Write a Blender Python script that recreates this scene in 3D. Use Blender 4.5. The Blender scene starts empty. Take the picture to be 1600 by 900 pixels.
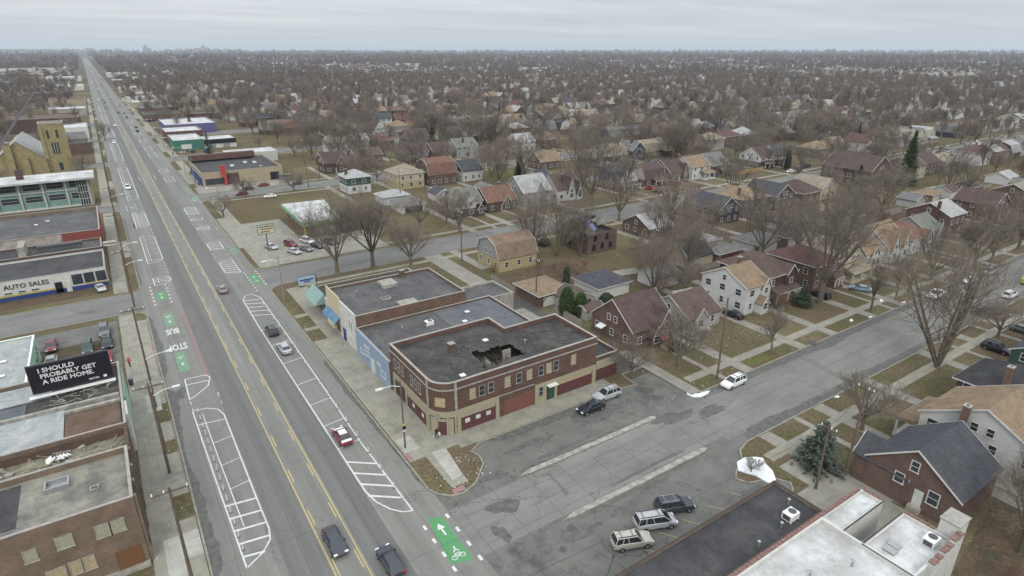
import bpy, math, random
import numpy as np
R = math.radians
sc = bpy.context.scene
COL = sc.collection
H = 52.0
F = 949.0; PITCH = math.atan(373/949.); YAW = math.atan(675/1019.7)

# ------------------------------------------------------------------ basics
def lin(c):
    c = c/255.
    return c/12.92 if c <= .04045 else ((c+.055)/1.055)**2.4
def rgb(r, g, b): return (lin(r), lin(g), lin(b), 1)

def tag(o, label=None, cat=None, group=None, kind=None):
    if label: o['label'] = label
    if cat: o['category'] = cat
    if group: o['group'] = group
    if kind: o['kind'] = kind
    return o

def root(name, label, cat, loc=(0, 0, 0), rz=0, group=None, kind=None, scale=1):
    o = bpy.data.objects.new(name, None); COL.objects.link(o)
    o.location = loc; o.rotation_euler = (0, 0, rz); o.empty_display_size = .5
    if scale != 1: o.scale = (scale, scale, scale)
    return tag(o, label, cat, group, kind)

class MB:
    """collects faces, builds ONE mesh object"""
    def __init__(s): s.v = []; s.f = []; s.m = []
    def poly(s, pts, m=0):
        n = len(s.v); s.v += [tuple(p) for p in pts]; s.f.append(tuple(range(n, n+len(pts)))); s.m.append(m)
    def box(s, x0, x1, y0, y1, z0, z1, m=0, mt=None):
        n = len(s.v)
        s.v += [(x0,y0,z0),(x1,y0,z0),(x1,y1,z0),(x0,y1,z0),(x0,y0,z1),(x1,y0,z1),(x1,y1,z1),(x0,y1,z1)]
        s.f += [(n,n+3,n+2,n+1),(n+4,n+5,n+6,n+7),(n,n+1,n+5,n+4),(n+1,n+2,n+6,n+5),(n+2,n+3,n+7,n+6),(n+3,n,n+4,n+7)]
        s.m += [m, m if mt is None else mt, m, m, m, m]
    def obox(s, c, d, L, W, z0, z1, m=0):
        """box centred at c, along unit dir d (2D)"""
        dx, dy = d; px, py = -dy, dx; n = len(s.v)
        q = [(c[0]+a*dx*L/2+b*px*W/2, c[1]+a*dy*L/2+b*py*W/2) for a, b in ((-1,-1),(1,-1),(1,1),(-1,1))]
        s.v += [(x,y,z0) for x,y in q]+[(x,y,z1) for x,y in q]
        s.f += [(n,n+3,n+2,n+1),(n+4,n+5,n+6,n+7),(n,n+1,n+5,n+4),(n+1,n+2,n+6,n+5),(n+2,n+3,n+7,n+6),(n+3,n,n+4,n+7)]
        s.m += [m]*6
    def ext(s, pts, z0, z1, m=0, mt=None, bottom=True):
        """2D polygon (CCW) extruded up"""
        n = len(s.v); k = len(pts)
        s.v += [(x,y,z0) for x,y in pts]+[(x,y,z1) for x,y in pts]
        for i in range(k):
            j = (i+1) % k; s.f.append((n+i, n+j, n+k+j, n+k+i)); s.m.append(m)
        s.f.append(tuple(n+k+i for i in range(k))); s.m.append(m if mt is None else mt)
        if bottom: s.f.append(tuple(n+k-1-i for i in range(k))); s.m.append(m)
    def prism(s, prof, ax, a0, a1, m=0):
        """profile [(t,z)] polygon extruded along axis ax from a0 to a1"""
        n = len(s.v); k = len(prof)
        P = (lambda a,t,z: (a,t,z)) if ax == 'x' else (lambda a,t,z: (t,a,z))
        s.v += [P(a0,t,z) for t,z in prof]+[P(a1,t,z) for t,z in prof]
        for i in range(k):
            j = (i+1) % k; s.f.append((n+i,n+j,n+k+j,n+k+i)); s.m.append(m)
        s.f.append(tuple(n+k-1-i for i in range(k))); s.m.append(m)
        s.f.append(tuple(n+k+i for i in range(k))); s.m.append(m)
    def tube(s, pts, rad, n=6, m=0, cap=True):
        pts = [np.array(p, float) for p in pts]; k = len(pts); rings = []
        for i, p in enumerate(pts):
            d = (pts[min(i+1,k-1)]-pts[max(i-1,0)]); d /= (np.linalg.norm(d)+1e-9)
            u = np.cross(d, (0,0,1) if abs(d[2]) < .9 else (1,0,0)); u /= np.linalg.norm(u); w = np.cross(d, u)
            r = rad[i] if hasattr(rad, '__len__') else rad
            b = len(s.v); rings.append(b)
            for j in range(n):
                a = 2*math.pi*j/n; q = p+r*(math.cos(a)*u+math.sin(a)*w); s.v.append((q[0],q[1],q[2]))
        for i in range(k-1):
            for j in range(n):
                jj = (j+1) % n; s.f.append((rings[i]+j, rings[i]+jj, rings[i+1]+jj, rings[i+1]+j)); s.m.append(m)
        if cap and n > 3:
            s.f.append(tuple(rings[0]+j for j in range(n))[::-1]); s.f.append(tuple(rings[-1]+j for j in range(n))); s.m += [m, m]
    def cyl(s, x, y, z0, z1, r0, r1=None, n=12, m=0):
        s.tube([(x,y,z0),(x,y,z1)], [r0, r0 if r1 is None else r1], n, m)
    def lathe(s, x, y, prof, n=10, m=0):
        s.tube([(x,y,z) for r,z in prof], [r for r,z in prof], n, m)
    def ring(s, x0, x1, y0, y1, z0, z1, t, m=0):
        s.box(x0,x1,y0,y0+t,z0,z1,m); s.box(x0,x1,y1-t,y1,z0,z1,m)
        s.box(x0,x0+t,y0+t,y1-t,z0,z1,m); s.box(x1-t,x1,y0+t,y1-t,z0,z1,m)
    def mesh(s, name, off=(0,0,0), nm=1, smooth=False):
        me = bpy.data.meshes.new(name)
        v = np.array(s.v, dtype=float).reshape(-1,3)-np.array(off)
        me.from_pydata(v.tolist(), [], s.f)
        if s.m and (max(s.m) > 0): me.polygons.foreach_set('material_index', s.m)
        if smooth: me.polygons.foreach_set('use_smooth', [True]*len(s.f))
        me.update()
        return me
    def build(s, name, mats, parent=None, world=True, smooth=False, label=None, cat=None, group=None, kind=None):
        """parent given: world coordinates are turned into the parent's local ones"""
        off = tuple(parent.location) if (parent is not None and world) else (0,0,0)
        me = s.mesh(name, off, smooth=smooth)
        return place(name, me, mats, parent, label=label, cat=cat, group=group, kind=kind)

def place(name, me, mats, parent=None, loc=(0,0,0), rz=0, label=None, cat=None, group=None, kind=None):
    if not isinstance(mats, (list, tuple)): mats = [mats]
    while len(me.materials) < len(mats): me.materials.append(mats[len(me.materials)])
    o = bpy.data.objects.new(name, me); COL.objects.link(o)
    for i, mt in enumerate(mats):
        if me.materials[i] != mt:
            o.material_slots[i].link = 'OBJECT'; o.material_slots[i].material = mt
    o.parent = parent; o.location = loc; o.rotation_euler = (0, 0, rz)
    return tag(o, label, cat, group, kind)

# ------------------------------------------------------------------ materials
class NT:
    def __init__(s, name, rough=.8, spec=.3):
        s.mat = bpy.data.materials.new(name); s.mat.use_nodes = True; s.t = s.mat.node_tree; s.n = s.t.nodes; s.l = s.t.links
        s.b = s.n['Principled BSDF']; s.b.inputs['Roughness'].default_value = rough
        s.b.inputs['Specular IOR Level'].default_value = spec
        s.tc = s.n.new('ShaderNodeTexCoord')
    def vec(s, scale=(1,1,1), rot=(0,0,0), src='Object'):
        mp = s.n.new('ShaderNodeMapping'); mp.inputs['Scale'].default_value = scale; mp.inputs['Rotation'].default_value = rot
        s.l.new(s.tc.outputs[src], mp.inputs[0]); return mp.outputs[0]
    def noise(s, scale, detail=4, rough=.55, v=None):
        k = s.n.new('ShaderNodeTexNoise'); k.inputs['Scale'].default_value = scale; k.inputs['Detail'].default_value = detail
        k.inputs['Roughness'].default_value = rough
        s.l.new(v if v is not None else s.tc.outputs['Object'], k.inputs['Vector']); return k.outputs[0]
    def vor(s, scale, feature='DISTANCE_TO_EDGE', v=None):
        k = s.n.new('ShaderNodeTexVoronoi'); k.feature = feature; k.inputs['Scale'].default_value = scale
        s.l.new(v if v is not None else s.tc.outputs['Object'], k.inputs['Vector']); return k.outputs['Distance']
    def ramp(s, src, a, b, c0=(0,0,0,1), c1=(1,1,1,1)):
        k = s.n.new('ShaderNodeValToRGB'); e = k.color_ramp.elements
        e[0].position = a; e[1].position = b; e[0].color = c0; e[1].color = c1
        s.l.new(src, k.inputs[0]); return k.outputs[0]
    def mix(s, fac, a, b, mode='MIX'):
        k = s.n.new('ShaderNodeMix'); k.data_type = 'RGBA'; k.blend_type = mode
        for i, x in ((0, fac), (6, a), (7, b)):
            if hasattr(x, 'links') or isinstance(x, bpy.types.NodeSocket): s.l.new(x, k.inputs[i])
            else: k.inputs[i].default_value = x
        return k.outputs[2]
    def math(s, op, a, b=0.):
        k = s.n.new('ShaderNodeMath'); k.operation = op
        for i, x in ((0, a), (1, b)):
            if isinstance(x, bpy.types.NodeSocket): s.l.new(x, k.inputs[i])
            else: k.inputs[i].default_value = x
        return k.outputs[0]
    def rnd(s, lo, hi):
        oi = s.n.new('ShaderNodeObjectInfo'); k = s.n.new('ShaderNodeMapRange')
        k.inputs[3].default_value = lo; k.inputs[4].default_value = hi; s.l.new(oi.outputs['Random'], k.inputs[0]); return k.outputs[0]
    def bump(s, src, dist=.02, strength=.6):
        k = s.n.new('ShaderNodeBump'); k.inputs['Distance'].default_value = dist; k.inputs['Strength'].default_value = strength
        s.l.new(src, k.inputs['Height']); s.l.new(k.outputs[0], s.b.inputs['Normal'])
    def col(s, c):
        if isinstance(c, bpy.types.NodeSocket): s.l.new(c, s.b.inputs['Base Color'])
        else: s.b.inputs['Base Color'].default_value = c
        return s.mat

def sc3(c, k): return (min(1,c[0]*k), min(1,c[1]*k), min(1,c[2]*k), 1)
def tone(c, k=.9, sat=.8):
    g = .35*c[0]+.5*c[1]+.15*c[2]; return tuple(k*(g+(v-g)*sat) for v in c[:3])+(1,)
def plain(name, c, rough=.7, spec=.3, var=.15, scale=3, metal=0):
    t = NT(name, rough, spec); t.b.inputs['Metallic'].default_value = metal
    n = t.noise(scale, 5); return t.col(t.mix(t.ramp(n, .3, .7), sc3(c, 1-var), sc3(c, 1+var)))
def brick(name, c, c2=None, mortar=None):
    t = NT(name, .9, .15)
    c2 = c2 or sc3(c, .68); mortar = mortar or sc3((.3,.28,.25,1), .7)
    # brick courses on whatever way the wall faces: x+y along the wall, z up
    sx = t.n.new('ShaderNodeSeparateXYZ'); t.l.new(t.tc.outputs['Object'], sx.inputs[0])
    cb = t.n.new('ShaderNodeCombineXYZ'); t.l.new(t.math('ADD', sx.outputs[0], sx.outputs[1]), cb.inputs[0]); t.l.new(sx.outputs[2], cb.inputs[1])
    b = t.n.new('ShaderNodeTexBrick'); b.inputs['Scale'].default_value = 1; b.inputs['Brick Width'].default_value = .23
    b.inputs['Row Height'].default_value = .085; b.inputs['Mortar Size'].default_value = .007
    b.inputs['Color1'].default_value = c; b.inputs['Color2'].default_value = c2; b.inputs['Mortar'].default_value = mortar
    t.l.new(cb.outputs[0], b.inputs['Vector'])
    n = t.ramp(t.noise(.5, 6, .65), .3, .75, (.66,.66,.66,1), (1.12,1.08,1.05,1))
    return t.col(t.mix(1., b.outputs['Color'], n, 'MULTIPLY'))
def siding(name, c):
    t = NT(name, .55, .3)
    w = t.n.new('ShaderNodeTexWave'); w.wave_type = 'BANDS'; w.bands_direction = 'Z'; w.wave_profile = 'SAW'; w.inputs['Scale'].default_value = 1.6
    t.l.new(t.tc.outputs['Object'], w.inputs['Vector'])
    a = t.ramp(w.outputs['Fac'], 0, .25, (.72,.72,.72,1), (1,1,1,1))
    n = t.ramp(t.noise(.9, 5, .7), .3, .7, (.82,.81,.78,1), (1,1,1,1))
    t.bump(w.outputs['Fac'], .02, .4)
    return t.col(t.mix(1., t.mix(1., c, a, 'MULTIPLY'), n, 'MULTIPLY'))
def shingle(name, c):
    t = NT(name, .9, .2)
    n1 = t.ramp(t.noise(.6, 6, .7), .3, .72, (.7,.7,.7,1), (1.2,1.18,1.15,1))
    v = t.vor(3.2, 'F1', t.vec((1,1,2.4))); n2 = t.ramp(v, 0, .8, (.75,.75,.75,1), (1.15,1.15,1.15,1))
    n3 = t.ramp(t.noise(9, 2), .35, .65, (.8,.8,.8,1), (1.12,1.12,1.12,1))
    m = t.mix(1., t.mix(1., t.mix(1., c, n1, 'MULTIPLY'), n2, 'MULTIPLY'), n3, 'MULTIPLY')
    return t.col(m)
def flatroof(name, c, c2, seam=True):
    t = NT(name, .8, .25)
    big = t.ramp(t.noise(.22, 7, .68), .38, .62)
    m = t.mix(big, c, c2)
    st = t.ramp(t.noise(1.1, 8, .75), .55, .72)
    m = t.mix(t.math('MULTIPLY', st, .85), m, sc3(c, .38))
    s3 = t.ramp(t.noise(.33, 8, .8, t.vec((1,1,1),(0,0,1.3))), .5, .6); m = t.mix(t.math('MULTIPLY', s3, .5), m, sc3(c, .6))
    s2 = t.ramp(t.noise(.7, 7, .7, t.vec((1,.35,1),(0,0,.5))), .57, .66); m = t.mix(t.math('MULTIPLY', s2, .55), m, sc3(c2, 1.25))
    sp = t.ramp(t.noise(7, 4, .75), .62, .72); m = t.mix(t.math('MULTIPLY', sp, .45), m, sc3(c2, 1.6))
    if seam:
        sx = t.n.new('ShaderNodeSeparateXYZ'); t.l.new(t.tc.outputs['Object'], sx.inputs[0])
        f = t.math('FRACT', t.math('MULTIPLY', sx.outputs[1], .95))
        m = t.mix(t.ramp(f, .0, .06, (.55,.55,.55,1), (0,0,0,1)), m, sc3(c, .5))
    return t.col(m)

M = {}
def asphalt(name, base, dark, crack_scale, crack_amt, streak):
    t = NT(name, .85, .25)
    v = t.vec(streak)
    a = t.ramp(t.noise(.35, 8, .62, v), .35, .68)
    m = t.mix(a, sc3(base, .82), sc3(base, 1.12))
    oil = t.ramp(t.noise(.9, 6, .7, t.vec((streak[0]*1.5,streak[1]*1.5,1))), .56, .7); m = t.mix(t.math('MULTIPLY', oil, .3), m, sc3(base, .55))
    fine = t.ramp(t.noise(6, 3, .7), .35, .65, (.9,.9,.9,1), (1.08,1.08,1.08,1))
    m = t.mix(1., m, fine, 'MULTIPLY')
    st = t.ramp(t.noise(.11, 8, .7), .56, .66)
    m = t.mix(t.math('MULTIPLY', st, dark), m, sc3(base, .5))
    if crack_amt > 0:
        dn = t.n.new('ShaderNodeMix'); dn.data_type = 'VECTOR'; dn.inputs[0].default_value = .35
        nz = t.n.new('ShaderNodeTexNoise'); nz.inputs['Scale'].default_value = .8; nz.inputs['Detail'].default_value = 4
        t.l.new(t.tc.outputs['Object'], nz.inputs['Vector'])
        ad = t.n.new('ShaderNodeVectorMath'); ad.operation = 'MULTIPLY_ADD'; ad.inputs[1].default_value = (2.4,2.4,0)
        t.l.new(nz.outputs['Color'], ad.inputs[0]); t.l.new(t.tc.outputs['Object'], ad.inputs[2])
        e = t.vor(crack_scale, 'DISTANCE_TO_EDGE', ad.outputs[0])
        c = t.ramp(e, .003, .011, (1,1,1,1), (0,0,0,1))
        msk = t.ramp(t.noise(.09, 3), .42, .56)
        m = t.mix(t.math('MULTIPLY', t.math('MULTIPLY', c, msk), crack_amt), m, sc3(base, .3))
        e2 = t.vor(crack_scale*3.1, 'DISTANCE_TO_EDGE', ad.outputs[0]); c2 = t.ramp(e2, .004, .02, (1,1,1,1), (0,0,0,1))
        m2 = t.ramp(t.noise(.13, 5, .6, t.vec((1,1,1),(0,0,2.))), .54, .62)
        m = t.mix(t.math('MULTIPLY', t.math('MULTIPLY', c2, m2), crack_amt*.8), m, sc3(base, .38))
    t.n.remove(t.n['Principled BSDF']) if False else None
    return t.col(m)
M['avenue'] = asphalt('avenue_asphalt', (.19,.188,.172,1), .3, .12, .3, (1.6,.06,1))
M['lane'] = asphalt('lane_asphalt', (.145,.144,.136,1), .3, .1, .2, (2.2,.03,1))
M['street'] = asphalt('street_concrete', (.14,.14,.127,1), 1., .26, .9, (1,1,1))
M['midroad'] = asphalt('mid_road_asphalt', (.185,.185,.17,1), .25, .13, .45, (.3,1,1))
M['sidestreet'] = asphalt('side_street_asphalt', (.17,.17,.16,1), .6, .15, .5, (.25,1,1))
M['lot'] = asphalt('lot_asphalt', (.085,.085,.08,1), .8, .3, .8, (1,1,1))

def concrete(name, c, gx=.66, gy=.66):
    t = NT(name, .85, .2)
    m = t.mix(t.ramp(t.noise(.45, 7, .65), .35, .65), sc3(c, .8), sc3(c, 1.1))
    m = t.mix(t.math('MULTIPLY', t.ramp(t.noise(.2, 8, .75), .54, .68), .6), m, sc3(c, .55))
    sx = t.n.new('ShaderNodeSeparateXYZ'); t.l.new(t.tc.outputs['Object'], sx.inputs[0])
    for o_, g in ((0, gx), (1, gy)):
        f = t.math('FRACT', t.math('MULTIPLY', sx.outputs[o_], g))
        m = t.mix(t.ramp(f, .0, .035, (.6,.6,.6,1), (0,0,0,1)), m, sc3(c, .35))
    return t.col(m)
M['walk'] = concrete('sidewalk_concrete', (.26,.25,.205,1))
M['walk2'] = concrete('new_concrete', (.36,.352,.315,1))
M['drive'] = concrete('driveway_concrete', (.25,.24,.205,1), .3, .3)
M['kerb'] = plain('kerb_concrete', (.25,.24,.2,1), .85, .2, .25, 1.5)

t = NT('lawn_ground', 1., .05)
g1 = (.102,.094,.05,1); g2 = (.138,.122,.072,1); br = (.125,.095,.065,1); gr = (.075,.098,.035,1)
m = t.mix(t.ramp(t.noise(.12, 6, .6), .42, .58), g1, br)
m = t.mix(t.ramp(t.noise(.045, 5, .6), .5, .62), m, g2)
m = t.mix(t.math('MULTIPLY', t.ramp(t.noise(.07, 5, .6, t.vec((1,1,1),(0,0,1.)))
      , .58, .68), .6), m, gr)
m = t.mix(1., m, t.ramp(t.noise(2.2, 6, .75), .3, .7, (.5,.5,.5,1), (1.45,1.42,1.38,1)), 'MULTIPLY')
m = t.mix(t.math('MULTIPLY', t.ramp(t.noise(.8, 6, .8), .55, .63), .55), m, (.085,.07,.055,1))
M['lawn'] = t.col(m)
t = NT('green_lawn', 1., .05)
m = t.mix(t.ramp(t.noise(.5, 6, .65), .38, .62), (.09,.105,.035,1), (.14,.115,.06,1))
M['green'] = t.col(t.mix(1., m, t.ramp(t.noise(4, 5, .75), .3, .7, (.65,.65,.65,1), (1.3,1.3,1.3,1)), 'MULTIPLY'))
t = NT('leaf_litter', 1., .05)
m = t.mix(t.ramp(t.noise(.35, 8, .75), .42, .58), (.112,.08,.058,1), (.07,.068,.046,1))
m = t.mix(t.ramp(t.noise(.9, 6, .8), .58, .66), m, (.17,.15,.11,1))
M['litter'] = t.col(t.mix(1., m, t.ramp(t.noise(5, 5, .8), .3, .7, (.5,.5,.5,1), (1.5,1.4,1.35,1)), 'MULTIPLY'))
t = NT('far_ground', 1., .05)
m = t.mix(t.ramp(t.noise(.004, 6, .65), .4, .6), (.095,.08,.06,1), (.12,.105,.08,1))
M['ground'] = t.col(m)

def paint(name, c, wear=.5):
    t = NT(name, .7, .3)
    w = t.math('MAXIMUM', t.ramp(t.noise(2.6, 8, .85), .46, .62), t.math('MULTIPLY', t.ramp(t.noise(.25, 5, .7, t.vec((2,.2,1))), .45, .7), .75))
    return t.col(t.mix(t.math('MULTIPLY', w, wear), c, (.2,.2,.19,1)))
M['white'] = paint('road_paint_white', (.62,.62,.6,1), .6)
M['yellow'] = paint('road_paint_yellow', (.46,.36,.14,1), .5)
M['fadedyellow'] = paint('faded_yellow_paint', (.34,.29,.12,1), .9)
M['bikegreen'] = paint('bike_lane_green', (.075,.25,.10,1), .25)
M['bikepale'] = paint('pale_bike_green', (.13,.26,.15,1), .7)
M['redpaint'] = paint('bus_stop_red', (.3,.13,.13,1), .75)
M['snow'] = plain('snow', (.68,.7,.72,1), .6, .3, .08, 3)

M['trim'] = plain('white_trim', (.5,.5,.48,1), .6, .3, .15)
M['tantrim'] = plain('cream_trim', (.5,.44,.3,1), .6, .3, .12)
M['darktrim'] = plain('dark_trim', (.06,.045,.04,1), .6, .3)
M['glass'] = plain('window_glass', (.035,.042,.05,1), .12, .6, .3, .8)
M['board'] = plain('plywood_board', (.36,.3,.19,1), .8, .2, .2)
M['conc'] = plain('weathered_concrete', (.28,.27,.235,1), .85, .2, .35, 1.2)
M['coping'] = plain('stone_coping', (.3,.285,.26,1), .8, .2, .18, 1.5)
M['metal'] = plain('grey_metal', (.35,.36,.36,1), .4, .5, .1, 2, .6)
M['dmetal'] = plain('dark_metal', (.06,.06,.065,1), .45, .5)
M['wmetal'] = plain('white_metal', (.68,.68,.66,1), .4, .4, .08)
M['wood'] = plain('pole_wood', (.13,.105,.08,1), .9, .1, .25, 2)
M['fencewood'] = plain('fence_wood', (.24,.22,.19,1), .9, .1, .25, 2)
M['tanfence'] = plain('tan_fence_wood', (.38,.24,.12,1), .85, .1, .2, 2)
M['rubber'] = plain('tyre_rubber', (.02,.02,.02,1), .8, .2)
M['rim'] = plain('wheel_rim', (.4,.4,.41,1), .3, .5, .05, 3, .7)
M['lamp'] = plain('headlight_glass', (.75,.76,.78,1), .15, .6, .03)
M['taillamp'] = plain('taillight_red', (.35,.02,.02,1), .25, .5, .05)
M['carglass'] = plain('car_glass', (.02,.026,.032,1), .06, .7, .1)

t = NT('bark', .95, .1)
m = t.mix(t.ramp(t.noise(2, 6, .7), .3, .7), (.105,.088,.07,1), (.18,.155,.125,1))
M['bark'] = t.col(t.mix(1., m, t.mix(t.rnd(0,1), (.8,.8,.78,1), (1.15,1.1,1.02,1)), 'MULTIPLY'))
t = NT('twigs', .95, .1)
M['twig'] = t.col(t.mix(t.rnd(0,1), (.15,.128,.108,1), (.205,.172,.14,1)))
t = NT('brown_twigs', .95, .1)
M['twigbrown'] = t.col(t.mix(t.rnd(0,1), (.18,.11,.085,1), (.22,.15,.11,1)))
t = NT('needles', .9, .15)
M['needles'] = t.col(t.mix(t.ramp(t.noise(1.5, 5, .7), .3, .7), (.03,.045,.028,1), (.075,.095,.055,1)))
t = NT('yew_needles', .9, .15)
M['greenneedles'] = t.col(t.mix(t.ramp(t.noise(1.5, 5, .7), .3, .7), (.03,.05,.02,1), (.07,.1,.035,1)))
t = NT('blue_needles', .9, .15)
M['blueneedles'] = t.col(t.mix(t.ramp(t.noise(1.5, 5, .7), .3, .7), (.045,.058,.045,1), (.095,.115,.092,1)))

BR = {k: brick('brick_'+k, tone(c,.74,.74)) for k, c in dict(
    red=(.20,.075,.055,1), dark=(.13,.062,.052,1), brown=(.19,.105,.068,1), orange=(.26,.125,.065,1), maroon=(.12,.05,.045,1), tan=(.33,.24,.15,1), rosy=(.235,.115,.085,1)).items()}
SI = {k: siding('siding_'+k, tone(c,.82,.85)) for k, c in dict(
    white=(.66,.67,.67,1), cream=(.55,.49,.36,1), grey=(.34,.345,.34,1), blue=(.32,.4,.5,1), navy=(.05,.055,.08,1), green=(.045,.11,.09,1), tan=(.4,.34,.25,1), yellow=(.47,.39,.19,1), palegrey=(.46,.46,.44,1)).items()}
RO = {k: shingle('shingle_'+k, tone(c,.78,.8 if k in ('tan','beige') else .66)) for k, c in dict(
    brown=(.15,.095,.078,1), tan=(.3,.21,.125,1), orange=(.27,.17,.105,1), grey=(.2,.2,.195,1), dark=(.06,.062,.07,1), slate=(.085,.09,.11,1), red=(.17,.075,.065,1), rust=(.24,.11,.07,1), green=(.2,.205,.175,1), light=(.42,.43,.43,1), beige=(.33,.28,.2,1), maroon=(.125,.075,.07,1)).items()}
# ------------------------------------------------------------------ camera, sky, sun, air
def ray(px, py):
    u = (px-800)/F; v = (450-py)/F
    f = math.cos(PITCH)+v*math.sin(PITCH); z = -math.sin(PITCH)+v*math.cos(PITCH); s, c = math.sin(YAW), math.cos(YAW)
    return (f*s+u*c, f*c-u*s, z)
def G(px, py, h=0.):
    d = ray(px, py); t = (h-H)/d[2]; return (d[0]*t, d[1]*t)
def seen(x, y, z=5, margin=60):
    s, c = math.sin(YAW), math.cos(YAW)
    fwd = x*s+y*c; r = x*c-y*s; dz = z-H
    f = fwd*math.cos(PITCH)-dz*math.sin(PITCH); up = fwd*math.sin(PITCH)+dz*math.cos(PITCH)
    if f < 5: return False
    px = 800+F*r/f; py = 450-F*up/f
    return -margin < px < 1600+margin and py < 900+margin
cam = bpy.data.cameras.new('camera'); co = bpy.data.objects.new('camera', cam); COL.objects.link(co)
co.location = (0, 0, H); co.rotation_euler = (math.pi/2-PITCH, 0, -YAW)
cam.sensor_width = 36; cam.lens = 36*F/1600; cam.clip_end = 60000; cam.clip_start = .5
sc.camera = co
sc.view_settings.view_transform = 'Standard'; sc.view_settings.look = 'None'; sc.view_settings.gamma = 1
sc.view_settings.exposure = -0.22
sc.cycles.use_denoising = True; sc.cycles.max_bounces = 4; sc.cycles.diffuse_bounces = 2; sc.cycles.glossy_bounces = 2
sc.cycles.transmission_bounces = 2; sc.cycles.volume_bounces = 0; sc.cycles.transparent_max_bounces = 4
sc.cycles.use_adaptive_sampling = True; sc.cycles.adaptive_threshold = .02

W = bpy.data.worlds.new('World'); sc.world = W; W.use_nodes = True
nt = W.node_tree; bg = nt.nodes['Background']; L = nt.links
sky = nt.nodes.new('ShaderNodeTexSky'); sky.sky_type = 'NISHITA'; sky.sun_disc = False
SUN_EL, SUN_AZ = R(38), R(215)
sky.sun_elevation = SUN_EL; sky.sun_rotation = SUN_AZ
tc = nt.nodes.new('ShaderNodeTexCoord')
sx = nt.nodes.new('ShaderNodeSeparateXYZ'); L.new(tc.outputs['Generated'], sx.inputs[0])
def wm(op, a, b=0., c=None):
    k = nt.nodes.new('ShaderNodeMath'); k.operation = op
    for i, x in enumerate((a, b) if c is None else (a, b, c)):
        if isinstance(x, bpy.types.NodeSocket): L.new(x, k.inputs[i])
        else: k.inputs[i].default_value = x
    return k.outputs[0]
zc = wm('ADD', wm('MAXIMUM', sx.outputs[2], 0.), .035)
cb = nt.nodes.new('ShaderNodeCombineXYZ')
L.new(wm('DIVIDE', sx.outputs[0], zc), cb.inputs[0]); L.new(wm('DIVIDE', sx.outputs[1], zc), cb.inputs[1])
mp = nt.nodes.new('ShaderNodeMapping'); mp.inputs['Rotation'].default_value = (0,0,R(28)); mp.inputs['Scale'].default_value = (.12,.3,1)
L.new(cb.outputs[0], mp.inputs[0])
nz = nt.nodes.new('ShaderNodeTexNoise'); nz.inputs['Scale'].default_value = 1.; nz.inputs['Detail'].default_value = 7; nz.inputs['Roughness'].default_value = .52
L.new(mp.outputs[0], nz.inputs['Vector'])
rp = nt.nodes.new('ShaderNodeValToRGB'); e = rp.color_ramp.elements
e[0].position = .34; e[0].color = (.52,.555,.60,1); e[1].position = .64; e[1].color = (.75,.78,.805,1)
L.new(nz.outputs[0], rp.inputs[0])
# horizon: slightly brighter, smooth band of air under the cloud
hz = nt.nodes.new('ShaderNodeMapRange'); hz.inputs[1].default_value = 0; hz.inputs[2].default_value = .05; hz.inputs[3].default_value = .75; hz.inputs[4].default_value = 0
L.new(sx.outputs[2], hz.inputs[0])
mx = nt.nodes.new('ShaderNodeMix'); mx.data_type = 'RGBA'
L.new(hz.outputs[0], mx.inputs[0]); L.new(rp.outputs[0], mx.inputs[6]); mx.inputs[7].default_value = (.70,.76,.785,1)
sks = nt.nodes.new('ShaderNodeMix'); sks.data_type = 'RGBA'; sks.blend_type = 'MIX'; sks.inputs[0].default_value = .9
cl = nt.nodes.new('ShaderNodeMix'); cl.data_type = 'RGBA'; cl.blend_type = 'MULTIPLY'; cl.inputs[0].default_value = 1
L.new(mx.outputs[2], cl.inputs[6])
# an overcast sky is about three times as bright overhead as at the horizon
up = wm('MULTIPLY', wm('ADD', wm('MULTIPLY', wm('MAXIMUM', sx.outputs[2], 0.), 2.3), 1.), 10.3)
cg = nt.nodes.new('ShaderNodeCombineXYZ')
for i_ in range(3): L.new(up, cg.inputs[i_])
L.new(cg.outputs[0], cl.inputs[7])
L.new(sky.outputs[0], sks.inputs[6]); L.new(cl.outputs[2], sks.inputs[7])
L.new(sks.outputs[2], bg.inputs[0]); bg.inputs[1].default_value = .105

sun = bpy.data.lights.new('sun', 'SUN'); so = bpy.data.objects.new('sun', sun); COL.objects.link(so)
sun.energy = 1.5; sun.angle = R(22); sun.color = (1, .94, .85)
so.rotation_euler = (math.pi/2-SUN_EL, 0, math.pi-SUN_AZ); so.location = (0, 0, 90)

hzm = bpy.data.materials.new('haze_air'); hzm.use_nodes = True; hn = hzm.node_tree
hn.nodes.remove(hn.nodes['Principled BSDF']); pv = hn.nodes.new('ShaderNodeVolumePrincipled')
pv.inputs['Color'].default_value = (.78,.87,1,1); pv.inputs['Density'].default_value = .000075; pv.inputs['Anisotropy'].default_value = 0.1
hn.links.new(pv.outputs[0], hn.nodes['Material Output'].inputs['Volume'])
b = MB(); b.box(-13000,13000,-2500,17000,-2,160)
b.build('haze', hzm, label='thin grey winter haze over the whole district', cat='haze', kind='stuff')

# ------------------------------------------------------------------ ground, roads, blocks
def S(mb, name, mats, label=None):
    return mb.build(name, mats, label=label, kind='structure')
b = MB(); b.poly([(-12900,-2400,-.06),(12900,-2400,-.06),(12900,16900,-.06),(-12900,16900,-.06)]); S(b, 'ground', M['ground'], 'flat ground of the city out to the horizon')

YS = [48.2, 149, 252, 354]+[354+102*i for i in range(1, 9)]      # centre lines of the side streets
HW = 6.5
XE = 1150
def arc(cx, cy, r, a0, a1, n=6):
    return [(cx+r*math.cos(R(a0+(a1-a0)*i/n)), cy+r*math.sin(R(a0+(a1-a0)*i/n))) for i in range(n+1)]
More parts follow.
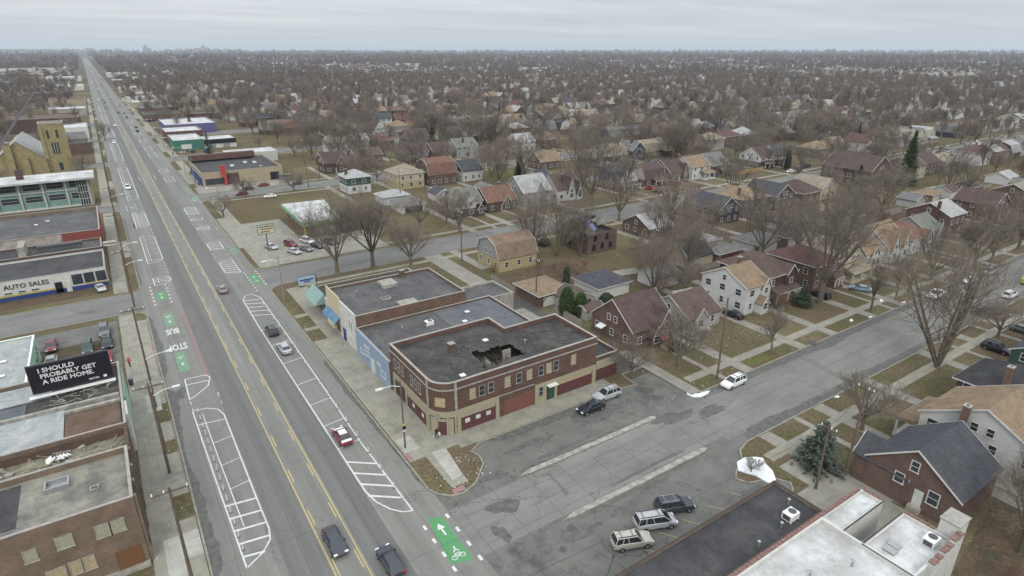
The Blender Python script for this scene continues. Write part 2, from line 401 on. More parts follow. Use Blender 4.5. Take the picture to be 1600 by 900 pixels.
# roads: sheets under the raised blocks
b = MB(); b.poly([(.4,-60,0),(25.8,-60,0),(25.8,5200,0),(.4,5200,0)]); S(b, 'avenue', M['avenue'], 'wide straight avenue running to the horizon')
b = MB()
b.poly([(25.8,-20,.0),(XE,-20,.0),(XE,62,.0),(25.8,64,.0)])
S(b, 'side_street', M['street'], 'cracked pale concrete side street')
b = MB(); b.poly([(25.9,44.7,.0035),(66,44.7,.0035),(66,53.1,.0035),(25.9,53.1,.0035)]); b.poly([(66.02,43.6,.0035),(XE,43.6,.0035),(XE,52.9,.0035),(66.02,52.9,.0035)]); S(b, 'middle_road', M['midroad'], 'paler middle of the side street')
for i, y in enumerate(YS[1:]):
    b = MB(); b.poly([(25.8,y-9,0),(XE,y-9,0),(XE,y+9,0),(25.8,y+9,0)]); b.poly([(-420,y-9,0),(.4,y-9,0),(.4,y+9,0),(-420,y+9,0)])
    S(b, 'side_road', M['sidestreet'], 'grey residential side road')

def kerbed(pts, name='lawn_block', m='lawn', label=None):
    """raised block of ground with a concrete kerb round it; pts CCW"""
    b = MB(); b.ext(pts, -.05, .12, 0)
    S(b, name, M[m], label)
    k = MB(); n = len(pts)
    for i in range(n):
        p, q = np.array(pts[i], float), np.array(pts[(i+1) % n], float); d = q-p; L_ = np.linalg.norm(d)
        if L_ < .05: continue
        d /= L_; nn = np.array((d[1], -d[0]))
        k.obox(tuple((p+q)/2+nn*.03), tuple(d), L_+.1, .2, -.03, .15+.0005*(i % 2), 0)
    S(k, 'kerb', M['kerb'], None)
def rr(x0, x1, y0, y1, r=3.5, left=True, right=True):
    p = []
    p += arc(x0+r, y0+r, r, 180, 270) if left else [(x0,y0)]
    p += [(x1,y0),(x1,y1)]
    p += arc(x0+r, y1-r, r, 90, 180) if left else [(x0,y1)]
    return p
HWs = HW
# block between the near side street and the next one, with the parking lane cut into it
blk0 = [(25.6,57.8)]+[(26.2,56.4),(27.4,55.2),(29,54.8),(31.2,55.6),(34,58.4),(34.4,60.2),(34.0,61.6),(36,62.8),(61.5,62.8),(65.8,62.2),(66,64.4),(66.2,66),(71.2,66),(71.6,58),(73,54.6),(XE,54.4),(XE,142.3)]+arc(29.1,138.8,3.5,90,180)
kerbed(blk0, label='block of grass and yards behind the brick corner building')
# south block
blkS = [(25.6,-60),(70,-60),(XE,-60),(XE,41.9),(68,41.9),(65.4,41.2),(63.5,39.4),(61.2,38.6),(59.8,37.6),(60.5,36.2),(64,35),(65,33.2),(64,32.2),(57,30.9),(31.2,30.9),(30.8,33.6),(29.6,36.6),(27.8,37.2),(26.2,36.6),(25.6,35.2)]
kerbed(blkS, label='grassy block on the near side of the side street')
for i in range(1, len(YS)-1):
    y0, y1 = YS[i]+HW, YS[i+1]-HW
    kerbed(rr(25.6, XE, y0, y1), label='grassy residential block number %d up the avenue' % (i+1))
    kerbed([(-420,y0)]+arc(-3.1,y0+3.5,3.5,270,360)+arc(-3.1,y1-3.5,3.5,0,90)+[(-420,y1)], label='block west of the avenue, number %d' % (i+1))
kerbed([(-420,-60),(.4,-60)]+arc(-3.1,139,3.5,0,90)+[(-420,142.5)], label='near block west of the avenue')
# two long narrow islands in the side street
for (x0, x1, y, l) in ((36.6,61.6,53.6,'long narrow concrete island nearer the brick corner building'), (36.6,61.8,44.1,'long narrow concrete island nearer the three parked vehicles')):
    b = MB(); p = [(x0,y-.05)]+[(x0+1.6,y-.34),(x0+9,y-.42),(x1-.7,y-.42),(x1-.15,y-.25),(x1,y),(x1-.15,y+.25),(x1-.7,y+.42),(x0+13,y+.36),(x0+1.6,y+.4)]
    b.ext(p, -.03, .16); S(b, 'traffic_island', M['conc'], l)

def sheet(name, m, rects, z=.126, label=None):
    b = MB()
    for r_ in rects:
        if len(r_) == 4 and not isinstance(r_[0], tuple): x0, x1, y0, y1 = r_; b.poly([(x0,y0,z),(x1,y0,z),(x1,y1,z),(x0,y1,z)])
        else: b.poly([(x,y,z) for x,y in r_])
    return S(b, name, M[m], label)
# sidewalks east of the avenue
sheet('sidewalk', 'walk', [(25.9,33.2,64,107.6),(28.6,33.2,107.6,138.5),(28.2,30.6,56.4,64),(33.2,62.5,63,66.6),(26,28.6,113,114.4),(26,28.6,120.5,122)], label='wide concrete sidewalk past the shop fronts')
sheet('sidewalk', 'walk2', [[(28.9,57.6),(30.6,57.9),(31.4,64.2),(29.3,64.4)],(26.2,28.4,66.2,69.8)], z=.131, label='newer pale slabs at the corner')
sheet('red_pavers', 'redpaint', [(27.9,29.6,55.2,56.1),(26.0,26.5,64.3,66)], z=.135)
# west sidewalk, its grass pads are the block showing through
sheet('sidewalk', 'walk', [(-4.6,-1.7,-30,142),(-1.7,.2,57.5,69),(-1.7,.2,74,84),(-1.7,.2,87.5,93),(-1.7,.2,99,137)], label='concrete sidewalk west of the avenue')
sheet('sidewalk', 'walk2', [(-3.4,.2,62,66.5),(-3.4,-1.7,57,62),(-2.6,-.6,97,103)], z=.131, label='newer pale slabs west of the avenue')
for i in range(1, 8):
    y0, y1 = YS[i]+HW, YS[i+1]-HW
    sheet('sidewalk', 'walk', [(-4.8,-2.0,y0+1,y1-1),(28.2,31.5,y0+1,y1-1),(-2,.2,y0+30,y0+48),(26,28.2,y0+22,y0+60)], label='sidewalk along the avenue, block %d' % (i+1))
# residential sidewalks on both sides of each street
for i, y in enumerate(YS[:7]):
    for sgn in (1, -1):
        c = y+sgn*(HW+3.9+(0 if i else -.1))
        x0 = 74 if i == 0 and sgn > 0 else (67 if i == 0 else 31.5)
        sheet('sidewalk', 'walk', [(x0, XE, c-.85, c+.85)], label='narrow residential sidewalk')
# alleys and lots
sheet('alley', 'lot', [(66.25,70.9,66.1,106)], z=.124, label='asphalt alley behind the brick corner building')
sheet('alley', 'drive', [(59.6,68.5,84,99),(65.5,70.4,106,142)], z=.129, label='pale concrete alley')
sheet('car_lot', 'street', [(-33,-5,116.5,139.5)], z=.124, label='dark asphalt car lot west of the avenue')
sheet('muddy_verge', 'litter', [(-40,-5,158.8,164.5),(-23,-8,118,131)], z=.128, label='muddy verge beside the auto sales building')
sheet('forecourt', 'drive', [(27,62,157,176.5),(27,43.2,176.5,204)], z=.124, label='pale concrete forecourt of the corner garage')
sheet('forecourt', 'drive', [(27,62,259,272),(30,62,310,322)], z=.124, label='concrete lot beside the low shops')
sheet('patio', 'walk', [(62.9,72,17,31.5),(-5,-.5,255,262),(66.5,70.5,31.5,36)], z=.129, label='cracked concrete yard behind the white roofed building')
sheet('green_lawn', 'green', [(72.2,77,84,89.6),(133,155,219,245.5),(140,166,323,338),(94,102,36.8,41.6),(86,93,55.5,57.5)], z=.124, label='greener grass patches')
sheet('leaf_litter', 'litter', [[(64,-2),(110,-6),(112,14),(84,17.5),(66,15)],(71.2,96,104,118.5),(112,130,86,117),(138,176,87,116),(178,230,88,117),(99,104,72,84),(30.5,58,125.5,134),(97,103,84,108)], z=.123, label='brown leaf litter in the back yards')
# snow remnants
def blob(cx, cy, rx, ry, rz, seed, z=.16):
    rnd = random.Random(seed); n = 22; p = []
    for i in range(n):
        a = 2*math.pi*i/n; k = .9+.12*math.sin(2*a+seed)+.08*math.sin(3*a)+rnd.uniform(-.04,.04); x, y = rx*k*math.cos(a), ry*k*math.sin(a)
        p.append((cx+x*math.cos(rz)-y*math.sin(rz), cy+x*math.sin(rz)+y*math.cos(rz)))
    return p
b = MB()
b.ext([G(*q) for q in ((1151,724),(1153,737),(1165,741),(1180,745),(1192,752),(1203,758),(1212,752),(1207,738),(1196,727),(1192,718),(1178,716),(1163,717))], .05, .27)
b.ext([G(*q) for q in ((1071,611),(1074,617),(1083,621),(1095,621),(1106,616),(1109,611),(1100,613),(1090,616),(1080,614))], -.02, .13)
for i, (x, y, rx, ry, a) in enumerate(((121,56.4,.8,.35,.3),(137,58.5,.8,.4,.4),(140,55.2,.9,.35,.1),(126,55.1,.7,.25,.1),(90,41.5,.6,.25,0))): b.ext(blob(x,y,rx,ry,a,i), .1, .17)
S(b, 'snow', M['snow'], 'last patches of melting snow')

# ------------------------------------------------------------------ road markings
wh = MB(); ye = MB(); rd = MB(); gn = MB(); gp = MB(); fy = MB(); dk = MB()
Z0 = .006
def line(mb, x0, y0, x1, y1, w=.14, z=Z0):
    dx, dy = x1-x0, y1-y0; L_ = math.hypot(dx, dy) or 1; nx, ny = -dy/L_*w/2, dx/L_*w/2
    mb.poly([(x0-nx,y0-ny,z),(x1-nx,y1-ny,z),(x1+nx,y1+ny,z),(x0+nx,y0+ny,z)])
def pline(mb, pts, w=.14, z=Z0):
    for i, (p, q) in enumerate(zip(pts, pts[1:])): line(mb, *p, *q, w, z+.0006*(i % 3))
for x in (11.4, 14.6): line(ye, x, -20, x, 3900, .15)
for k in range(0, 60):
    y = 50.5+9.1*k
    line(ye, 11.75, y, 11.75, y+3, .15); line(ye, 14.25, y, 14.25, y+3, .15)
ZL = MB()
def bars(xl, xr, ys, w=.14, sl=0):
    for y in ys: line(wh, xl, y, xr, y-sl, w, Z0+.002)
W2 = .18
# west zones: parking and hatched bays
pline(wh, [(3.2,94.2),(3.4,75),(3.7,57.3)], W2); pline(wh, [(4.4,92.5),(4.5,80),(4.75,64)], .12)
pline(wh, [(3.2,94.3),(5.2,93.9),(6.6,92.6),(7.1,90.5),(7.05,70),(7.1,62),(6.8,60.2),(5.6,58.6),(3.7,57.3)], W2)
bars(3.4, 7.0, [89.6], W2, .4); bars(4.5, 7.0, [83.5,77.5,71.8], .12, -.5)
for y in (68.8,66.2,63.8,61.4,59.2): line(wh, 3.6, y, 7.0 if y > 61 else 5.9, y-.5, .3, Z0+.002)
pline(wh, [(3.3,98),(3.5,105.6),(6.6,105.4),(7.2,104.2),(6.5,101.3),(4.6,99.2),(3.4,98.2)], W2); line(wh, 3.5,103.4,7,103.1,.2)
for y in range(70, 98, 3): line(wh, 7.45, y+.1*0, 7.45, y+1.1, .14) if y > 93 else None
def zoneW(y0, y1, xl=3.5, xr=7.15, hatch=None, step=5.6, cap=2.6):
    pline(wh, [(xl,y0),(xl,y1),(xr-1.2,y1+.1),(xr-.3,y1-.8),(xr,y1-2),(xr,y0+cap),(xr-.8,y0+cap*.5),(xl,y0)], W2)
    line(wh, xl+1.0, y0+1.6, xl+1.0, y1, .1)
    y = y0+cap+.4
    while y < y1-1: line(wh, xl, y, xr, y-.3, .24 if hatch else .12, Z0+.002); y += (1.5 if hatch else step)
zoneW(157.9,164, hatch=True); zoneW(177,206); zoneW(217,240.5, hatch=True, cap=3); zoneW(262,342)
zoneW(362,440); zoneW(470,540); zoneW(560,640); zoneW(660,745)
# east zones
pline(wh, [(20.0,139.8),(19.0,137.2),(18.75,120),(18.8,62),(19.2,59.4),(20.2,57.2),(21.2,56.0),(22.35,55.5)], W2)
pline(wh, [(20.0,139.8),(21.3,139.9),(22.6,137),(22.5,110),(22.3,90),(22.0,72),(22.35,55.5)], W2)
for y in (69.0,66.2,63.6,61.0): line(wh, 18.8, y, 22.1, y-2.6, .3, Z0+.002)
bars(18.8, 22.2, [72.4,78.9,85.8,93.2,102.0,110.5,118.6], .14, -.6)
for y in (137,134.6,132.2,129.8,127.2): line(wh, 19, y, 22.4, y-1.5, .26, Z0+.002)
def zoneE(y0, y1, hatch=True, step=6):
    xl, xr = 19.0, 22.4
    pline(wh, [(xl+1.2,y1),(xl+.2,y1-1),(xl,y1-2.4),(xl,y0+2),(xl+.5,y0+.8),(xl+1.6,y0),(xr,y0-.4),(xr,y1+.2),(xl+1.2,y1)], W2)
    y = y0+1.2
    while y < y1-.4: line(wh, xl, y, xr, y-.5, .24 if hatch else .13, Z0+.002); y += (1.7 if hatch else step)
zoneE(157.3,168.5); zoneE(180.2,188.4); zoneE(204.2,208.4); zoneE(217.4,220.6); zoneE(226.4,238.2); zoneE(292,304, False); zoneE(318,327, False)
for y0 in (366, 395, 430, 470, 505, 560, 610): zoneE(y0, y0+19, False)
# dotted bicycle crossings
def dots(x, ys, w=.32, l=.8):
    for y in ys: line(wh, x, y, x, y+l, w, Z0+.002)
dots(22.3, [44.5,46.9,49.3,51.7]); dots(25.4, [44.3,46.8,49.4,52.0], .36)
dots(25.6, [144.5,146.6,148.7,150.8,153,155]); dots(22.9, [141.4,143.4,145.4,147.4,149.4,151.4,153.4,155.4], .25)
dots(2.4, [144.6,147,149.5,152,154.5,157], .3); dots(5.6, [144.6,147,149.5,152,154.5,157], .3)
dots(2.4, [244,246,248,250,252,254], .25, .6); dots(5.2, [244,246,248,250,252,254], .25, .6)
dots(22.6, [242,244,246,248,250,252,254,256,258], .25, .6); dots(25.3, [244,246,248,250,252,254,256], .25, .6)
for y in range(168, 232, 4): line(wh, 18.9, y, 18.9, y+.9, .14)
for y in range(170, 217, 4): line(wh, 22.6, y, 22.6, y+.9, .12)
for y in (166.5,169.5,172.5,175.5): line(wh, 7.1, y, 7.1, y+1, .15)
for y in (208.5,211.5,214): line(wh, 7.1, y, 7.1, y+1, .15)
for y in (94,96.4): line(wh, 7.4, y, 7.4, y+1.0, .15); line(wh, 3.3, y, 3.3, y+.9, .14)
# green bicycle boxes
def gbox(mb, x0, x1, y0, y1): mb.poly([(x0,y0,Z0),(x1,y0,Z0),(x1,y1,Z0),(x0,y1,Z0)])
gn.poly([(22.25,45.6,Z0),(24.65,44.9,Z0),(24.8,52.6,Z0),(23.2,53.3,Z0)][0:4])
gbox(gp, 3.3,4.9,131,138.6); gbox(gp, 3.1,4.8,108.8,117.4); gbox(gn, 3.3,4.9,147.3,153); gbox(gn, 23.5,25.0,146.5,153.5); gbox(gp, 3.3,4.8,246.5,251)
gbox(gp, 23.4,24.8,247,254)
for y in (174,176,178,180): gbox(gp, 23.6,25.3,y,y+1.1)
for y in (262,266,270,274): gbox(gp, 23.6,24.9,y,y+2.2)
def bike(mb, x, y, s, fl=1, z=Z0+.004):
    def P(a, b_): return (x+a*s*fl, y+b_*s*fl)
    for cx in (-.42, .42):
        c = [P(cx+.27*math.cos(t_), .27*math.sin(t_)) for t_ in [i*math.pi/5 for i in range(11)]]; pline(mb, c, .08*s, z)
    pline(mb, [P(-.42,0),P(-.15,.45),P(.3,.42),P(.42,0)], .08*s, z); pline(mb, [P(-.15,.45),P(.02,.0),P(.3,.42)], .08*s, z)
    pline(mb, [P(-.2,.62),P(.1,1.0),P(.35,.62)], .13*s, z+.002); mb.poly([(*P(.14+.13*math.cos(t_), 1.22+.13*math.sin(t_)), z) for t_ in [i*math.pi/4 for i in range(8)]])
def arrow(mb, x, y, s, fl=1, z=Z0+.004):
    line(mb, x, y-.9*s*fl, x, y+.2*s*fl, .2*s, z); mb.poly([(x-.42*s,y+.1*s*fl,z+.001),(x+.42*s,y+.1*s*fl,z+.001),(x,y+.95*s*fl,z+.001)])
arrow(wh, 23.85, 50.8, 1.15); bike(wh, 23.55, 46.2, 1.15)
bike(wh, 4.1, 136.6, .8, -1); arrow(wh, 4.1, 133.5, .8, -1); bike(wh, 3.95, 115, .8, -1); arrow(wh, 3.95, 112, .8, -1)
bike(wh, 4.1, 151.6, .8, -1); arrow(wh, 4.1, 149, .8, -1); bike(wh, 24.25, 148, .7); arrow(wh, 24.25, 151.3, .7)
bike(wh, 4.05, 250, .6, -1); bike(wh, 24.1, 248.5, .6); bike(wh, 24.3, 214, .6); bike(wh, 24.3, 203, .6)
# red bus bay outline
line(rd, 6.85, 105.6, 6.95, 140, .3); pline(rd, [(6.9,140),(4.5,141.6),(2.0,142.2)], .18); line(rd, 19.0, 261, 19.0, 288, .18)
line(rd, .3, 117, .3, 125, .3, .16)
# faded yellow parking lines by the three parked vehicles, lane edge by the avenue
for x in (43.2,47.0,50.8,55.2,59.4): line(fy, x-2.4, 36.2+.2, x+.9, 31.6, .13)
# far turn lane markings
for (x, y0, y1) in ((7.6,452,500),(18,455,500),(10,300,312),(16,300,312)): line(wh, x, y0, x, y1, .14)
# seams, joints and long cracks
rnd = random.Random(9)
def wig(p, q, w, amp, n=14):
    p, q = np.array(p, float), np.array(q, float); d = (q-p); nn = np.array((-d[1], d[0]))/np.linalg.norm(d)
    pline(dk, [tuple(p+d*i/n+nn*rnd.uniform(-amp,amp)*(0 < i < n)) for i in range(n+1)], w, .0075)
for y in (48.6, 59.3, 73.5, 83, 96.8, 112, 124.5, 138, 152, 171, 193, 214, 240, 268, 300): wig((.7,y),(25.4,y+rnd.uniform(-2,2)), .05, .25)
for x in (9.3, 16.8, 3.0, 22.7): wig((x,20),(x,330), .045, .06, 60)
for x in range(27, 150, 5): wig((x,42.3),(x+.3,54.2), .05, .03, 5)
for y in (45.9, 48.3, 51.1, 57.5): wig((27 if y < 57 else 37,y),(150 if y < 57 else 62,y), .05, .03, 30)
for k in range(34):
    x, y = rnd.uniform(27,66), rnd.uniform(33,62); a = rnd.uniform(0,3.14); l_ = rnd.uniform(2,6); wig((x,y),(x+l_*math.cos(a),y+l_*math.sin(a)), .06, .35, 7)
S(dk, 'road_crack', plain('tar_seam', (.07,.07,.065,1), .8), 'dark seams and cracks in the paving')
S(wh, 'road_marking', M['white'], 'white parking bays, hatching and bicycle symbols painted on the avenue')
S(ye, 'road_marking', M['yellow'], 'yellow centre turn lane lines painted on the avenue')
S(rd, 'road_marking', M['redpaint'], 'red painted outline of the bus bay')
S(gn, 'road_marking', M['bikegreen'], 'bright green bicycle box')
S(gp, 'road_marking', M['bikepale'], 'faded green bicycle boxes')
S(fy, 'road_marking', M['fadedyellow'], 'faded yellow parking lines')
def text_mesh(body, size, bold=0., align='CENTER', space=1.0, extrude=0.):
    cu = bpy.data.curves.new('lettering', 'FONT'); cu.body = body; cu.size = size; cu.align_x = align; cu.align_y = 'CENTER'
    cu.offset = bold; cu.space_line = space; cu.extrude = extrude; cu.resolution_u = 2
    o = bpy.data.objects.new('lettering', cu); COL.objects.link(o)
    me = bpy.data.meshes.new_from_object(o.evaluated_get(bpy.context.evaluated_depsgraph_get()))
    bpy.data.objects.remove(o); bpy.data.curves.remove(cu); me.name = 'lettering'; me.materials.clear(); return me
for w_, x, y in (('BUS', 4.0, 128.0), ('STOP', 4.0, 119.8)):
    me = text_mesh(w_, 1.35, .03); me.transform(__import__('mathutils').Matrix.Diagonal((1.0,2.9,1,1)))
    place('road_marking', me, M['white'], loc=(x, y, .012), rz=math.pi, label='white word %s painted in the bus bay' % w_, kind='structure')
# worn travel lanes darker than the bays
b = MB()
for x0, x1 in ((7.3,11.2),(14.9,18.6)): b.poly([(x0,-20,.002),(x1,-20,.002),(x1,2600,.002),(x0,2600,.002)])
S(b, 'worn_lane', M['lane'], 'darker travelled lanes of the avenue')
# ------------------------------------------------------------------ flat-roofed commercial buildings
M['roof_dark'] = flatroof('roof_dark', (.04,.04,.044,1), (.07,.069,.068,1))
M['roof_grey'] = flatroof('roof_grey', (.072,.072,.076,1), (.115,.112,.108,1))
M['roof_metal'] = flatroof('roof_metal', (.095,.105,.125,1), (.13,.13,.13,1))
M['roof_white'] = flatroof('roof_white', (.54,.55,.55,1), (.33,.325,.31,1), False)
M['roof_burnt'] = flatroof('roof_burnt', (.035,.034,.034,1), (.085,.08,.072,1), False)
M['roof_brown'] = flatroof('roof_brown', (.1,.065,.045,1), (.14,.095,.07,1))
M['roof_pale'] = flatroof('roof_pale', (.27,.29,.29,1), (.35,.36,.35,1))
M['gravel_roof'] = flatroof('gravel_roof', (.27,.26,.21,1), (.1,.1,.092,1), False)
M['cream'] = plain('cream_stucco', (.31,.285,.2,1), .8, .2, .12)
M['maroon'] = plain('maroon_panel', (.105,.045,.045,1), .7, .2, .2)
M['whitewall'] = plain('white_wall_paint', (.5,.5,.47,1), .7, .2, .12, 1)
M['bluewall'] = plain('pale_blue_paint', (.235,.3,.385,1), .7, .2, .1, 1)
M['mint'] = plain('mint_wall_paint', (.3,.44,.35,1), .7, .2, .1, 1)
M['mintdark'] = plain('green_mural_paint', (.1,.3,.17,1), .7, .2, .2)
M['turq'] = plain('turquoise_panel', (.17,.28,.255,1), .5, .3, .2, .8)
M['bluetrim'] = plain('dark_blue_paint', (.03,.05,.17,1), .7, .2, .15)
M['yellowpaint'] = plain('yellow_paint', (.4,.34,.1,1), .7, .2, .15)
M['redwall'] = plain('red_wall_paint', (.2,.06,.05,1), .8, .2, .2)
M['greenwall'] = plain('dark_green_wall', (.05,.15,.12,1), .7, .2, .12)
M['ochre'] = plain('ochre_sandstone', (.26,.22,.12,1), .9, .1, .2, .8)
M['tanwall'] = plain('tan_wall', (.32,.275,.19,1), .85, .1, .1, .7)
M['black'] = plain('black_panel', (.012,.012,.018,1), .5, .3, .1)
M['blueaw'] = plain('blue_awning', (.1,.19,.28,1), .7, .2, .3, .8)
M['greenaw'] = plain('green_canopy', (.2,.29,.27,1), .6, .3, .15)
M['purple'] = plain('purple_wall', (.1,.09,.2,1), .7, .2, .15)
M['bluetarp'] = plain('blue_tarpaulin', (.03,.12,.42,1), .5, .4, .3)
M['signred'] = plain('red_sign', (.36,.05,.05,1), .5, .3, .1)
M['letterwhite'] = plain('white_lettering', (.62,.62,.62,1), .6, .2, .03)
M['letterdark'] = plain('dark_lettering', (.04,.045,.06,1), .6, .2, .1)
M['limegreen'] = plain('lime_green_fascia', (.16,.38,.2,1), .6, .3, .15)
M['dirt'] = plain('dirt', (.19,.18,.135,1), 1, .05, .5, .7)
M['yellowstrip'] = plain('yellow_fascia', (.42,.38,.08,1), .6, .2, .1)
M['rooftile'] = plain('clay_coping_tile', (.19,.115,.1,1), .8, .2, .35, 4)

Zg = .12
M['palecream'] = plain('pale_cream_board', (.3,.29,.215,1), .8, .2, .15)
def shop(name, label, x0, x1, y0, y1, h, wall, roof, par=.55, cap='coping', t=.3, group=None, floor=None):
    r = root(name, label, 'building', ((x0+x1)/2, (y0+y1)/2, Zg), group=group)
    b = MB(); b.ring(x0, x1, y0, y1, Zg-.1, h, t); b.build('wall', wall, r)
    b = MB(); b.box(x0+t-.02, x1-t+.02, y0+t-.02, y1-t+.02, h-par-.25, h-par); b.build('roof', M[roof], r)
    b = MB(); b.ring(x0-.03, x1+.03, y0-.03, y1+.03, h+.001, h+.07, t+.02); b.build('coping', M[cap], r)
    return r
def add(r, name, mats, *boxes, label=None):
    for q in boxes:
        b = MB(); b.box(*q); o = b.build(name, mats, r, label=label)
    return o

def windowpart(r, face, c, u, z, w, h, fr='trim', pane='glass', bars=True, depth=.07, name='window', panename='pane'):
    """window on a wall plane: face 'W','E','S','N' at coordinate c, centred u (other axis), z (bottom); frame with a pane sub-part; world coords"""
    sgn = -1 if face in 'WS' else 1
    f = MB(); t = .09
    a0, a1 = (c, c+sgn*depth) if sgn > 0 else (c-depth, c)
    def bx(mb, u0, u1, z0, z1, d0, d1, m=0):
        p0, p1 = (c+sgn*d0, c+sgn*d1) if sgn > 0 else (c-d1, c-d0)
        if face in 'WE': mb.box(p0, p1, u0, u1, z0, z1, m)
        else: mb.box(u0, u1, p0, p1, z0, z1, m)
    bx(f, u-w/2-t, u-w/2, z, z+h, -.02, depth); bx(f, u+w/2, u+w/2+t, z, z+h, -.02, depth)
    bx(f, u-w/2-t, u+w/2+t, z+h, z+h+t, -.02, depth); bx(f, u-w/2-t-.04, u+w/2+t+.04, z-t, z, -.02, depth+.05)
    if bars: bx(f, u-w/2, u+w/2, z+h/2-.035, z+h/2+.035, .02, depth-.01)
    o = f.build(name, M[fr], r)
    p = MB(); bx(p, u-w/2, u+w/2, z, z+h, -.01, .025)
    q = p.build(panename, M[pane] if isinstance(pane, str) else pane, None); 
    q.parent = o; q.location = tuple(-v for v in r.location)
    return o

def vents(spec):
    for kind, x, y, z, lab in spec:
        if kind == 'ac':
            r = root('air_conditioner', lab, 'air conditioner', (x, y, z), group='air conditioners on the flat roofs')
            b = MB(); b.box(x-.75,x+.75,y-.55,y+.55,z+.08,z+.85); b.box(x-.7,x-.6,y-.6,y+.6,z,z+.09); b.box(x+.6,x+.7,y-.6,y+.6,z,z+.09); b.build('housing', M['wmetal'], r)
            b = MB(); b.cyl(x+.2,y,z+.85,z+.91,.42,.42,16); b.build('fan_grille', M['dmetal'], r)
            b = MB(); b.box(x-.78,x-.75,y-.4,y+.4,z+.2,z+.75); b.build('side_grille', M['dmetal'], r)
        elif kind == 'vent':
            r = root('roof_vent', lab, 'roof vent', (x, y, z), group='small vents on the flat roofs')
            b = MB(); b.box(x-.35,x+.35,y-.3,y+.3,z-.05,z+.18); b.build('base', M['conc'], r)
            b = MB(); b.box(x-.42,x+.42,y-.37,y+.37,z+.18,z+.3); b.build('cap', M['wmetal'], r)
        elif kind == 'pipe':
            r = root('vent_pipe', lab, 'vent pipe', (x, y, z), group='vent pipes on the flat roofs')
            b = MB(); b.cyl(x,y,z-.05,z+.7,.1,.1,8); b.build('pipe', M['metal'], r)
            b = MB(); b.cyl(x,y,z+.7,z+.82,.2,.05,8); b.build('cap', M['metal'], r)
        elif kind == 'chim':
            r = root('roof_chimney', lab, 'chimney', (x, y, z), group='brick chimneys on the flat roofs')
            b = MB(); b.box(x-.45,x+.45,y-.45,y+.45,z-.1,z+1.4); b.build('stack', BR['brown'], r)
            b = MB(); b.ring(x-.52,x+.52,y-.52,y+.52,z+1.4,z+1.5,.22); b.box(x-.3,x+.3,y-.3,y+.3,z+1.38,z+1.42); b.build('cap', M['coping'], r)
        elif kind == 'sky':
            r = root('skylight', lab, 'skylight', (x, y, z), group='skylights on the flat roofs')
            b = MB(); b.ring(x-.9,x+.9,y-.6,y+.6,z-.05,z+.3,.12); b.build('frame', M['conc'], r)
            b = MB(); b.box(x-.8,x+.8,y-.5,y+.5,z+.1,z+.22); b.build('pane', M['glass'], r)

# ---- the two-storey brick corner building with a rounded corner
X0, X1, Y0, Y1, HB = 31.5, 60.6, 66.5, 82.9, 8.45
r = root('corner_building', 'two storey brown brick building with a rounded corner and a hole in its black roof', 'building', (46, 74, Zg))
foot = [(X1,Y0),(X1,77.8),(50,77.8),(50,Y1),(X0,Y1),(X0,69.6)]+arc(X0+3.1,Y0+3.1,3.1,180,270,10)[1:]
def inset(p, d):
    n = len(p); out = []
    for i in range(n):
        a, b_, c = np.array(p[i-1]), np.array(p[i]), np.array(p[(i+1) % n])
        u = (b_-a)/np.linalg.norm(b_-a); v = (c-b_)/np.linalg.norm(c-b_)
        n1 = np.array((-u[1],u[0])); n2 = np.array((-v[1],v[0])); m_ = n1+n2; m_ /= np.linalg.norm(m_)
        out.append(tuple(b_+m_*d/max(.3,float(m_@n1))))
    return out
def wallring(mb, p, z0, z1, t, m=0, o=0.):
    a = inset(p, -o) if o else p; q = inset(p, t); n = len(p)
    for i in range(n):
        j = (i+1) % n
        mb.poly([(*a[i],z0),(*a[j],z0),(*a[j],z1),(*a[i],z1)], m); mb.poly([(*q[j],z0),(*q[i],z0),(*q[i],z1),(*q[j],z1)], m)
        mb.poly([(*a[i],z1),(*a[j],z1),(*q[j],z1),(*q[i],z1)], m); mb.poly([(*a[j],z0),(*a[i],z0),(*q[i],z0),(*q[j],z0)], m)
foot = foot[::-1]; foot = foot[::-1]
fp = [(X0,69.6)]+arc(X0+3.1,Y0+3.1,3.1,180,270,10)[1:]+[(X1,Y0),(X1,77.8),(50,77.8),(50,Y1),(X0,Y1)]
b = MB(); wallring(b, fp, Zg-.1, HB, .32); b.build('wall', brick('brick_corner', (.135,.066,.048,1), (.088,.045,.036,1)), r)
b = MB(); wallring(b, fp, HB+.002, HB+.1, .3, 0, .06); b.build('coping', M['coping'], r)
b = MB(); wallring(b, fp, HB-1.15, HB-.98, .1, 0, .12); b.build('cornice', M['coping'], r)
west = [(X0,Y1),(X0,69.6)]; cur = [(X0,69.6)]+arc(X0+3.1,Y0+3.1,3.1,180,270,10)[1:]
def facepath(mb, pts, z0, z1, o, m=0):
    for p, q in zip(pts, pts[1:]):
        d = np.array(q, float)-np.array(p, float); L_ = np.linalg.norm(d); d = d/L_; nrm = np.array((d[1],-d[0])); nrm = nrm if (np.array(p)+nrm-np.array((46,74)))@(np.array(p)+nrm-np.array((46,74))) > (np.array(p)-nrm-np.array((46,74)))@(np.array(p)-nrm-np.array((46,74))) else -nrm; c = (np.array(p)+np.array(q))/2+nrm*o/2
        mb.obox(tuple(c), tuple(d), L_+.06, o+.05, z0, z1, m)
b = MB(); facepath(b, [(X0,81.9)]+cur+[(41.6,Y0)], 3.0, 3.9, .1); b.build('storefront_band', M['cream'], r)
for y in (81.8, 77.2, 69.9): add(r, 'pilaster', M['cream'], (X0-.14,X0+.1,y-.25,y+.25,Zg,3.0))
for x in (34.8,41.35): add(r, 'pilaster', M['cream'], (x-.3,x+.3,Y0-.16,Y0+.1,Zg,3.0))
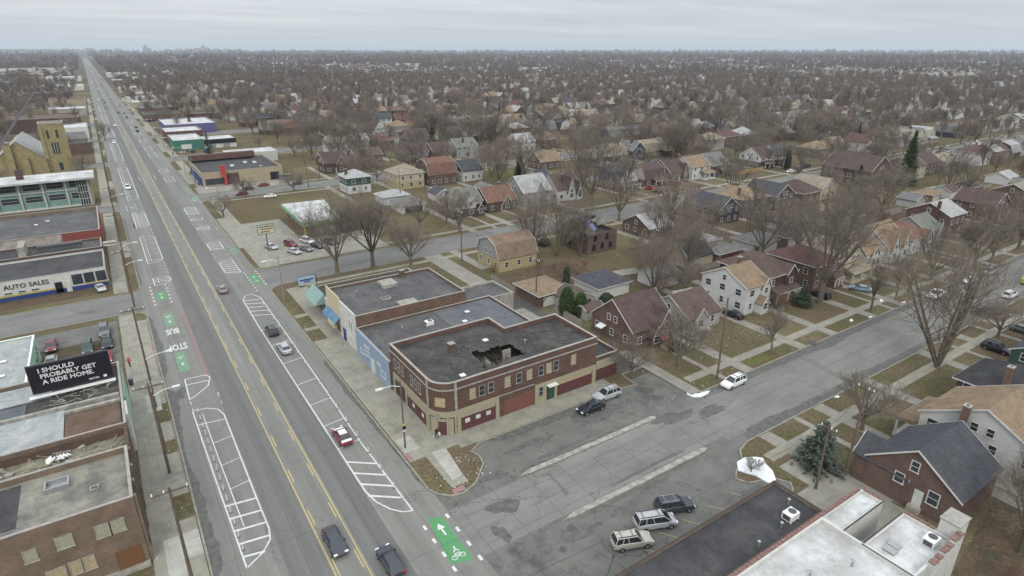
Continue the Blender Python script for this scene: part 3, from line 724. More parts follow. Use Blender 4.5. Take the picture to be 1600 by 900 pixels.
add(r, 'cream_panel', M['cream'], (48.3,50.5,Y0-.1,Y0+.02,Zg,3.5), (50.5,X1-.02,Y0-.1,Y0+.02,2.75,3.5), (59.9,X1,Y0-.16,Y0+.02,Zg,2.75), (52.1,52.6,Y0-.12,Y0+.02,Zg,2.75))
b = MB(); facepath(b, [(41.7,Y0),(48.2,Y0)], 3.72, 3.84, .06); b.build('string_course', M['coping'], r)
for bx_, l in (((35.15,41.0,Y0-.06,Y0+.01,.35,2.35),'maroon shop front panel on the side street'),((52.8,59.8,Y0-.06,Y0+.01,.3,2.1),'maroon panel near the east end')):
    add(r, 'shop_panel', M['maroon'], bx_, label=l)
add(r, 'shop_panel', M['maroon'], (X0-.06,X0+.01,70.2,76.9,.35,2.2), label='maroon shop front panel on the avenue side')
add(r, 'transom', M['cream'], (35.15,41.0,Y0-.05,Y0+.01,2.38,2.97)); add(r, 'transom', M['cream'], (X0-.05,X0+.01,70.2,76.9,2.22,2.97))
add(r, 'transom', M['board'], (52.8,59.8,Y0-.05,Y0+.01,2.13,2.72))
for x in (36.2,38.0,39.8): add(r, 'poster', M['whitewall'], (x-.38,x+.38,Y0-.1,Y0-.062,1.35,2.0))
for y in (71.4,74.6): add(r, 'poster', M['whitewall'], (X0-.1,X0-.062,y-.35,y+.35,1.2,1.8))
# rounded corner entrance
for a0 in (186, 213, 243, 264):
    b = MB(); x, y = X0+3.1+3.2*math.cos(R(a0)), Y0+3.1+3.2*math.sin(R(a0)); b.cyl(x, y, Zg, 3.0, .17, .17, 8); b.build('entrance_post', M['cream'], r)
b = MB(); facepath(b, arc(X0+3.1,Y0+3.1,3.1,193,258,8), Zg, 2.75, .05); b.build('entrance_recess', M['cream'], r)
cx, cy = X0+3.1+3.17*math.cos(R(229)), Y0+3.1+3.17*math.sin(R(229)); dd = (math.cos(R(139)), math.sin(R(139)))
b = MB(); b.obox((cx,cy), dd, 1.15, .08, Zg, 2.3); d_ = b.build('door', M['maroon'], r)
b = MB(); b.obox((X0+3.1+3.3*math.cos(R(216)), Y0+3.1+3.3*math.sin(R(216))), (math.cos(R(126)), math.sin(R(126))), 1.0, .1, 2.7, 3.5); b.build('crest', M['conc'], r)
for a0 in (183, 267): 
    b = MB(); x, y = X0+3.1+3.16*math.cos(R(a0)), Y0+3.1+3.16*math.sin(R(a0)); 
    for k in range(13): b.obox((x,y), (math.cos(R(a0+90)), math.sin(R(a0+90))), .42 if k % 2 else .26, .16, 3.95+k*.35, 3.95+k*.35+.33)
    b.obox((x,y), (math.cos(R(a0+90)), math.sin(R(a0+90))), .34, .14, HB-.95, HB+.2)
    b.build('quoin', M['coping'], r)
a0 = 225; b = MB(); b.obox((X0+3.1+3.14*math.cos(R(a0)), Y0+3.1+3.14*math.sin(R(a0))), (math.cos(R(a0+90)), math.sin(R(a0+90))), 1.5, .14, 4.75, 6.15); b.build('boarded_window', M['board'], r)
for x, pn in ((37.2,'board'),(38.75,'glass'),(40.3,'glass'),(43.2,'board'),(45.25,'glass'),(47.2,'board'),(49.4,'glass'),(50.9,'board'),(52.3,'glass'),(55.8,'board')):
    windowpart(r, 'S', Y0, x, 5.0, .85, 1.6, 'conc', pn)
for y in (81.0,79.6,78.2,74.9,73.5,72.1): windowpart(r, 'W', X0, y, 4.9, .7, 1.6, 'conc', 'glass')
windowpart(r, 'S', Y0-.1, 49.4, 1.4, .7, 1.5, 'conc', 'glass')
b = MB(); b.box(50.75,52.0,Y0-.12,Y0+.02,Zg,2.5); d_ = b.build('door', plain('dark_green_door', (.03,.07,.05,1)), r)
add(r, 'canopy', M['wmetal'], (50.5,52.3,Y0-.9,Y0-.02,2.75,2.9))
add(r, 'garage_door', plain('brown_shutter', (.17,.075,.06,1), .8, .2, .1), (42.6,48.0,Y0-.03,Y0+.01,.15,2.7))
add(r, 'entrance', M['darktrim'], (X0-.03,X0+.01,77.6,81.3,Zg,2.9))
hx0, hx1, hy0, hy1, zr = 40.6, 49.0, 68.6, 74.6, HB-.75
b = MB(); zt = zr
ip = inset(fp, .3)
ix0, iy0, iy1, ix1 = X0+.3, Y0+.3, Y1-.3, X1-.3
b.poly([(ix0,69.6,zr),*[(x,y,zr) for x,y in arc(X0+3.1,Y0+3.1,2.8,180,270,8)],(hx0,iy0,zr),(hx0,iy1,zr),(ix0,iy1,zr)])
b.poly([(hx0,iy0,zr),(hx1,iy0,zr),(hx1,hy0,zr),(hx0,hy0,zr)]); b.poly([(hx0,hy1,zr),(hx1,hy1,zr),(hx1,iy1,zr),(hx0,iy1,zr)])
b.poly([(hx1,iy0,zr),(ix1,iy0,zr),(ix1,77.6,zr),(50.2,77.6,zr),(hx1,77.6,zr)]); b.poly([(hx1,77.6,zr),(50,77.6,zr),(50,iy1,zr),(hx1,iy1,zr)])
# ragged edge of the hole
rnd = random.Random(3)
for side in range(44):
    if side % 2: x = rnd.uniform(hx0,hx1); y = hy0 if rnd.random() < .5 else hy1; b.obox((x,y), (math.cos(side),math.sin(side)), 1.9, 1.0, zr-.06,zr+.012+side*.0007)
    else: y = rnd.uniform(hy0,hy1); x = hx0 if rnd.random() < .5 else hx1; b.obox((x,y), (math.cos(side*1.7),math.sin(side*1.7)), 1.6, .9, zr-.06,zr+.012+side*.0007)
b.build('roof', M['roof_burnt'], r)
b = MB(); b.box(hx0-2,hx1+2,hy0-1.5,hy1+1.5,4.0,4.2); b.box(hx0-2.1,hx0-2,hy0-1.5,hy1+1.5,4.2,zr-.1); b.box(hx0-2,hx1+2,hy1+1.5,hy1+1.6,4.2,zr-.1); b.build('upper_floor', M['roof_burnt'], r)
b = MB()
for k in range(70):
    x, y = rnd.uniform(hx0,hx1), rnd.uniform(hy0,hy1); a = rnd.uniform(0, math.pi); l_ = rnd.uniform(.8,3.2)
    b.tube([(x,y,4.3+rnd.uniform(0,1.2)),(x+l_*math.cos(a),y+l_*math.sin(a),4.5+rnd.uniform(0,3.1))], rnd.uniform(.04,.1), 4)
b.build('fallen_joists', plain('charred_timber', (.12,.108,.09,1), .9, .1, .6), r)
for x0, y0, x1, y1, z0, z1 in ((46.2,72.4,47.7,72.5,4.3,7.6),(42.6,70.4,42.7,72.0,4.2,7.3),(44.2,69.9,45.6,70.0,4.2,6.6)): b = MB(); b.box(x0,x1,y0,y1,z0,z1); b.build('partition', plain('scorched_plaster', (.3,.29,.25,1), .9, .1, .4), r)
for k in range(150):
    x, y = rnd.uniform(36,57), rnd.uniform(67.6,77); 
    if hx0-.3 < x < hx1+.3 and hy0-.3 < y < hy1+.3: continue

    a = rnd.uniform(0,3.1)
    try: dbm
    except NameError: dbm = MB()
    dbm.obox((x,y), (math.cos(a),math.sin(a)), rnd.uniform(.2,1.3), rnd.uniform(.08,.4), zr-.02, zr+rnd.uniform(.03,.16))
dbm.build('roof_debris', plain('charred_debris', (.085,.078,.07,1), .9, .1, .5), r)
# one-storey east extension
r = shop('corner_annex', 'one storey brick annex with a cream shop front, east of the corner building', X1+.02, 65.6, 66.6, 76.4, 4.6, BR['brown'], 'roof_dark')
add(r, 'shop_panel', M['maroon'], (61.1,65.3,66.53,66.6,.3,2.3)); add(r, 'fascia', M['cream'], (60.8,65.5,66.5,66.6,2.4,3.9))
vents([('chim',39.2,76.5,zr,'square brick chimney standing on the black corner roof'),('vent',45.5,76.6,zr,'low box vent behind the roof hole'),('vent',36.8,68.6,zr,'small white vent near the rounded corner'),('pipe',50.4,72.3,zr,'short pipe right of the roof hole'),('chim',60.0,77.3,4.9,'brick chimney where the corner building meets its annex')])

# ---- pale blue shop
r = shop('blue_shop', 'one storey shop with a pale blue painted front and a dark and metal roof', 31.3, 59.6, 83.0, 98.4, 5.2, [BR['brown']], 'roof_grey', .4)
add(r, 'facade', M['bluewall'], (31.1,31.29,83.05,98.35,Zg,5.35)); add(r, 'roof_panel', M['roof_metal'], (46.5,59.2,83.4,98.1,4.8,4.86))
for y, z, w, h_ in ((95.3,1.6,1.6,.7),(92.6,2.2,1.6,.8),(85.6,1.3,1.8,1.0)): windowpart(r, 'W', 31.1, y, z, w, h_, 'whitewall', 'bluewall', False)
add(r, 'door', M['whitewall'], (31.0,31.1,89.3,91.0,Zg,2.5)); add(r, 'sign_band', M['whitewall'], (31.04,31.1,91.7,94.0,3.6,4.0), (31.04,31.1,86.5,88.2,2.7,3.1))
vents([('ac',43.3,93.0,4.83,'white rooftop air conditioner on the blue fronted shop'),('vent',51.8,93.9,4.9,'small vent on the grey metal roof'),('vent',49.3,90.3,4.9,'white vent beside the dark patch of the metal roof'),('pipe',38.2,93.6,4.83,'thin vent pipe near the blue front')])
# ---- tall white and yellow fronted block
r = shop('white_shop', 'tall white fronted shop with a grey roof and red brick side wall', 31.5, 54.2, 98.6, 115.2, 7.3, [BR['orange']], 'roof_grey', .5)
add(r, 'facade', M['whitewall'], (31.25,31.49,98.6,106.9,Zg,7.7)); add(r, 'facade', M['tantrim'], (31.3,31.49,107.0,115.0,Zg,8.1), label='yellow ochre upper front')
for y in (100.4,101.5): windowpart(r, 'W', 31.25, y, 4.0, .45, 1.5, 'whitewall', 'glass', False)
add(r, 'door', M['whitewall'], (31.15,31.25,100.6,102.6,Zg,2.6)); add(r, 'door', M['bluetrim'], (31.15,31.25,104.2,105.6,Zg,2.6))
b = MB(); b.poly([(31.25,107.2,3.9),(31.25,114.8,3.9),(30.0,114.8,2.7),(30.0,107.2,2.7)]); b.poly([(30.0,107.2,2.7),(30.0,114.8,2.7),(30.0,114.8,2.3),(30.0,107.2,2.3)]); b.build('awning', M['blueaw'], r)
add(r, 'awning_valance', M['tantrim'], (29.9,30.0,107.1,110.6,2.0,3.0)); add(r, 'shop_window', M['glass'], (31.2,31.3,107.8,109.6,.6,2.0), (31.2,31.3,111.5,114.0,.6,2.0))
b = MB(); b.box(41.5,44.6,109.7,113.2,6.8,7.5); b.build('stair_head', M['conc'], r)
b = MB(); b.box(40.6,44.2,99.0,101.4,6.8,7.2); b.build('hatch', M['conc'], r)
vents([('sky',39.8,104.6,6.83,'white framed skylight on the grey roof'),('chim',47.6,114.6,6.8,'brick chimney on the far parapet of the white shop'),('pipe',36.0,110.0,6.8,'pipe near the yellow front')])
# ---- rear annex and the low green-canopied shop
r = shop('rear_annex', 'low flat grey roofed annex behind the white shop', 55.0, 66.2, 99.4, 107.8, 4.1, [M['conc']], 'roof_grey', .4)
r = shop('canopy_shop', 'long low shop with a slanted grey green canopy', 31.8, 53.6, 115.4, 125.2, 4.4, [BR['tan']], 'roof_dark', .4)
b = MB(); b.poly([(31.6,117.6,5.2),(31.6,125.2,5.2),(29.4,125.2,3.1),(29.4,117.6,3.1)]); b.poly([(31.7,125.2,5.2),(31.7,117.6,5.2),(31.7,117.6,3.1),(31.7,125.2,3.1)]); b.poly([(31.7,117.6,5.2),(29.4,117.6,3.1),(31.7,117.6,3.1)]); b.poly([(31.7,125.2,5.2),(29.4,125.2,3.1),(31.7,125.2,3.1)]); b.build('canopy', M['greenaw'], r)
add(r, 'shop_window', M['glass'], (31.72,31.8,118.3,121.2,.7,2.6), (31.72,31.8,121.8,124.6,.7,2.6)); add(r, 'facade', M['whitewall'], (31.6,31.8,115.5,117.5,Zg,4.5))
vents([('chim',44.9,119.0,4.0,'first of two brick chimneys on the low dark roof'),('vent',38,121.5,4.05,'square vent on the low dark roof')])

# ---- bottom right: black roof, white roof with clay coping
r = shop('black_roof_building', 'low building with a plain black felt roof at the bottom of the picture', 31.6, 56.2, 24.75, 30.6, 6.1, [BR['tan']], 'roof_dark', .3, 'darktrim', .2)
vents([('ac',52.6,26.2,5.83,'cube shaped air conditioner on the black roof'),('pipe',50.6,25.9,5.83,'black pipe left of the cube air conditioner'),('pipe',46.4,25.6,5.83,'black pipe in the middle of the black roof'),('pipe',54.4,27.6,5.83,'thin pipe at the corner of the black roof')])
r = root('white_roof_building', 'building with white coated roofs, clay tile coping and a light well', 'building', (55, 14, Zg))
b = MB(); wallring(b, [(30,-14),(54.8,-14),(54.8,24.2),(30,24.2)], 0, 6.5, .3); wallring(b, [(54.81,21.8),(62.7,21.8),(62.7,24.2),(54.81,24.2)], 0, 6.4, .22); wallring(b, [(54.81,14.9),(62.8,14.9),(62.8,19.8),(54.81,19.8)], 0, 6.4, .25); b.build('wall', M['whitewall'], r)
b = MB(); b.box(30.2,54.6,-13.8,24.0,5.9,6.05); b.build('roof', M['roof_white'], r)
b = MB(); b.box(55.0,62.5,22.0,24.0,5.95,6.1); b.build('roof', M['roof_white'], r, label='narrow white roof strip north of the light well')
b = MB(); b.box(55.0,62.6,15.1,19.6,5.9,6.08); b.build('roof', M['roof_white'], r, label='white roof with the round topped air conditioner')
b = MB(); b.box(54.85,62.0,19.82,21.78,2.6,2.8); b.build('light_well_floor', M['roof_pale'], r)
rt_ = [(30.5+.55*k, 30.5+.55*k+.48, 24.12, 24.5) for k in range(58)]
b = MB()
for k, (x0, x1, y0, y1) in enumerate(rt_): b.box(x0, x1, y0, y1, 6.5 if x1 < 54.8 else 6.41, 6.62+.015*(k % 3))
b.build('clay_coping', M['rooftile'], r)
for pts_ in ([(62.62,62.95,y,y+.42) for y in np.arange(22.0,24.0,.5)], [(62.7,63.05,y,y+.42) for y in np.arange(16.8,19.6,.5)]):
    b = MB()
    for k, q in enumerate(pts_): b.box(*q, 6.41, 6.55+.01*(k % 2))
    b.build('clay_coping', M['rooftile'], r)
add(r, 'roof_edge', M['darktrim'], (54.85,62.6,21.74,21.86,6.4,6.5), (54.85,62.6,19.72,19.84,6.4,6.5), (54.5,54.62,14.9,19.8,6.5,6.56))
b = MB(); b.box(62.9,65.2,14.9,16.6,0,8.0); b.build('stair_tower', M['whitewall'], r)
b = MB(); b.box(62.8,65.3,14.8,16.7,8.0,8.14); b.build('tower_cap', M['coping'], r)
b = MB()
for k in range(9): b.box(57.2+.66*k,57.2+.66*k+.66,14.5,14.95,5,6.5+(.28 if k % 3 == 0 else 0)+.12*k)
b.build('stepped_parapet', M['whitewall'], r)
b = MB()
for k in range(9): b.box(57.2+.66*k,57.2+.66*k+.58,14.42,15.0,6.5+(.28 if k % 3 == 0 else 0)+.12*k,6.64+(.28 if k % 3 == 0 else 0)+.12*k)
b.build('clay_coping', M['rooftile'], r, label='stepped row of clay coping tiles')
add(r, 'roof_hatch', M['metal'], (56.0,56.9,17.4,18.5,6.08,6.3), (57.0,57.9,17.5,18.6,6.08,6.3))
vents([('ac',60.7,16.2,6.08,'large round topped air conditioner on the white roof'),('pipe',47,20.5,6.05,'thin pipe on the big white roof'),('pipe',51.5,19,6.05,'second thin pipe on the big white roof')])
rnd = random.Random(8); b = MB()
for k in range(9):
    x, y = 56.0+rnd.uniform(-.7,.7), 20.8+rnd.uniform(-.45,.45); n_ = 7
    pts = [(x+rnd.uniform(.4,.9)*math.cos(2*math.pi*i/n_), y+rnd.uniform(.3,.7)*math.sin(2*math.pi*i/n_), 2.85+rnd.uniform(0,.25)) for i in range(n_)]
    for i in range(n_): b.poly([pts[i], pts[(i+1) % n_], (x, y, 3.3+rnd.uniform(0,.5))])
b.build('tarpaulin', M['bluetarp'], label='crumpled blue tarpaulin lying in the light well of the white roof', cat='tarpaulin')

# ---- west side, from the bottom of the picture up
r = shop('brick_store', 'tall brown brick store with boarded side windows, lower left', -42, -4.8, 63.9, 74.4, 8.9, [brick('brick_store_side', (.215,.155,.11,1), (.16,.11,.08,1))], 'gravel_roof', .7)
add(r, 'roof_patch', M['roof_dark'], (-30,-14.8,66,73.6,8.2,8.24))
for x, w, z, h_ in ((-14,1.0,5.3,1.4),(-11.2,1.3,5.6,1.4),(-8.0,1.2,5.3,1.5),(-6.7,1.2,5.3,1.5),(-12.6,1.5,2.0,1.5),(-11,.9,2.0,1.6),(-9.8,.9,2.0,1.6)):
    windowpart(r, 'S', 63.9, x, z, w, h_, 'conc', 'palecream' if z > 3 else 'board', False)
b = MB(); b.box(-7.6,-5.3,63.8,63.92,Zg,2.9); b.build('loading_door', plain('brown_loading_door', (.15,.075,.035,1)), r)
add(r, 'pilaster', BR['tan'], *[(-4.82,-4.5,y-.25,y+.25,Zg,8.8) for y in (64.3,67.2,70.2,73.9)]); add(r, 'ledge', M['conc'], (-16,-4.8,63.2,63.88,Zg-.1,.5))
b = MB(); b.ring(-12.6,-10.4,70.3,72.0,8.2,8.75,.15); b.box(-12.5,-10.5,70.4,71.9,8.2,8.3); b.build('roof_hatch', M['metal'], r)
b = MB(); b.ring(-8.6,-7.8,68.3,69.1,8.2,8.35,.1); b.build('drain', M['conc'], r)
r = root('roofless_shell', 'roofless burnt out brick shell with rubble inside', 'ruin', (-20, 80, Zg))
b = MB(); b.ring(-42,-4.8,74.42,83.4,0,6.6,.4); b.box(-41.6,-5.2,76.6,76.9,0,7.0); b.build('wall', BR['brown'], r)
b = MB(); b.box(-41.6,-5.2,74.85,83.0,1.2,5.5); b.build('floor', M['dirt'], r)
b = MB(); b.box(-41.6,-5.2,74.8,76.6,6.2,6.5); b.build('roof_strip', M['roof_dark'], r)
rnd = random.Random(5); b = MB()
for k in range(46):
    x, y, a, l_ = rnd.uniform(-22,-6), rnd.uniform(77.5,82.6), rnd.uniform(0,3.1), rnd.uniform(.6,3)
    b.tube([(x,y,5.55+rnd.uniform(0,.3)),(x+l_*math.cos(a),y+.5*l_*math.sin(a),5.7+rnd.uniform(0,.8))], rnd.uniform(.04,.12), 4)
b.build('fallen_timber', plain('grey_timber', (.25,.22,.17,1), .9, .1, .4), r)
b = MB()
for k in range(30):
    x, y, s_ = rnd.uniform(-20,-6), rnd.uniform(77.5,82.6), rnd.uniform(.15,.5); b.obox((x,y), (math.cos(k),math.sin(k)), s_*1.6, s_, 5.5, 5.6+s_*.5)
b.build('rubble', M['conc'], r)
b = MB()
for k in range(6): b.poly([(-13.4+.4*k,80.6+.1*k,5.6+rnd.uniform(0,.6)),(-12.7+.4*k,80.5,5.9+rnd.uniform(0,.5)),(-12.8+.3*k,81.4,5.7+rnd.uniform(0,.7)),(-13.5+.4*k,81.5,5.6+rnd.uniform(0,.5))])
b.build('plastic_sheet', M['letterwhite'], r)
r = shop('damaged_store', 'flat roofed store with a pale slab, a brown patch and a burnt roof', -42, -4.8, 83.5, 103.4, 6.9, [BR['tan']], 'roof_burnt', .5)
add(r, 'pale_roof_slab', M['roof_pale'], (-41,-11.6,84,92.2,6.4,6.6)); add(r, 'rusty_roof_patch', M['roof_brown'], (-11.5,-5.3,84,90.6,6.4,6.56)); add(r, 'pale_roof_slab', M['roof_pale'], (-41,-13.2,97.4,102.6,6.4,6.52))
add(r, 'upstand', M['conc'], (-41,-5.2,92.3,92.8,6.4,7.0), (-11.55,-5.2,90.6,91.2,6.4,6.9)); add(r, 'roof_hollow', M['roof_metal'], (-23,-16,93.6,96.8,6.4,6.5))
b = MB(); b.box(-4.8,-4.6,93,103.3,Zg,5.9); b.build('mint_shop_front', M['mint'], r)
add(r, 'pilaster', M['whitewall'], (-4.8,-4.5,86,90,1,6.8))
rnd = random.Random(11); b = MB()
for k in range(40):
    x, y, a, l_ = rnd.uniform(-13,-6), rnd.uniform(93.2,97.4), rnd.uniform(0,3.1), rnd.uniform(.4,2.2)
    b.tube([(x,y,6.5),(x+l_*math.cos(a),y+.4*l_*math.sin(a),6.6+rnd.uniform(0,.3))], rnd.uniform(.03,.08), 4)
b.build('fallen_timber', M['fencewood'], r)
# mint mural building
r = shop('mural_building', 'low building with a pale metal roof and a mint green painted side wall', -44, -17.0, 105.5, 127.9, 4.8, [M['mint']], 'roof_pale', .2, 'wmetal')
b = MB(); rnd = random.Random(2)
for k in range(16):
    y = 107.5+k*1.2; z = rnd.uniform(1.4,3.2); pts = [(-16.96,y+.5*math.sin(j*1.3+k),z+.5*math.cos(j*1.7+k)) for j in range(6)]; b.tube(pts, .07, 4)
b.build('mural_lettering', M['mintdark'], r)
vents([('vent',-20.6,118.4,4.62,'first dark vent on the pale metal roof'),('vent',-20.4,112.6,4.62,'second dark vent on the pale metal roof')])
# billboard
r = root('billboard', 'black billboard reading I SHOULD PROBABLY GET A RIDE HOME', 'billboard', (-10.3, 98, 6.4))
add(r, 'panel', M['black'], (-15.1,-5.6,97.9,98.15,7.15,11.3)); add(r, 'frame', M['dmetal'], (-15.2,-5.5,98.16,98.4,7.1,11.4)); add(r, 'catwalk', M['wmetal'], (-15.6,-5.4,97.0,97.85,6.86,6.94))
for x in (-12.4,-8.2): b = MB(); b.box(x-.14,x+.14,98.0,98.6,3,11); b.build('post', plain('rusty_steel', (.13,.07,.05,1)), r) if True else None
for i, (tx, z) in enumerate((('I SHOULD',10.5),('PROBABLY GET',9.6),('A RIDE HOME.',8.7))):
    me = text_mesh(tx, .93, .022, 'LEFT'); import mathutils
    me.transform(mathutils.Matrix.Diagonal((1.02,1,1,1))); me.transform(mathutils.Matrix.Rotation(R(90),4,'X')); me.transform(mathutils.Matrix.Translation((-13.95+.1*i+10.3, 97.88-98, z-6.4)))
    place('lettering', me, M['letterwhite'], r)
me = text_mesh('NHTSA', .38, .012, 'LEFT'); me.transform(mathutils.Matrix.Rotation(R(90),4,'X')); me.transform(mathutils.Matrix.Translation((-8.5+10.3, 97.88-98, 7.6-6.4))); place('lettering', me, M['letterwhite'], r)
b = MB(); b.box(-6.75,-6.35,97.86,97.9,7.45,7.8); b.build('logo', M['letterwhite'], r)
# auto sales
r = shop('auto_sales_building', 'white walled auto sales building with blue and yellow base stripes', -46, -5.4, 164.6, 181.0, 4.6, [M['whitewall']], 'roof_dark', .4)
add(r, 'blue_stripe', M['bluetrim'], (-46,-5.4,164.5,164.6,Zg,1.1)); add(r, 'yellow_stripe', M['yellowpaint'], (-46,-13.9,164.52,164.6,1.1,1.5), (-10,-5.4,164.52,164.6,1.1,1.35))
add(r, 'display_window', M['glass'], *[(x,x+2.0,164.5,164.6,1.5,3.9) for x in (-12.2,-9.9,-7.6)]); add(r, 'display_window', M['glass'], *[(-5.4,-5.3,y,y+3.2,1.3,3.8) for y in (165.6,169.6,173.6)])
add(r, 'door', M['whitewall'], (-13.6,-12.6,164.45,164.6,Zg,2.6)); add(r, 'dark_door', M['black'], (-15.6,-14.2,164.5,164.6,Zg,2.7))
me = text_mesh('AUTO SALES', 1.45, .03, 'LEFT'); me.transform(mathutils.Matrix.Rotation(R(90),4,'X')); me.transform(mathutils.Matrix.Translation((-24.6+25.7, 164.5-172.8, 3.1))); place('lettering', me, M['letterdark'], r)
for x in (-24,-21.6,-19.2): windowpart(r, 'S', 164.6, x, 1.7, 1.3, .35, 'whitewall', 'glass', False)
r = shop('long_low_store', 'long low dark roofed store behind the auto sales building', -46, -5.5, 181.2, 191.0, 5.2, [BR['dark']], 'roof_grey', .5)
add(r, 'roof_panel', M['roof_dark'], (-45,-22,182,190,4.7,4.76)); 
r = shop('red_walled_store', 'old brick store whose side wall is partly painted red', -48, -5.3, 191.2, 222, 7.4, [BR['tan']], 'roof_grey', 1.0)
add(r, 'red_paint', M['redwall'], (-13.8,-5.3,191.08,191.2,3.2,7.4), (-5.3,-5.18,191.3,221.8,Zg,7.3)); add(r, 'whitewashed_wall', plain('peeling_whitewash', (.3,.27,.24,1), .9, .1, .35, .6), (-40,-13.8,191.12,191.2,4.2,7.2))
r = root('rooftop_sign', 'folded rooftop sign frame on the long low store', 'sign frame', (-14, 186, 4.8)); add(r, 'frame', M['dmetal'], (-19,-9.5,185.2,186.4,5.3,6.2)); add(r, 'panel', M['conc'], (-22.4,-21,181.5,188,4.8,7.6))
vents([('vent',-17.5,212,6.45,'wide dark vent on the red walled store'),('vent',-20,209,6.45,'second dark vent on the red walled store'),('pipe',-12,205,6.45,'thin pipe on the red walled store')])
# turquoise motel-like office block
r = root('office_block', 'long two storey office with turquoise panels and a flat white roof', 'building', (-26, 265, Zg))
b = MB(); b.box(-60,-7.2,262,272,Zg,9.6); b.build('wall', M['turq'], r)
b = MB(); b.box(-61,-5.0,258.6,275,9.65,10.3); b.build('roof', M['roof_white'], r)
b = MB(); b.box(-60,-7.4,261.5,262,6.0,6.3); b.box(-60,-7.4,261.7,262,Zg,.8)
for k in range(9): b.box(-60+6.55*k,-59.6+6.55*k,261.4,262,Zg,9.6)
b.build('frame', M['whitewall'], r)
for k in range(8):
    for z0, z1 in ((6.9,9.3),(2.9,4.9)):
        x = -59.2+6.55*k
        windowpart(r, 'S', 262, x+2.9, z0, 4.8, z1-z0, 'whitewall', 'glass')
add(r, 'entrance_glazing', M['glass'], (-10.6,-7.6,261.2,261.9,.3,9.3))
b = MB()
for k in range(5): b.box(-10.7+.72*k,-10.58+.72*k,261.1,261.22,.3,9.4)
for z in (.3,2.6,4.9,7.2,9.2): b.box(-10.7,-7.6,261.08,261.2,z,z+.12)
b.build('mullions', M['whitewall'], r); add(r, 'end_wall', M['tanwall'], (-7.2,-6.6,262,272.5,Zg,9.6)); add(r, 'stair_stack', BR['maroon'], (-27.2,-25.2,266,268,10.3,13.4))
r = root('shrub_bed', 'low clipped shrub bed in front of the turquoise office', 'shrub bed', (-12,257,.12)); add(r, 'kerb', M['kerb'], (-60,-9,255.6,255.8,.1,.5))
# church
r = root('church', 'ochre stone church with a square tower and a steep grey roof', 'church', (-24, 348, Zg))
b = MB(); b.box(-22.2,-13.4,343,351,Zg,21.2); b.box(-22.6,-21.2,342.5,343.9,Zg,20.4); b.box(-14.4,-13.0,342.5,343.9,Zg,20.4); b.build('tower', M['ochre'], r)
b = MB(); b.ring(-22.4,-13.2,342.8,351.2,21.2,22.0,.5); b.build('tower_parapet', M['coping'], r)
for x in (-19.6,-16.2): windowpart(r, 'S', 343, x, 15.2, .9, 3.4, 'ochre', 'glass', False)
for x in (-18.9,-17.9,-16.9): windowpart(r, 'S', 343, x, 8.2, .6, 5.2, 'conc', 'glass', False)
windowpart(r, 'S', 343, -17.6, 1, 1.4, 3.4, 'conc', 'glass', False)
b = MB(); b.prism([(-41,Zg),(-22.3,Zg),(-22.3,6.5),(-31.6,14.6),(-41,6.5)], 'y', 341.5, 384); b.box(-36.2,-33.6,339.8,341.4,Zg,14.5); b.box(-31,-28.6,339.8,341.4,Zg,8); b.build('nave', M['ochre'], r)
b = MB(); b.poly([(-31.6,341.3,14.9),(-31.6,384.2,14.9),(-21.7,384.2,6.3),(-21.7,341.3,6.3)]); b.poly([(-31.6,384.2,14.9),(-31.6,341.3,14.9),(-41.6,341.3,6.3),(-41.6,384.2,6.3)]); b.build('roof', RO['light'], r)
b = MB(); b.box(-36.5,-33.3,339.5,341.6,14.5,14.9); b.build('stack_cap', M['coping'], r)

# ---- low shops east of the avenue, further up
r = shop('tan_store', 'tan walled corner store with a tall red sign', 30.5, 62, 272.4, 309, 5.6, [M['tanwall']], 'roof_dark', .7)
add(r, 'far_parapet', BR['red'], (30.6,58,305,309.1,5.7,7.9)); add(r, 'blue_front', M['bluetrim'], (30.3,30.5,273,306,Zg,3.2)); add(r, 'shop_window', M['glass'], (31.5,38.6,272.3,272.4,.6,3.0)); add(r, 'loading_door', M['black'], (56.8,60.4,272.3,272.4,Zg,3.4))
add(r, 'brick_panel', BR['dark'], (39.8,44.4,272.3,272.4,Zg,4.6))
b = MB(); b.box(38.5,39.5,270.9,272.2,Zg,8.2); b.box(37.6,38.5,270.9,271.8,3.4,8.2); r2 = b.build('red_sign', M['signred'], label='tall red vertical sign on the tan corner store', cat='sign')
vents([('ac',44.5,286,4.95,'grey air conditioner on the tan store'),('ac',51,292,4.95,'first unit of the jumble behind the red parapet'),('ac',54.5,290,4.95,'second unit of the jumble behind the red parapet'),('vent',55,280,4.95,'small vent at the east end of the tan store')])
r = shop('white_roof_store', 'pale block with a bright white flat roof', 49, 72, 322, 336, 4.9, [plain('pale_block', (.42,.42,.39,1))], 'roof_white', .25, 'wmetal')
vents([('vent',53,328,4.7,'dark hatch at the west end of the bright roof'),('ac',59,331,4.7,'unit on the far side of the bright roof'),('vent',64,324.5,4.7,'dark hatch at the south edge of the bright roof')])
r = shop('green_store', 'store with a dark green side wall and white roof', 32.4, 47, 383, 412, 5.6, [M['greenwall']], 'roof_white', .3, 'wmetal')
r = shop('black_trimmed_store', 'white walled store with black fascia', 47.1, 64, 383, 400, 4.9, [M['whitewall']], 'roof_white', .3, 'darktrim')
add(r, 'fascia', M['black'], (47.2,64,382.6,383,2.6,4.9)); add(r, 'garage_door', M['metal'], (50,53,382.8,383,Zg,2.4), (57,60.4,382.8,383,Zg,2.4))
r = shop('maroon_store', 'long store with a dark red brick side wall', 32, 52, 418, 446, 6.6, [BR['red']], 'roof_white', .5)
r = shop('purple_store', 'white roofed store with a purple side wall', 36, 66, 462, 505, 6.2, [M['purple']], 'roof_white', .4, 'wmetal')
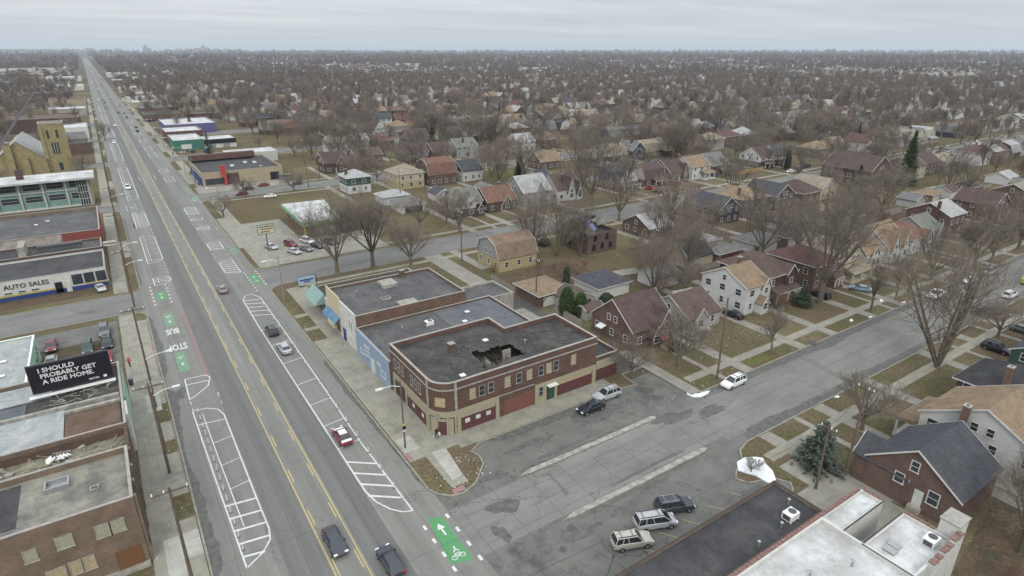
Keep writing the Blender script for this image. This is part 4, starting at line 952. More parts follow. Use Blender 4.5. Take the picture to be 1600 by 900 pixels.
specs = [(31,56,560,590,5,'brown brick store with black roof',BR['brown'],'roof_dark'),(60,84,552,574,4.6,'store with a teal and red facade',BR['red'],'roof_grey'),(32,60,610,650,6,'blue grey roofed store by the avenue',BR['red'],'roof_metal'),(31,52,700,740,5,'cream walled store up the avenue',M['tanwall'],'roof_white'),(31,74,770,800,5,'white roofed long store up the avenue',M['whitewall'],'roof_white'),(32,60,840,880,5,'tan roofed store far up the avenue',M['tanwall'],'roof_pale'),(32,70,960,1000,6,'large white roofed store far up the avenue',M['whitewall'],'roof_white'),(32,64,1180,1230,7,'long pale roofed store far up the avenue',M['conc'],'roof_white'),(34,90,1500,1560,8,'broad white roofed warehouse far up the avenue',M['whitewall'],'roof_white'),
 (-34,-6,398,418,6,'low brick store just beyond the church tower',BR['brown'],'roof_dark'),(-40,-7,430,450,6.5,'grey flat roofed store beyond the church',M['conc'],'roof_metal'),(-30,-6,470,500,7,'white parapet store beyond the church',M['whitewall'],'roof_white'),(-62,-10,520,560,9,'large dark red brick hall beyond the church',BR['maroon'],'roof_brown'),(-32,-6,640,668,6,'white roofed shop west of the avenue',M['conc'],'roof_white'),(-36,-6,760,800,6,'yellow brick shop west of the avenue',M['tanwall'],'roof_brown'),(-60,-20,830,860,9,'red brick warehouse west of the avenue',BR['red'],'roof_grey'),(-46,-6,1050,1100,6,'white topped shop far west of the avenue',M['whitewall'],'roof_white'),(-60,-8,1350,1400,7,'pale long shop far west of the avenue',M['whitewall'],'roof_white'),(-220,-120,1900,1960,9,'very long white roofed plant near the horizon',M['whitewall'],'roof_white')]
for x0, x1, y0, y1, h_, l, wl, rf in specs: shop('flat_roofed_store', l, x0, x1, y0, y1, h_, [wl], rf, .4)
# corner garage with lime green fascia
GB1 = [(44.6,177.4),(53.8,178.0),(57.0,200.6),(45.4,201.8)]; GB2 = [(43.4,175.6),(55.0,176.4),(58.3,202.4),(44.4,203.6)]
r = root('corner_garage', 'orange brick garage with a white roof and lime green fascia', 'building', (50, 190, Zg))
b = MB(); b.ext(GB1, Zg, 4.0); b.build('wall', BR['orange'], r)
b = MB(); fpz = GB2; b.ext(fpz, 4.0, 5.0); b.build('fascia', M['limegreen'], r)
b = MB(); b.ext(inset(fpz, .25), 5.002, 5.08); b.build('roof', M['roof_white'], r)
add(r, 'garage_door', M['metal'], (47.0,50.0,177.3,177.55,Zg,2.9)); add(r, 'yellow_column', M['yellowstrip'], (44.3,44.75,177.2,178.0,Zg,3.9), (50.6,51.2,177.4,177.75,Zg,3.9))
b = MB(); b.box(51.6,53.4,177.6,177.95,.4,2.6); b.build('whitewashed_window', M['whitewall'], r)
# ------------------------------------------------------------------ houses
CACHE = {}
def cached(key, fn):
    if key not in CACHE: CACHE[key] = fn()
    return CACHE[key]
def roof_profile(kind, s, h, rise):
    if kind in ('gx', 'gy'): return [(-s/2,h),(0,h+rise),(s/2,h)]
    return [(-s/2,h),(-s*.36,h+rise*.68),(0,h+rise),(s*.36,h+rise*.68),(s/2,h)]       # gambrel
def roof_slabs(mb, prof, ax, a0, a1, t=.16, over=.38, m=0):
    pts = list(prof)
    d = np.array(pts[0])-np.array(pts[1]); d /= np.linalg.norm(d); pts[0] = tuple(np.array(pts[0])+d*over)
    d = np.array(pts[-1])-np.array(pts[-2]); d /= np.linalg.norm(d); pts[-1] = tuple(np.array(pts[-1])+d*over)
    low = [(p[0], p[1]+.015) for p in pts]; up = [(p[0], p[1]+t+.015) for p in pts]
    n = len(pts)
    P = (lambda a,q: (a,q[0],q[1])) if ax == 'x' else (lambda a,q: (q[0],a,q[1]))
    for i in range(n-1):
        mb.poly([P(a0,up[i]),P(a1,up[i]),P(a1,up[i+1]),P(a0,up[i+1])], m)
        mb.poly([P(a0,low[i+1]),P(a1,low[i+1]),P(a1,low[i]),P(a0,low[i])], m)
    mb.poly([P(a0,up[0]),P(a0,low[0]),P(a1,low[0]),P(a1,up[0])], m); mb.poly([P(a0,low[-1]),P(a0,up[-1]),P(a1,up[-1]),P(a1,low[-1])], m)
    return low, up, P
def rakes(mb, prof, ax, a0, a1, t=.22, th=.07, over=.38):
    pts = list(prof)
    d = np.array(pts[0])-np.array(pts[1]); d /= np.linalg.norm(d); pts[0] = tuple(np.array(pts[0])+d*over)
    d = np.array(pts[-1])-np.array(pts[-2]); d /= np.linalg.norm(d); pts[-1] = tuple(np.array(pts[-1])+d*over)
    P = (lambda a,q: (a,q[0],q[1])) if ax == 'x' else (lambda a,q: (q[0],a,q[1]))
    for e, a in ((-1,a0),(1,a1)):
        o, i_ = a+e*th, a-.001*e
        for p, q in zip(pts, pts[1:]):
            U0, U1 = (p[0],p[1]+.2), (q[0],q[1]+.2); L0, L1 = (p[0],p[1]+.2-t), (q[0],q[1]+.2-t)
            for s_ in (o, i_): mb.poly([P(s_,U0),P(s_,U1),P(s_,L1),P(s_,L0)])
            mb.poly([P(o,U0),P(o,U1),P(i_,U1),P(i_,U0)]); mb.poly([P(o,L0),P(o,L1),P(i_,L1),P(i_,L0)])
def shell_meshes(w, d, h, roof, rise, zs, xg, dorm, lean):
    """wall, roof, trim meshes of a house body in local coordinates, front at -y"""
    wl, rf, tr = MB(), MB(), MB()
    if roof in ('gx','bx'):
        prof = roof_profile(roof, d, h, rise); ax, a0, a1, c = 'x', -w/2, w/2, d
    elif roof in ('gy','by'):
        prof = roof_profile(roof, w, h, rise); ax, a0, a1, c = 'y', -d/2, d/2, w
    if roof == 'hip':
        wl.box(-w/2,w/2,-d/2,d/2,-.1,zs,0); 
        if zs < h: wl.box(-w/2-.03,w/2+.03,-d/2-.03,d/2+.03,zs,h,1)
        o = .55; X, Y = w/2+o, d/2+o; rl = max(0, (w-d)/2)*.9+.3; rl2 = max(0, (d-w)/2)*.9
        rf.box(-X,X,-Y,Y,h+.0,h+.2); z = h+.2
        A, B_, C_, D_ = (-X,-Y,z),(X,-Y,z),(X,Y,z),(-X,Y,z)
        if rl2 > .2: p, q = (0,-rl2,z+rise),(0,rl2,z+rise); rf.poly([A,B_,p]); rf.poly([B_,C_,q,p]); rf.poly([C_,D_,q]); rf.poly([D_,A,p,q])
        else: p, q = (-rl,0,z+rise),(rl,0,z+rise); rf.poly([A,B_,q,p]); rf.poly([B_,C_,q]); rf.poly([C_,D_,p,q]); rf.poly([D_,A,p])
        tr.ring(-X-.03,X+.03,-Y-.03,Y+.03,h-.02,h+.19,.06)
    else:
        body = [(prof[0][0],-.1),(prof[-1][0],-.1)]+list(prof)[::-1]
        if zs < h+rise and zs > 0:
            wl.box(-w/2,w/2,-d/2,d/2,-.1,min(zs,h),0)
            if zs <= h: up = [(prof[0][0],zs),(prof[-1][0],zs)]+list(prof)[::-1]
            wl.prism(up, ax, a0-.03, a1+.03, 1)
        else: wl.prism(body, ax, a0, a1, 0)
        roof_slabs(rf, prof, ax, a0-.3, a1+.3); rakes(tr, prof, ax, a0-.3, a1+.3)
    for g in xg:      # front cross gables: centre, width, eave height, rise, proud, upper from
        gx, gw, gh, gr, gp, *gs = g; gs = gs[0] if gs else min(zs, gh)
        pr = [(gx-gw/2,gh),(gx,gh+gr),(gx+gw/2,gh)]; yb = -.2 if gh+gr > h else -d/2+.3
        wl.box(gx-gw/2,gx+gw/2,-d/2-gp,yb,-.1,gs,0); wl.prism([(gx-gw/2,gs),(gx+gw/2,gs)]+pr[::-1], 'y', -d/2-gp, yb, 1 if gs < gh+.1 and zs < h+rise else 0)
        roof_slabs(rf, pr, 'y', -d/2-gp-.25, yb, .13, .3); rakes(tr, pr, 'y', -d/2-gp-.25, yb, .26, .07, .3)
    for g in dorm:    # side, centre along wall, width, base height, height : little gabled dormer
        sd, c0, dw, z0, dh = g
        pr = [(c0-dw/2,z0+dh),(c0,z0+dh+dw*.4),(c0+dw/2,z0+dh)]
        if sd == 'F':
            wl.box(c0-dw/2,c0+dw/2,-d/2+.7,-.2,z0,z0+dh,1); wl.prism([(c0-dw/2,z0+dh-.01),(c0+dw/2,z0+dh-.01)]+pr[::-1],'y',-d/2+.7,-.2,1); roof_slabs(rf, pr, 'y', -d/2+.45, -.2, .1, .2); rakes(tr, pr, 'y', -d/2+.45, -.2, .2, .05, .2)
    if lean:          # front porch roof: x0,x1,depth,height
        x0, x1, dp, ph = lean
        rf.poly([(x0,-d/2,ph+.9),(x0,-d/2-dp,ph),(x1,-d/2-dp,ph),(x1,-d/2,ph+.9)]); rf.box(x0,x1,-d/2-dp,-d/2,ph-.12,ph-.002)
        rf.poly([(x0,-d/2,ph+.9),(x0,-d/2,ph),(x0,-d/2-dp,ph)]); rf.poly([(x1,-d/2,ph+.9),(x1,-d/2-dp,ph),(x1,-d/2,ph)])
        wl.box(x0+.1,x1-.1,-d/2-dp+.1,-d/2,-.1,.5,0)
        for x in (x0+.35,(x0+x1)/2,x1-.35): tr.box(x-.13,x+.13,-d/2-dp+.15,-d/2-dp+.41,.5,ph-.12)
        tr.box(x0,x1,-d/2-dp-.03,-d/2-dp,ph-.16,ph+.03)
    return [m_.mesh(n_) if m_.v else None for m_, n_ in ((wl,'wall'),(rf,'roof'),(tr,'trim'))]
def win_meshes(w, h, near):
    f = MB(); t = .1
    f.box(-w/2-t,-w/2,-.07,.03,0,h); f.box(w/2,w/2+t,-.07,.03,0,h); f.box(-w/2-t,w/2+t,-.07,.03,h,h+t); f.box(-w/2-t-.05,w/2+t+.05,-.12,.03,-t,0); f.box(-w/2,w/2,-.055,.02,h*.5-.03,h*.5+.03)
    p = MB(); p.box(-w/2,w/2,-.03,.01,0,h)
    if near: return f.mesh('window'), p.mesh('pane')
    for q in p.f: f.f.append(tuple(i+len(f.v) for i in q)); f.m.append(1)
    f.v += p.v; return f.mesh('window'), None
def add_window(r, side, u, z, W_, D_, w=.9, h=1.3, near=True, trim='trim', glass='glass', off=0.):
    fm, pm = cached(('win', w, h, near), lambda: win_meshes(w, h, near))
    loc, rz = {'F': ((u,-D_/2-off,z),0), 'B': ((-u,D_/2+off,z),math.pi), 'L': ((-W_/2-off,u,z),-math.pi/2), 'R': ((W_/2+off,u,z),math.pi/2)}[side]
    if near:
        o = place('window', fm, M[trim], r, loc, rz); place('pane', pm, M[glass], o)
    else: o = place('window', fm, [M[trim], M[glass]], r, loc, rz)
    return o
HOUSES = []
def house(label, x, y, w, d, h, roof, rise, wall, rf, upper=None, zs=None, face='S', xg=(), dorm=(), lean=None, chim=None, trim='trim', near=True, name='house', group=None, seed=0, win=True, door=True, awn=None, flat=None):
    W_, R_ = (BR.get(wall) or SI.get(wall) or M.get(wall)), RO[rf]; U = (BR.get(upper) or SI.get(upper)) if upper else W_
    zs = zs if zs is not None else (99 if not upper else 2.9)
    if roof == 'hip' and zs > h: zs = h
    r = root(name, label, 'house', (x, y, Zg), math.pi if face == 'N' else 0, group)
    key = ('sh', w, d, h, roof, rise, zs, tuple(xg), tuple(dorm), lean)
    wm_, rm_, tm_ = cached(key, lambda: shell_meshes(w, d, h, roof, rise, zs, xg, dorm, lean))
    place('wall', wm_, [W_, U], r); ro = place('roof', rm_, R_, r)
    if tm_: place('trim', tm_, M[trim], r)
    HOUSES.append((x, y, label))
    rnd = random.Random(int(x*7+y*13)+seed)
    if chim:
        cx, cy, ct = chim; 
        cm = cached(('ch', ct), lambda: (lambda m_: (m_.box(-.45,.45,-.35,.35,0,ct), m_.mesh('chimney'))[1])(MB()))
        c = place('chimney', cm, BR['orange' if rf in ('tan','slate','dark') else 'dark'], ro, (cx, cy, 0))
        if near: place('cap', cached('cap', lambda: (lambda m_: (m_.ring(-.52,.52,-.42,.42,0,.14,.25), m_.mesh('cap'))[1])(MB())), M['coping'], r, (cx, cy, ct))
    if win:
        sides = (('F','L') if face == 'S' else ('B','R'))
        zs_ = [1.1]+([3.9] if h > 4.6 else [])
        for sd in sides:
            span = w if sd in 'FB' else d
            for z in zs_:
                n = max(2, int(span/3.1)); 
                if not near: n = 2
                for i in range(n):
                    u = -span/2+span*(i+.5)/n+rnd.uniform(-.3,.3)
                    if sd == 'F' and any(abs(u-g[0]) < g[1]/2+.5 for g in xg): continue
                    if sd == 'F' and z < 2 and door and abs(u-(.8 if not xg else 0)) < .9: continue
                    if roof in ('bx','by') and z > h-.8: continue
                    up = (z > zs); 
                    add_window(r, sd, u, z, w, d, *rnd.choice(((.9,1.3),(.8,1.2),(1.3,1.3))), near=near, off=.03 if up else 0)
        for g in xg:
            if face == 'S':
                add_window(r, 'F', g[0], 1.1, w, d+2*g[4], 1.3, 1.3, near=near, off=.0)
                if g[2]+g[3] > 5: add_window(r, 'F', g[0], min(3.9, g[2]+.3), w, d+2*g[4], .9, 1.1, near=near, off=.03 if zs < 9 else 0)
        if roof in ('gx','bx'):
            sd = 'L' if face == 'S' else 'R'
            for u in ((-.9,.9) if rise > 3.4 else (0,)): add_window(r, sd, u, h+.3, w, d, .8, 1.1, near=near, off=.03)
        if roof in ('gy','by'):
            sd = 'F' if face == 'S' else 'B'
            for u in ((-.9,.9) if rise > 3.4 else (0,)): add_window(r, sd, u, h+.3, w, d, .8, 1.1, near=near, off=.03)
        for g in dorm: add_window(r, 'F', g[1], g[3]+.25, w, d-1.4, max(.7,g[2]-.7), max(.6,g[4]-.45), near=near)
        if door and face == 'S' and not lean:
            dm = cached('door', lambda: (lambda m_: (m_.box(-.5,.5,-.05,.02,0,2.1), m_.mesh('door'))[1])(MB()))
            place('door', dm, M[rnd.choice(('maroon','whitewall','darktrim'))], r, (.8 if not xg else 0, -d/2, .3))
            st = cached('step', lambda: (lambda m_: (m_.box(-.9,.9,-1.2,0,0,.3), m_.box(-.9,.9,-1.5,-1.2,0,.15), m_.mesh('step'))[2])(MB()))
            place('step', st, M['conc'], r, (.8 if not xg else 0, -d/2, 0))
    return r

TUD = ((1.7,3.6,3.4,3.3,.7),(-2.2,2.4,2.2,2.2,1.1))
CUST = [
 # side street, far side (face the camera's left): label, x, y, w, d, h, roof, rise, wall, roofcolour, upper, zs, face, xg, dorm, lean, chim
 dict(label='red brick tudor house with maroon roof, right behind the corner building annex', x=79, y=77, w=10.5, d=11.5, h=3.7, roof='gx', rise=4.6, wall='rosy', rf='maroon', xg=((2.6,4.2,2.9,3.6,.6),(-.6,2.3,2.1,2.4,1.5)), chim=None),
 dict(label='small grey siding bungalow with brown roof between the brick tudor and the white house', x=92.6, y=76, w=9, d=11, h=3.0, roof='gx', rise=3.2, wall='palegrey', rf='brown', xg=((-1.6,3.8,2.6,2.2,.4),)),
 dict(label='tall white house with tan roof and a small porch gable', x=108.4, y=76, w=7.6, d=11.6, h=5.9, roof='gx', rise=3.0, wall='white', rf='tan', xg=((2.4,3.0,5.0,2.2,.3),(.6,2.2,2.3,1.4,1.8)), chim=(1.2,.5,10.2)),
 dict(label='dark red brick house with a big brown hip roof, behind the tall white house', x=118.6, y=78, w=9.6, d=13, h=6.0, roof='hip', rise=3.2, wall='maroon', rf='brown', xg=((2.2,3.6,6.0,2.0,.8),), lean=(-4.4,4.4,2.4,2.8)),
 dict(label='orange brick house with a faded red roof behind the thick grey trunk', x=133.5, y=76, w=9.6, d=12, h=6.0, roof='hip', rise=2.6, wall='orange', rf='red', lean=(1.0,4.6,2.2,2.7)),
 dict(label='cream gabled house with mossy roof next to the faded red roof', x=145.5, y=76, w=9.4, d=12, h=4.6, roof='gy', rise=3.9, wall='cream', rf='beige', lean=(-4.4,4.4,2.6,2.6)),
 dict(label='white house whose tan roof runs down beside the mossy roofed cream one', x=156.5, y=77, w=9.2, d=12, h=4.4, roof='gx', rise=4.0, wall='palegrey', rf='tan', upper='white', xg=((0,3.6,3.6,2.6,.3),), chim=None),
 dict(label='steep golden tan roofed house with twin white peaks', x=168.5, y=77, w=10.5, d=12, h=4.2, roof='gx', rise=4.8, wall='white', rf='tan', xg=((-2.2,3.4,3.4,4.4,.5),(3.1,3.0,3.4,4.2,.5))),
 dict(label='rust roofed house with a white edged front gable, east of the golden roof', x=181, y=77, w=10, d=12, h=4.2, roof='hip', rise=3.2, wall='white', rf='rust', xg=((1.6,3.6,3.6,2.6,1.2),)),
 dict(label='small green grey roofed house just west of the tall red brick one', x=192.5, y=78, w=9, d=11, h=4.0, roof='gx', rise=3.4, wall='grey', rf='green', xg=((2,3.2,3.2,2.6,.4),)),
 dict(label='tall square red brick house with white corner trim and grey roof near the right edge', x=206.5, y=79, w=10, d=12, h=6.4, roof='gx', rise=3.0, wall='red', rf='light', chim=(-5.1,-2.4,10.4)),
 dict(label='red brick house with dark upstairs window at the right edge', x=238, y=79, w=11, d=12, h=5.4, roof='gy', rise=3.6, wall='red', rf='maroon'),
 # near side of the side street
 dict(label='brown brick house with slate blue roof and white rake trim, lower right', x=78.15, y=23.1, w=10.6, d=10.4, h=4.2, roof='gx', rise=3.7, wall='rosy', rf='slate', face='N', xg=((2.9,4.6,3.5,2.2,1.6),), win=False),
 dict(label='large white sided house with tan roof and a brick chimney behind the slate roof', x=91.5, y=21.5, w=10.5, d=14, h=5.8, roof='gx', rise=3.8, wall='white', rf='tan', face='N', chim=(6.0,-2.0,9.4), lean=(-5,5,3.0,3.0)),
 dict(label='dark roofed house with two orange brick chimneys near the right edge', x=106, y=23.5, w=10, d=13, h=5.4, roof='hip', rise=3.2, wall='dark', rf='dark', face='N', chim=(4.2,-1,9.6)),
 dict(label='house with green awning siding at the right edge beside the parked suv', x=124.5, y=23.5, w=10, d=12, h=5.4, roof='gx', rise=3.2, wall='green', rf='slate', face='N'),
 dict(label='cream house beyond the green sided one on the near side of the street', x=138, y=23.5, w=10, d=12, h=5, roof='gy', rise=3.4, wall='cream', rf='brown', face='N'),
 dict(label='brick house two doors beyond the green sided one on the near side', x=151, y=23.5, w=10, d=12, h=4.4, roof='gx', rise=3.8, wall='red', rf='grey', face='N'),
 # second street, south row (backs towards the camera)
 dict(label='yellow brick dutch colonial with grey gambrel gable and orange tan roof', x=81.6, y=125.6, w=11.4, d=10.5, h=3.5, roof='bx', rise=4.6, wall='yellow', rf='orange', upper='grey', zs=3.1, face='N', chim=None, name='house'),
 dict(label='white roofed brick cottage beside the burnt house', x=132.5, y=126, w=9.5, d=11.5, h=3.1, roof='gx', rise=3.0, wall='brown', rf='light', face='N'),
 dict(label='house with charcoal upper storey and white framed windows over a brick base', x=161.5, y=126, w=10.5, d=14, h=4.8, roof='gy', rise=3.6, wall='maroon', rf='slate', upper='navy', zs=2.9, face='N'),
 dict(label='big square tan brick house with a wide tan hip roof', x=177, y=126.5, w=12.5, d=12, h=6.0, roof='hip', rise=3.0, wall='tan', rf='tan', face='N', chim=(5,2.6,9.6), dorm=(('F',0,2.6,6.6,.9),)),
 dict(label='dark brick house with blue grey gable roof east of the wide tan hip roof', x=193, y=127, w=11, d=13, h=4.8, roof='gy', rise=3.8, wall='dark', rf='slate', face='N'),
 dict(label='brown roofed house with a row of white sun room windows', x=207.5, y=126, w=11, d=13, h=4.4, roof='hip', rise=3.4, wall='brown', rf='maroon', face='N'),
 dict(label='beige roofed house with white gable windows left of the dark conifer', x=221, y=127, w=10.5, d=12, h=4.2, roof='gy', rise=3.4, wall='cream', rf='beige', face='N'),
 dict(label='huge maroon brick gable end with white rake, left of the tall spruce', x=257, y=131, w=16, d=20, h=7.0, roof='gy', rise=5.2, wall='maroon', rf='maroon', face='N', name='apartment_house'),
 dict(label='cream two storey house with brown roof right of the tall spruce', x=289, y=127, w=12, d=12, h=5.4, roof='gx', rise=3.4, wall='cream', rf='brown', face='N'),
 dict(label='wide house with a maroon hip roof and small white front gable', x=304, y=128, w=14, d=12, h=5.4, roof='gx', rise=3.6, wall='maroon', rf='maroon', face='N', xg=((0,3.6,5,2,.4),)),
 dict(label='tan low roofed house after the wide maroon hip roof', x=321, y=128, w=13, d=12, h=3.8, roof='gx', rise=3.2, wall='tan', rf='beige', face='N'),
 # second street, north row (faces the camera)
 dict(label='tudor house with white gables over dark brick and green grey roof', x=96.4, y=177.4, w=11, d=11, h=4.9, roof='gx', rise=3.8, wall='dark', rf='green', upper='white', zs=2.9, xg=((.9,4.4,4.1,3.6,.5,2.9),(4.2,2.8,2.2,2.0,1.3,4)), chim=(-5.7,-1.6,8.8)),
 dict(label='dark brick bungalow with rust red roof next to the white gabled tudor', x=110.2, y=178, w=11.5, d=11.5, h=3.6, roof='gx', rise=4.2, wall='dark', rf='rust', xg=((1.6,3.6,2.8,2.6,.4),), chim=(2.5,.6,8.6)),
 dict(label='tall grey green roofed house with a small pointed dormer', x=125, y=178.5, w=12, d=12.5, h=5.0, roof='gx', rise=5.0, wall='grey', rf='light', xg=((.8,3.2,5.2,3.6,.4),)),
 dict(label='brown tudor with two tall white edged peaks', x=139.6, y=178.5, w=11, d=12, h=4.2, roof='gx', rise=4.8, wall='white', rf='brown', xg=((.6,3.8,2.6,5.8,.5),(4.0,2.4,2.2,4.4,1.2)), chim=(-1.8,-3.6,9.4)),
 dict(label='white fronted dutch colonial with dark gambrel roof and porch canopy', x=169, y=178.5, w=9.5, d=12.5, h=3.4, roof='by', rise=5.2, wall='dark', rf='slate', upper='white', zs=2.9, lean=(-4.6,4.6,2.4,2.7)),
 dict(label='cream over maroon brick dutch colonial', x=184.5, y=178.5, w=11.5, d=11, h=3.2, roof='bx', rise=4.8, wall='maroon', rf='maroon', upper='cream', zs=2.9, lean=(-2,5.6,2.4,2.4)),
 dict(label='beige house with brown roof and crossed white gable boards', x=198, y=178.5, w=10.5, d=12, h=4.4, roof='gx', rise=4.2, wall='maroon', rf='maroon', upper='tan', zs=2.6, xg=((3.0,3.2,2.6,5.0,.9),)),
 dict(label='white house with bright pillared porch and tan roof', x=211.5, y=178.5, w=11.5, d=12, h=5.2, roof='gx', rise=3.8, wall='white', rf='tan', lean=(-1.0,5.6,3.2,3.0), chim=(-5.9,2,9.8)),
 dict(label='grey roofed house with small white porch beside the bright pillared one', x=224.5, y=179, w=11, d=12, h=4.4, roof='gx', rise=4.8, wall='dark', rf='grey', xg=((3,3.4,3.6,3.4,.6),), lean=(-1,5,2.6,2.6)),
 dict(label='half timbered black and white house with white porch railings', x=258.5, y=179, w=11, d=12, h=5.0, roof='gx', rise=4.0, wall='dark', rf='maroon', upper='white', zs=2.9, xg=((2.6,3.8,4.6,3.6,.6),), lean=(-5.2,2,2.6,2.7)),
 dict(label='white dormered house with blue grey roof beside the half timbered one', x=271.5, y=179, w=10.5, d=12, h=4.6, roof='gx', rise=4.2, wall='dark', rf='slate', upper='white', zs=2.9, dorm=(('F',-2,2.4,5.4,1.4),), xg=((3,3,3.6,3.6,.5),)),
 dict(label='tan brick house with golden roof and long front porch', x=306, y=179, w=12, d=12, h=5.0, roof='hip', rise=3.2, wall='tan', rf='tan', lean=(-5.6,5.6,2.8,2.8)),
 dict(label='cream roofed house with steep tan wing by the far parked cars', x=321, y=179, w=12, d=12, h=4.6, roof='gx', rise=4.4, wall='cream', rf='beige', xg=((-2,4.2,4,4,1),)),
 # third street, south row
 dict(label='two storey house with dark green upper floor over white and pale hip roof', x=79.4, y=231.5, w=9.2, d=9.5, h=6.0, roof='hip', rise=2.4, wall='white', rf='light', upper='green', zs=3.1, face='N', chim=(3.6,1,9.0)),
 dict(label='cream hip roofed duplex right of the green and white house', x=99.5, y=229, w=11.5, d=12, h=6.0, roof='hip', rise=3.0, wall='yellow', rf='beige', upper='cream', zs=3.1, face='N'),
 dict(label='tall brown gambrel house with orange brown roof and white dormer wall', x=113.4, y=228.5, w=12.5, d=12.5, h=4.6, roof='bx', rise=5.8, wall='brown', rf='rust', face='N'),
 dict(label='navy gabled house with white lower walls', x=127.8, y=229, w=9.5, d=12, h=4.4, roof='gx', rise=3.6, wall='white', rf='slate', upper='navy', zs=4.0, face='N'),
 dict(label='brick cottage with tan roof beyond the open green lot', x=171, y=231, w=11.5, d=11, h=3.8, roof='gx', rise=4.0, wall='brown', rf='tan', face='N'),
 # third street, north row
 dict(label='dark tudor with purple brown roof and one white side gable, behind the bare lot', x=85.5, y=278, w=11, d=12, h=4.4, roof='gx', rise=4.2, wall='maroon', rf='maroon', xg=((2,4.2,4,3.6,.8),)),
 dict(label='brown brick house with flat tan hip roof beside the dark tudor', x=101.5, y=279, w=13, d=12, h=6.0, roof='gx', rise=2.8, wall='brown', rf='brown'),
 dict(label='navy and white gabled tudor with twin peaks', x=127.5, y=282, w=11.5, d=12, h=4.4, roof='gx', rise=4.4, wall='dark', rf='maroon', upper='grey', zs=2.9, xg=((3,3.4,3.4,4.2,.6),(0,2.8,2.6,2.6,1.2))),
 dict(label='maroon roofed brick house with white edged front gable after the navy tudor', x=141.6, y=282, w=11, d=12, h=4.0, roof='gx', rise=4.0, wall='red', rf='maroon', xg=((3,3.6,3,2.6,.8),)),
 dict(label='grey house with green grey roof and a brick front gable', x=156, y=283, w=12.5, d=12, h=5.2, roof='gx', rise=3.8, wall='grey', rf='green', xg=((3.2,5,4.2,3.2,1),), chim=(-1,-3,9.6)),
 dict(label='pale grey hipped house with white window bay in the third row', x=193, y=283, w=12, d=12, h=4.8, roof='gx', rise=4, wall='white', rf='light', xg=((3,3.4,3.6,2.6,.6),)),
 dict(label='tan roofed tudor with a very tall narrow peak', x=210, y=283, w=12, d=12, h=5.0, roof='hip', rise=4.0, wall='orange', rf='orange', xg=((4,2.8,3,6,.8),)),
 dict(label='red roofed square house in the trees, third street', x=302, y=232, w=14, d=12, h=5.6, roof='hip', rise=3.0, wall='red', rf='red', face='N'),
 dict(label='pale hip roofed house with dark bay beside the red roof', x=317, y=232, w=11, d=12, h=5.6, roof='hip', rise=3.6, wall='navy', rf='light', face='N'),
 # fourth street
 dict(label='steep white front gable house with red porch roof, in the trees up the avenue', x=150, y=385, w=10, d=12, h=3.4, roof='gy', rise=6.4, wall='white', rf='brown', upper='white'),
 dict(label='white two storey house with slate roof behind the steep white gable', x=172, y=432, w=12, d=11, h=5.6, roof='gx', rise=3, wall='white', rf='slate', face='N'),
 dict(label='pink brick hip roofed house in front of the steep white gable', x=130.5, y=332, w=12, d=12, h=4.6, roof='hip', rise=3.4, wall='red', rf='red', face='N'),
 dict(label='brown brick gabled pair of roofs with white rakes, fourth street', x=151, y=331, w=13, d=12, h=5, roof='gx', rise=4.2, wall='brown', rf='maroon', face='N', xg=((-2,4,4,4,.6),)),
]
for q in CUST: house(**q)

# the burnt house: broken roof, scorched walls, a blue sheet
r = root('burnt_house', 'burnt out two storey house with collapsed roof and a blue sheet on it', 'house', (108.4, 125, Zg))
b = MB(); b.ring(-5.2,5.2,-6,6,-.1,5.6,.25); b.prism([(-6,5.55),(6,5.55),(1.5,7.4),(0,8.6)], 'x', -5.2, -4.9)
b.build('wall', brick('brick_burnt', (.15,.10,.08,1), (.07,.05,.045,1)), r, world=False)
b = MB(); b.poly([(-5.5,6.4,5.5),(-5.5,0,8.9),(2.2,0,8.9),(1.2,6.4,5.5)]); b.poly([(2.2,0,8.9),(5.5,.6,8.5),(5.4,6.2,5.4),(1.2,6.4,5.5)]); b.poly([(-5.5,-6.3,5.4),(-2.4,-6.2,5.3),(-1.8,0,8.9),(-5.5,0,8.9)]); b.poly([(1.0,-2.6,6.6),(5.5,-3,7.2),(5.5,.6,8.5),(2.2,0,8.9)])
b.build('roof', RO['green'], r, world=False)
b = MB(); b.box(-4.9,4.9,-5.7,5.7,4.6,4.8); b.build('upper_floor', M['roof_burnt'], r, world=False)
rnd = random.Random(4); b = MB()
for k in range(22):
    x, y = rnd.uniform(-4,4.6), rnd.uniform(-5.4,0); b.tube([(x,y,5),(x+rnd.uniform(-2,2),y+rnd.uniform(-2,2),6+rnd.uniform(0,2.2))], .07, 4)
b.build('fallen_rafters', M['wood'], r, world=False)
b = MB(); b.poly([(-3.9,-2.5,7.42),(-1.2,-2.2,7.6),(-1.0,-.4,8.75),(-3.6,-.3,8.8)]); b.poly([(-2.4,-5,6.0),(-.9,-4.4,6.3),(-.8,-2.4,7.55),(-2.2,-2.6,7.4)]); b.build('tarpaulin', plain('faded_blue_tarp', (.2,.22,.5,1)), r, world=False)
for x, z in ((-3,1),(0,1.2),(3,1),(-2.6,3.6),(1.5,3.5)): add_window(r, 'F', x, z, 10.4, 12, 1.0, 1.5, glass='black', trim='darktrim')
for y_, z in ((-3,1),(1.5,1),(-2.6,3.5),(2.6,3.6)): add_window(r, 'L', y_, z, 10.4, 12, .9, 1.4, glass='black', trim='darktrim')

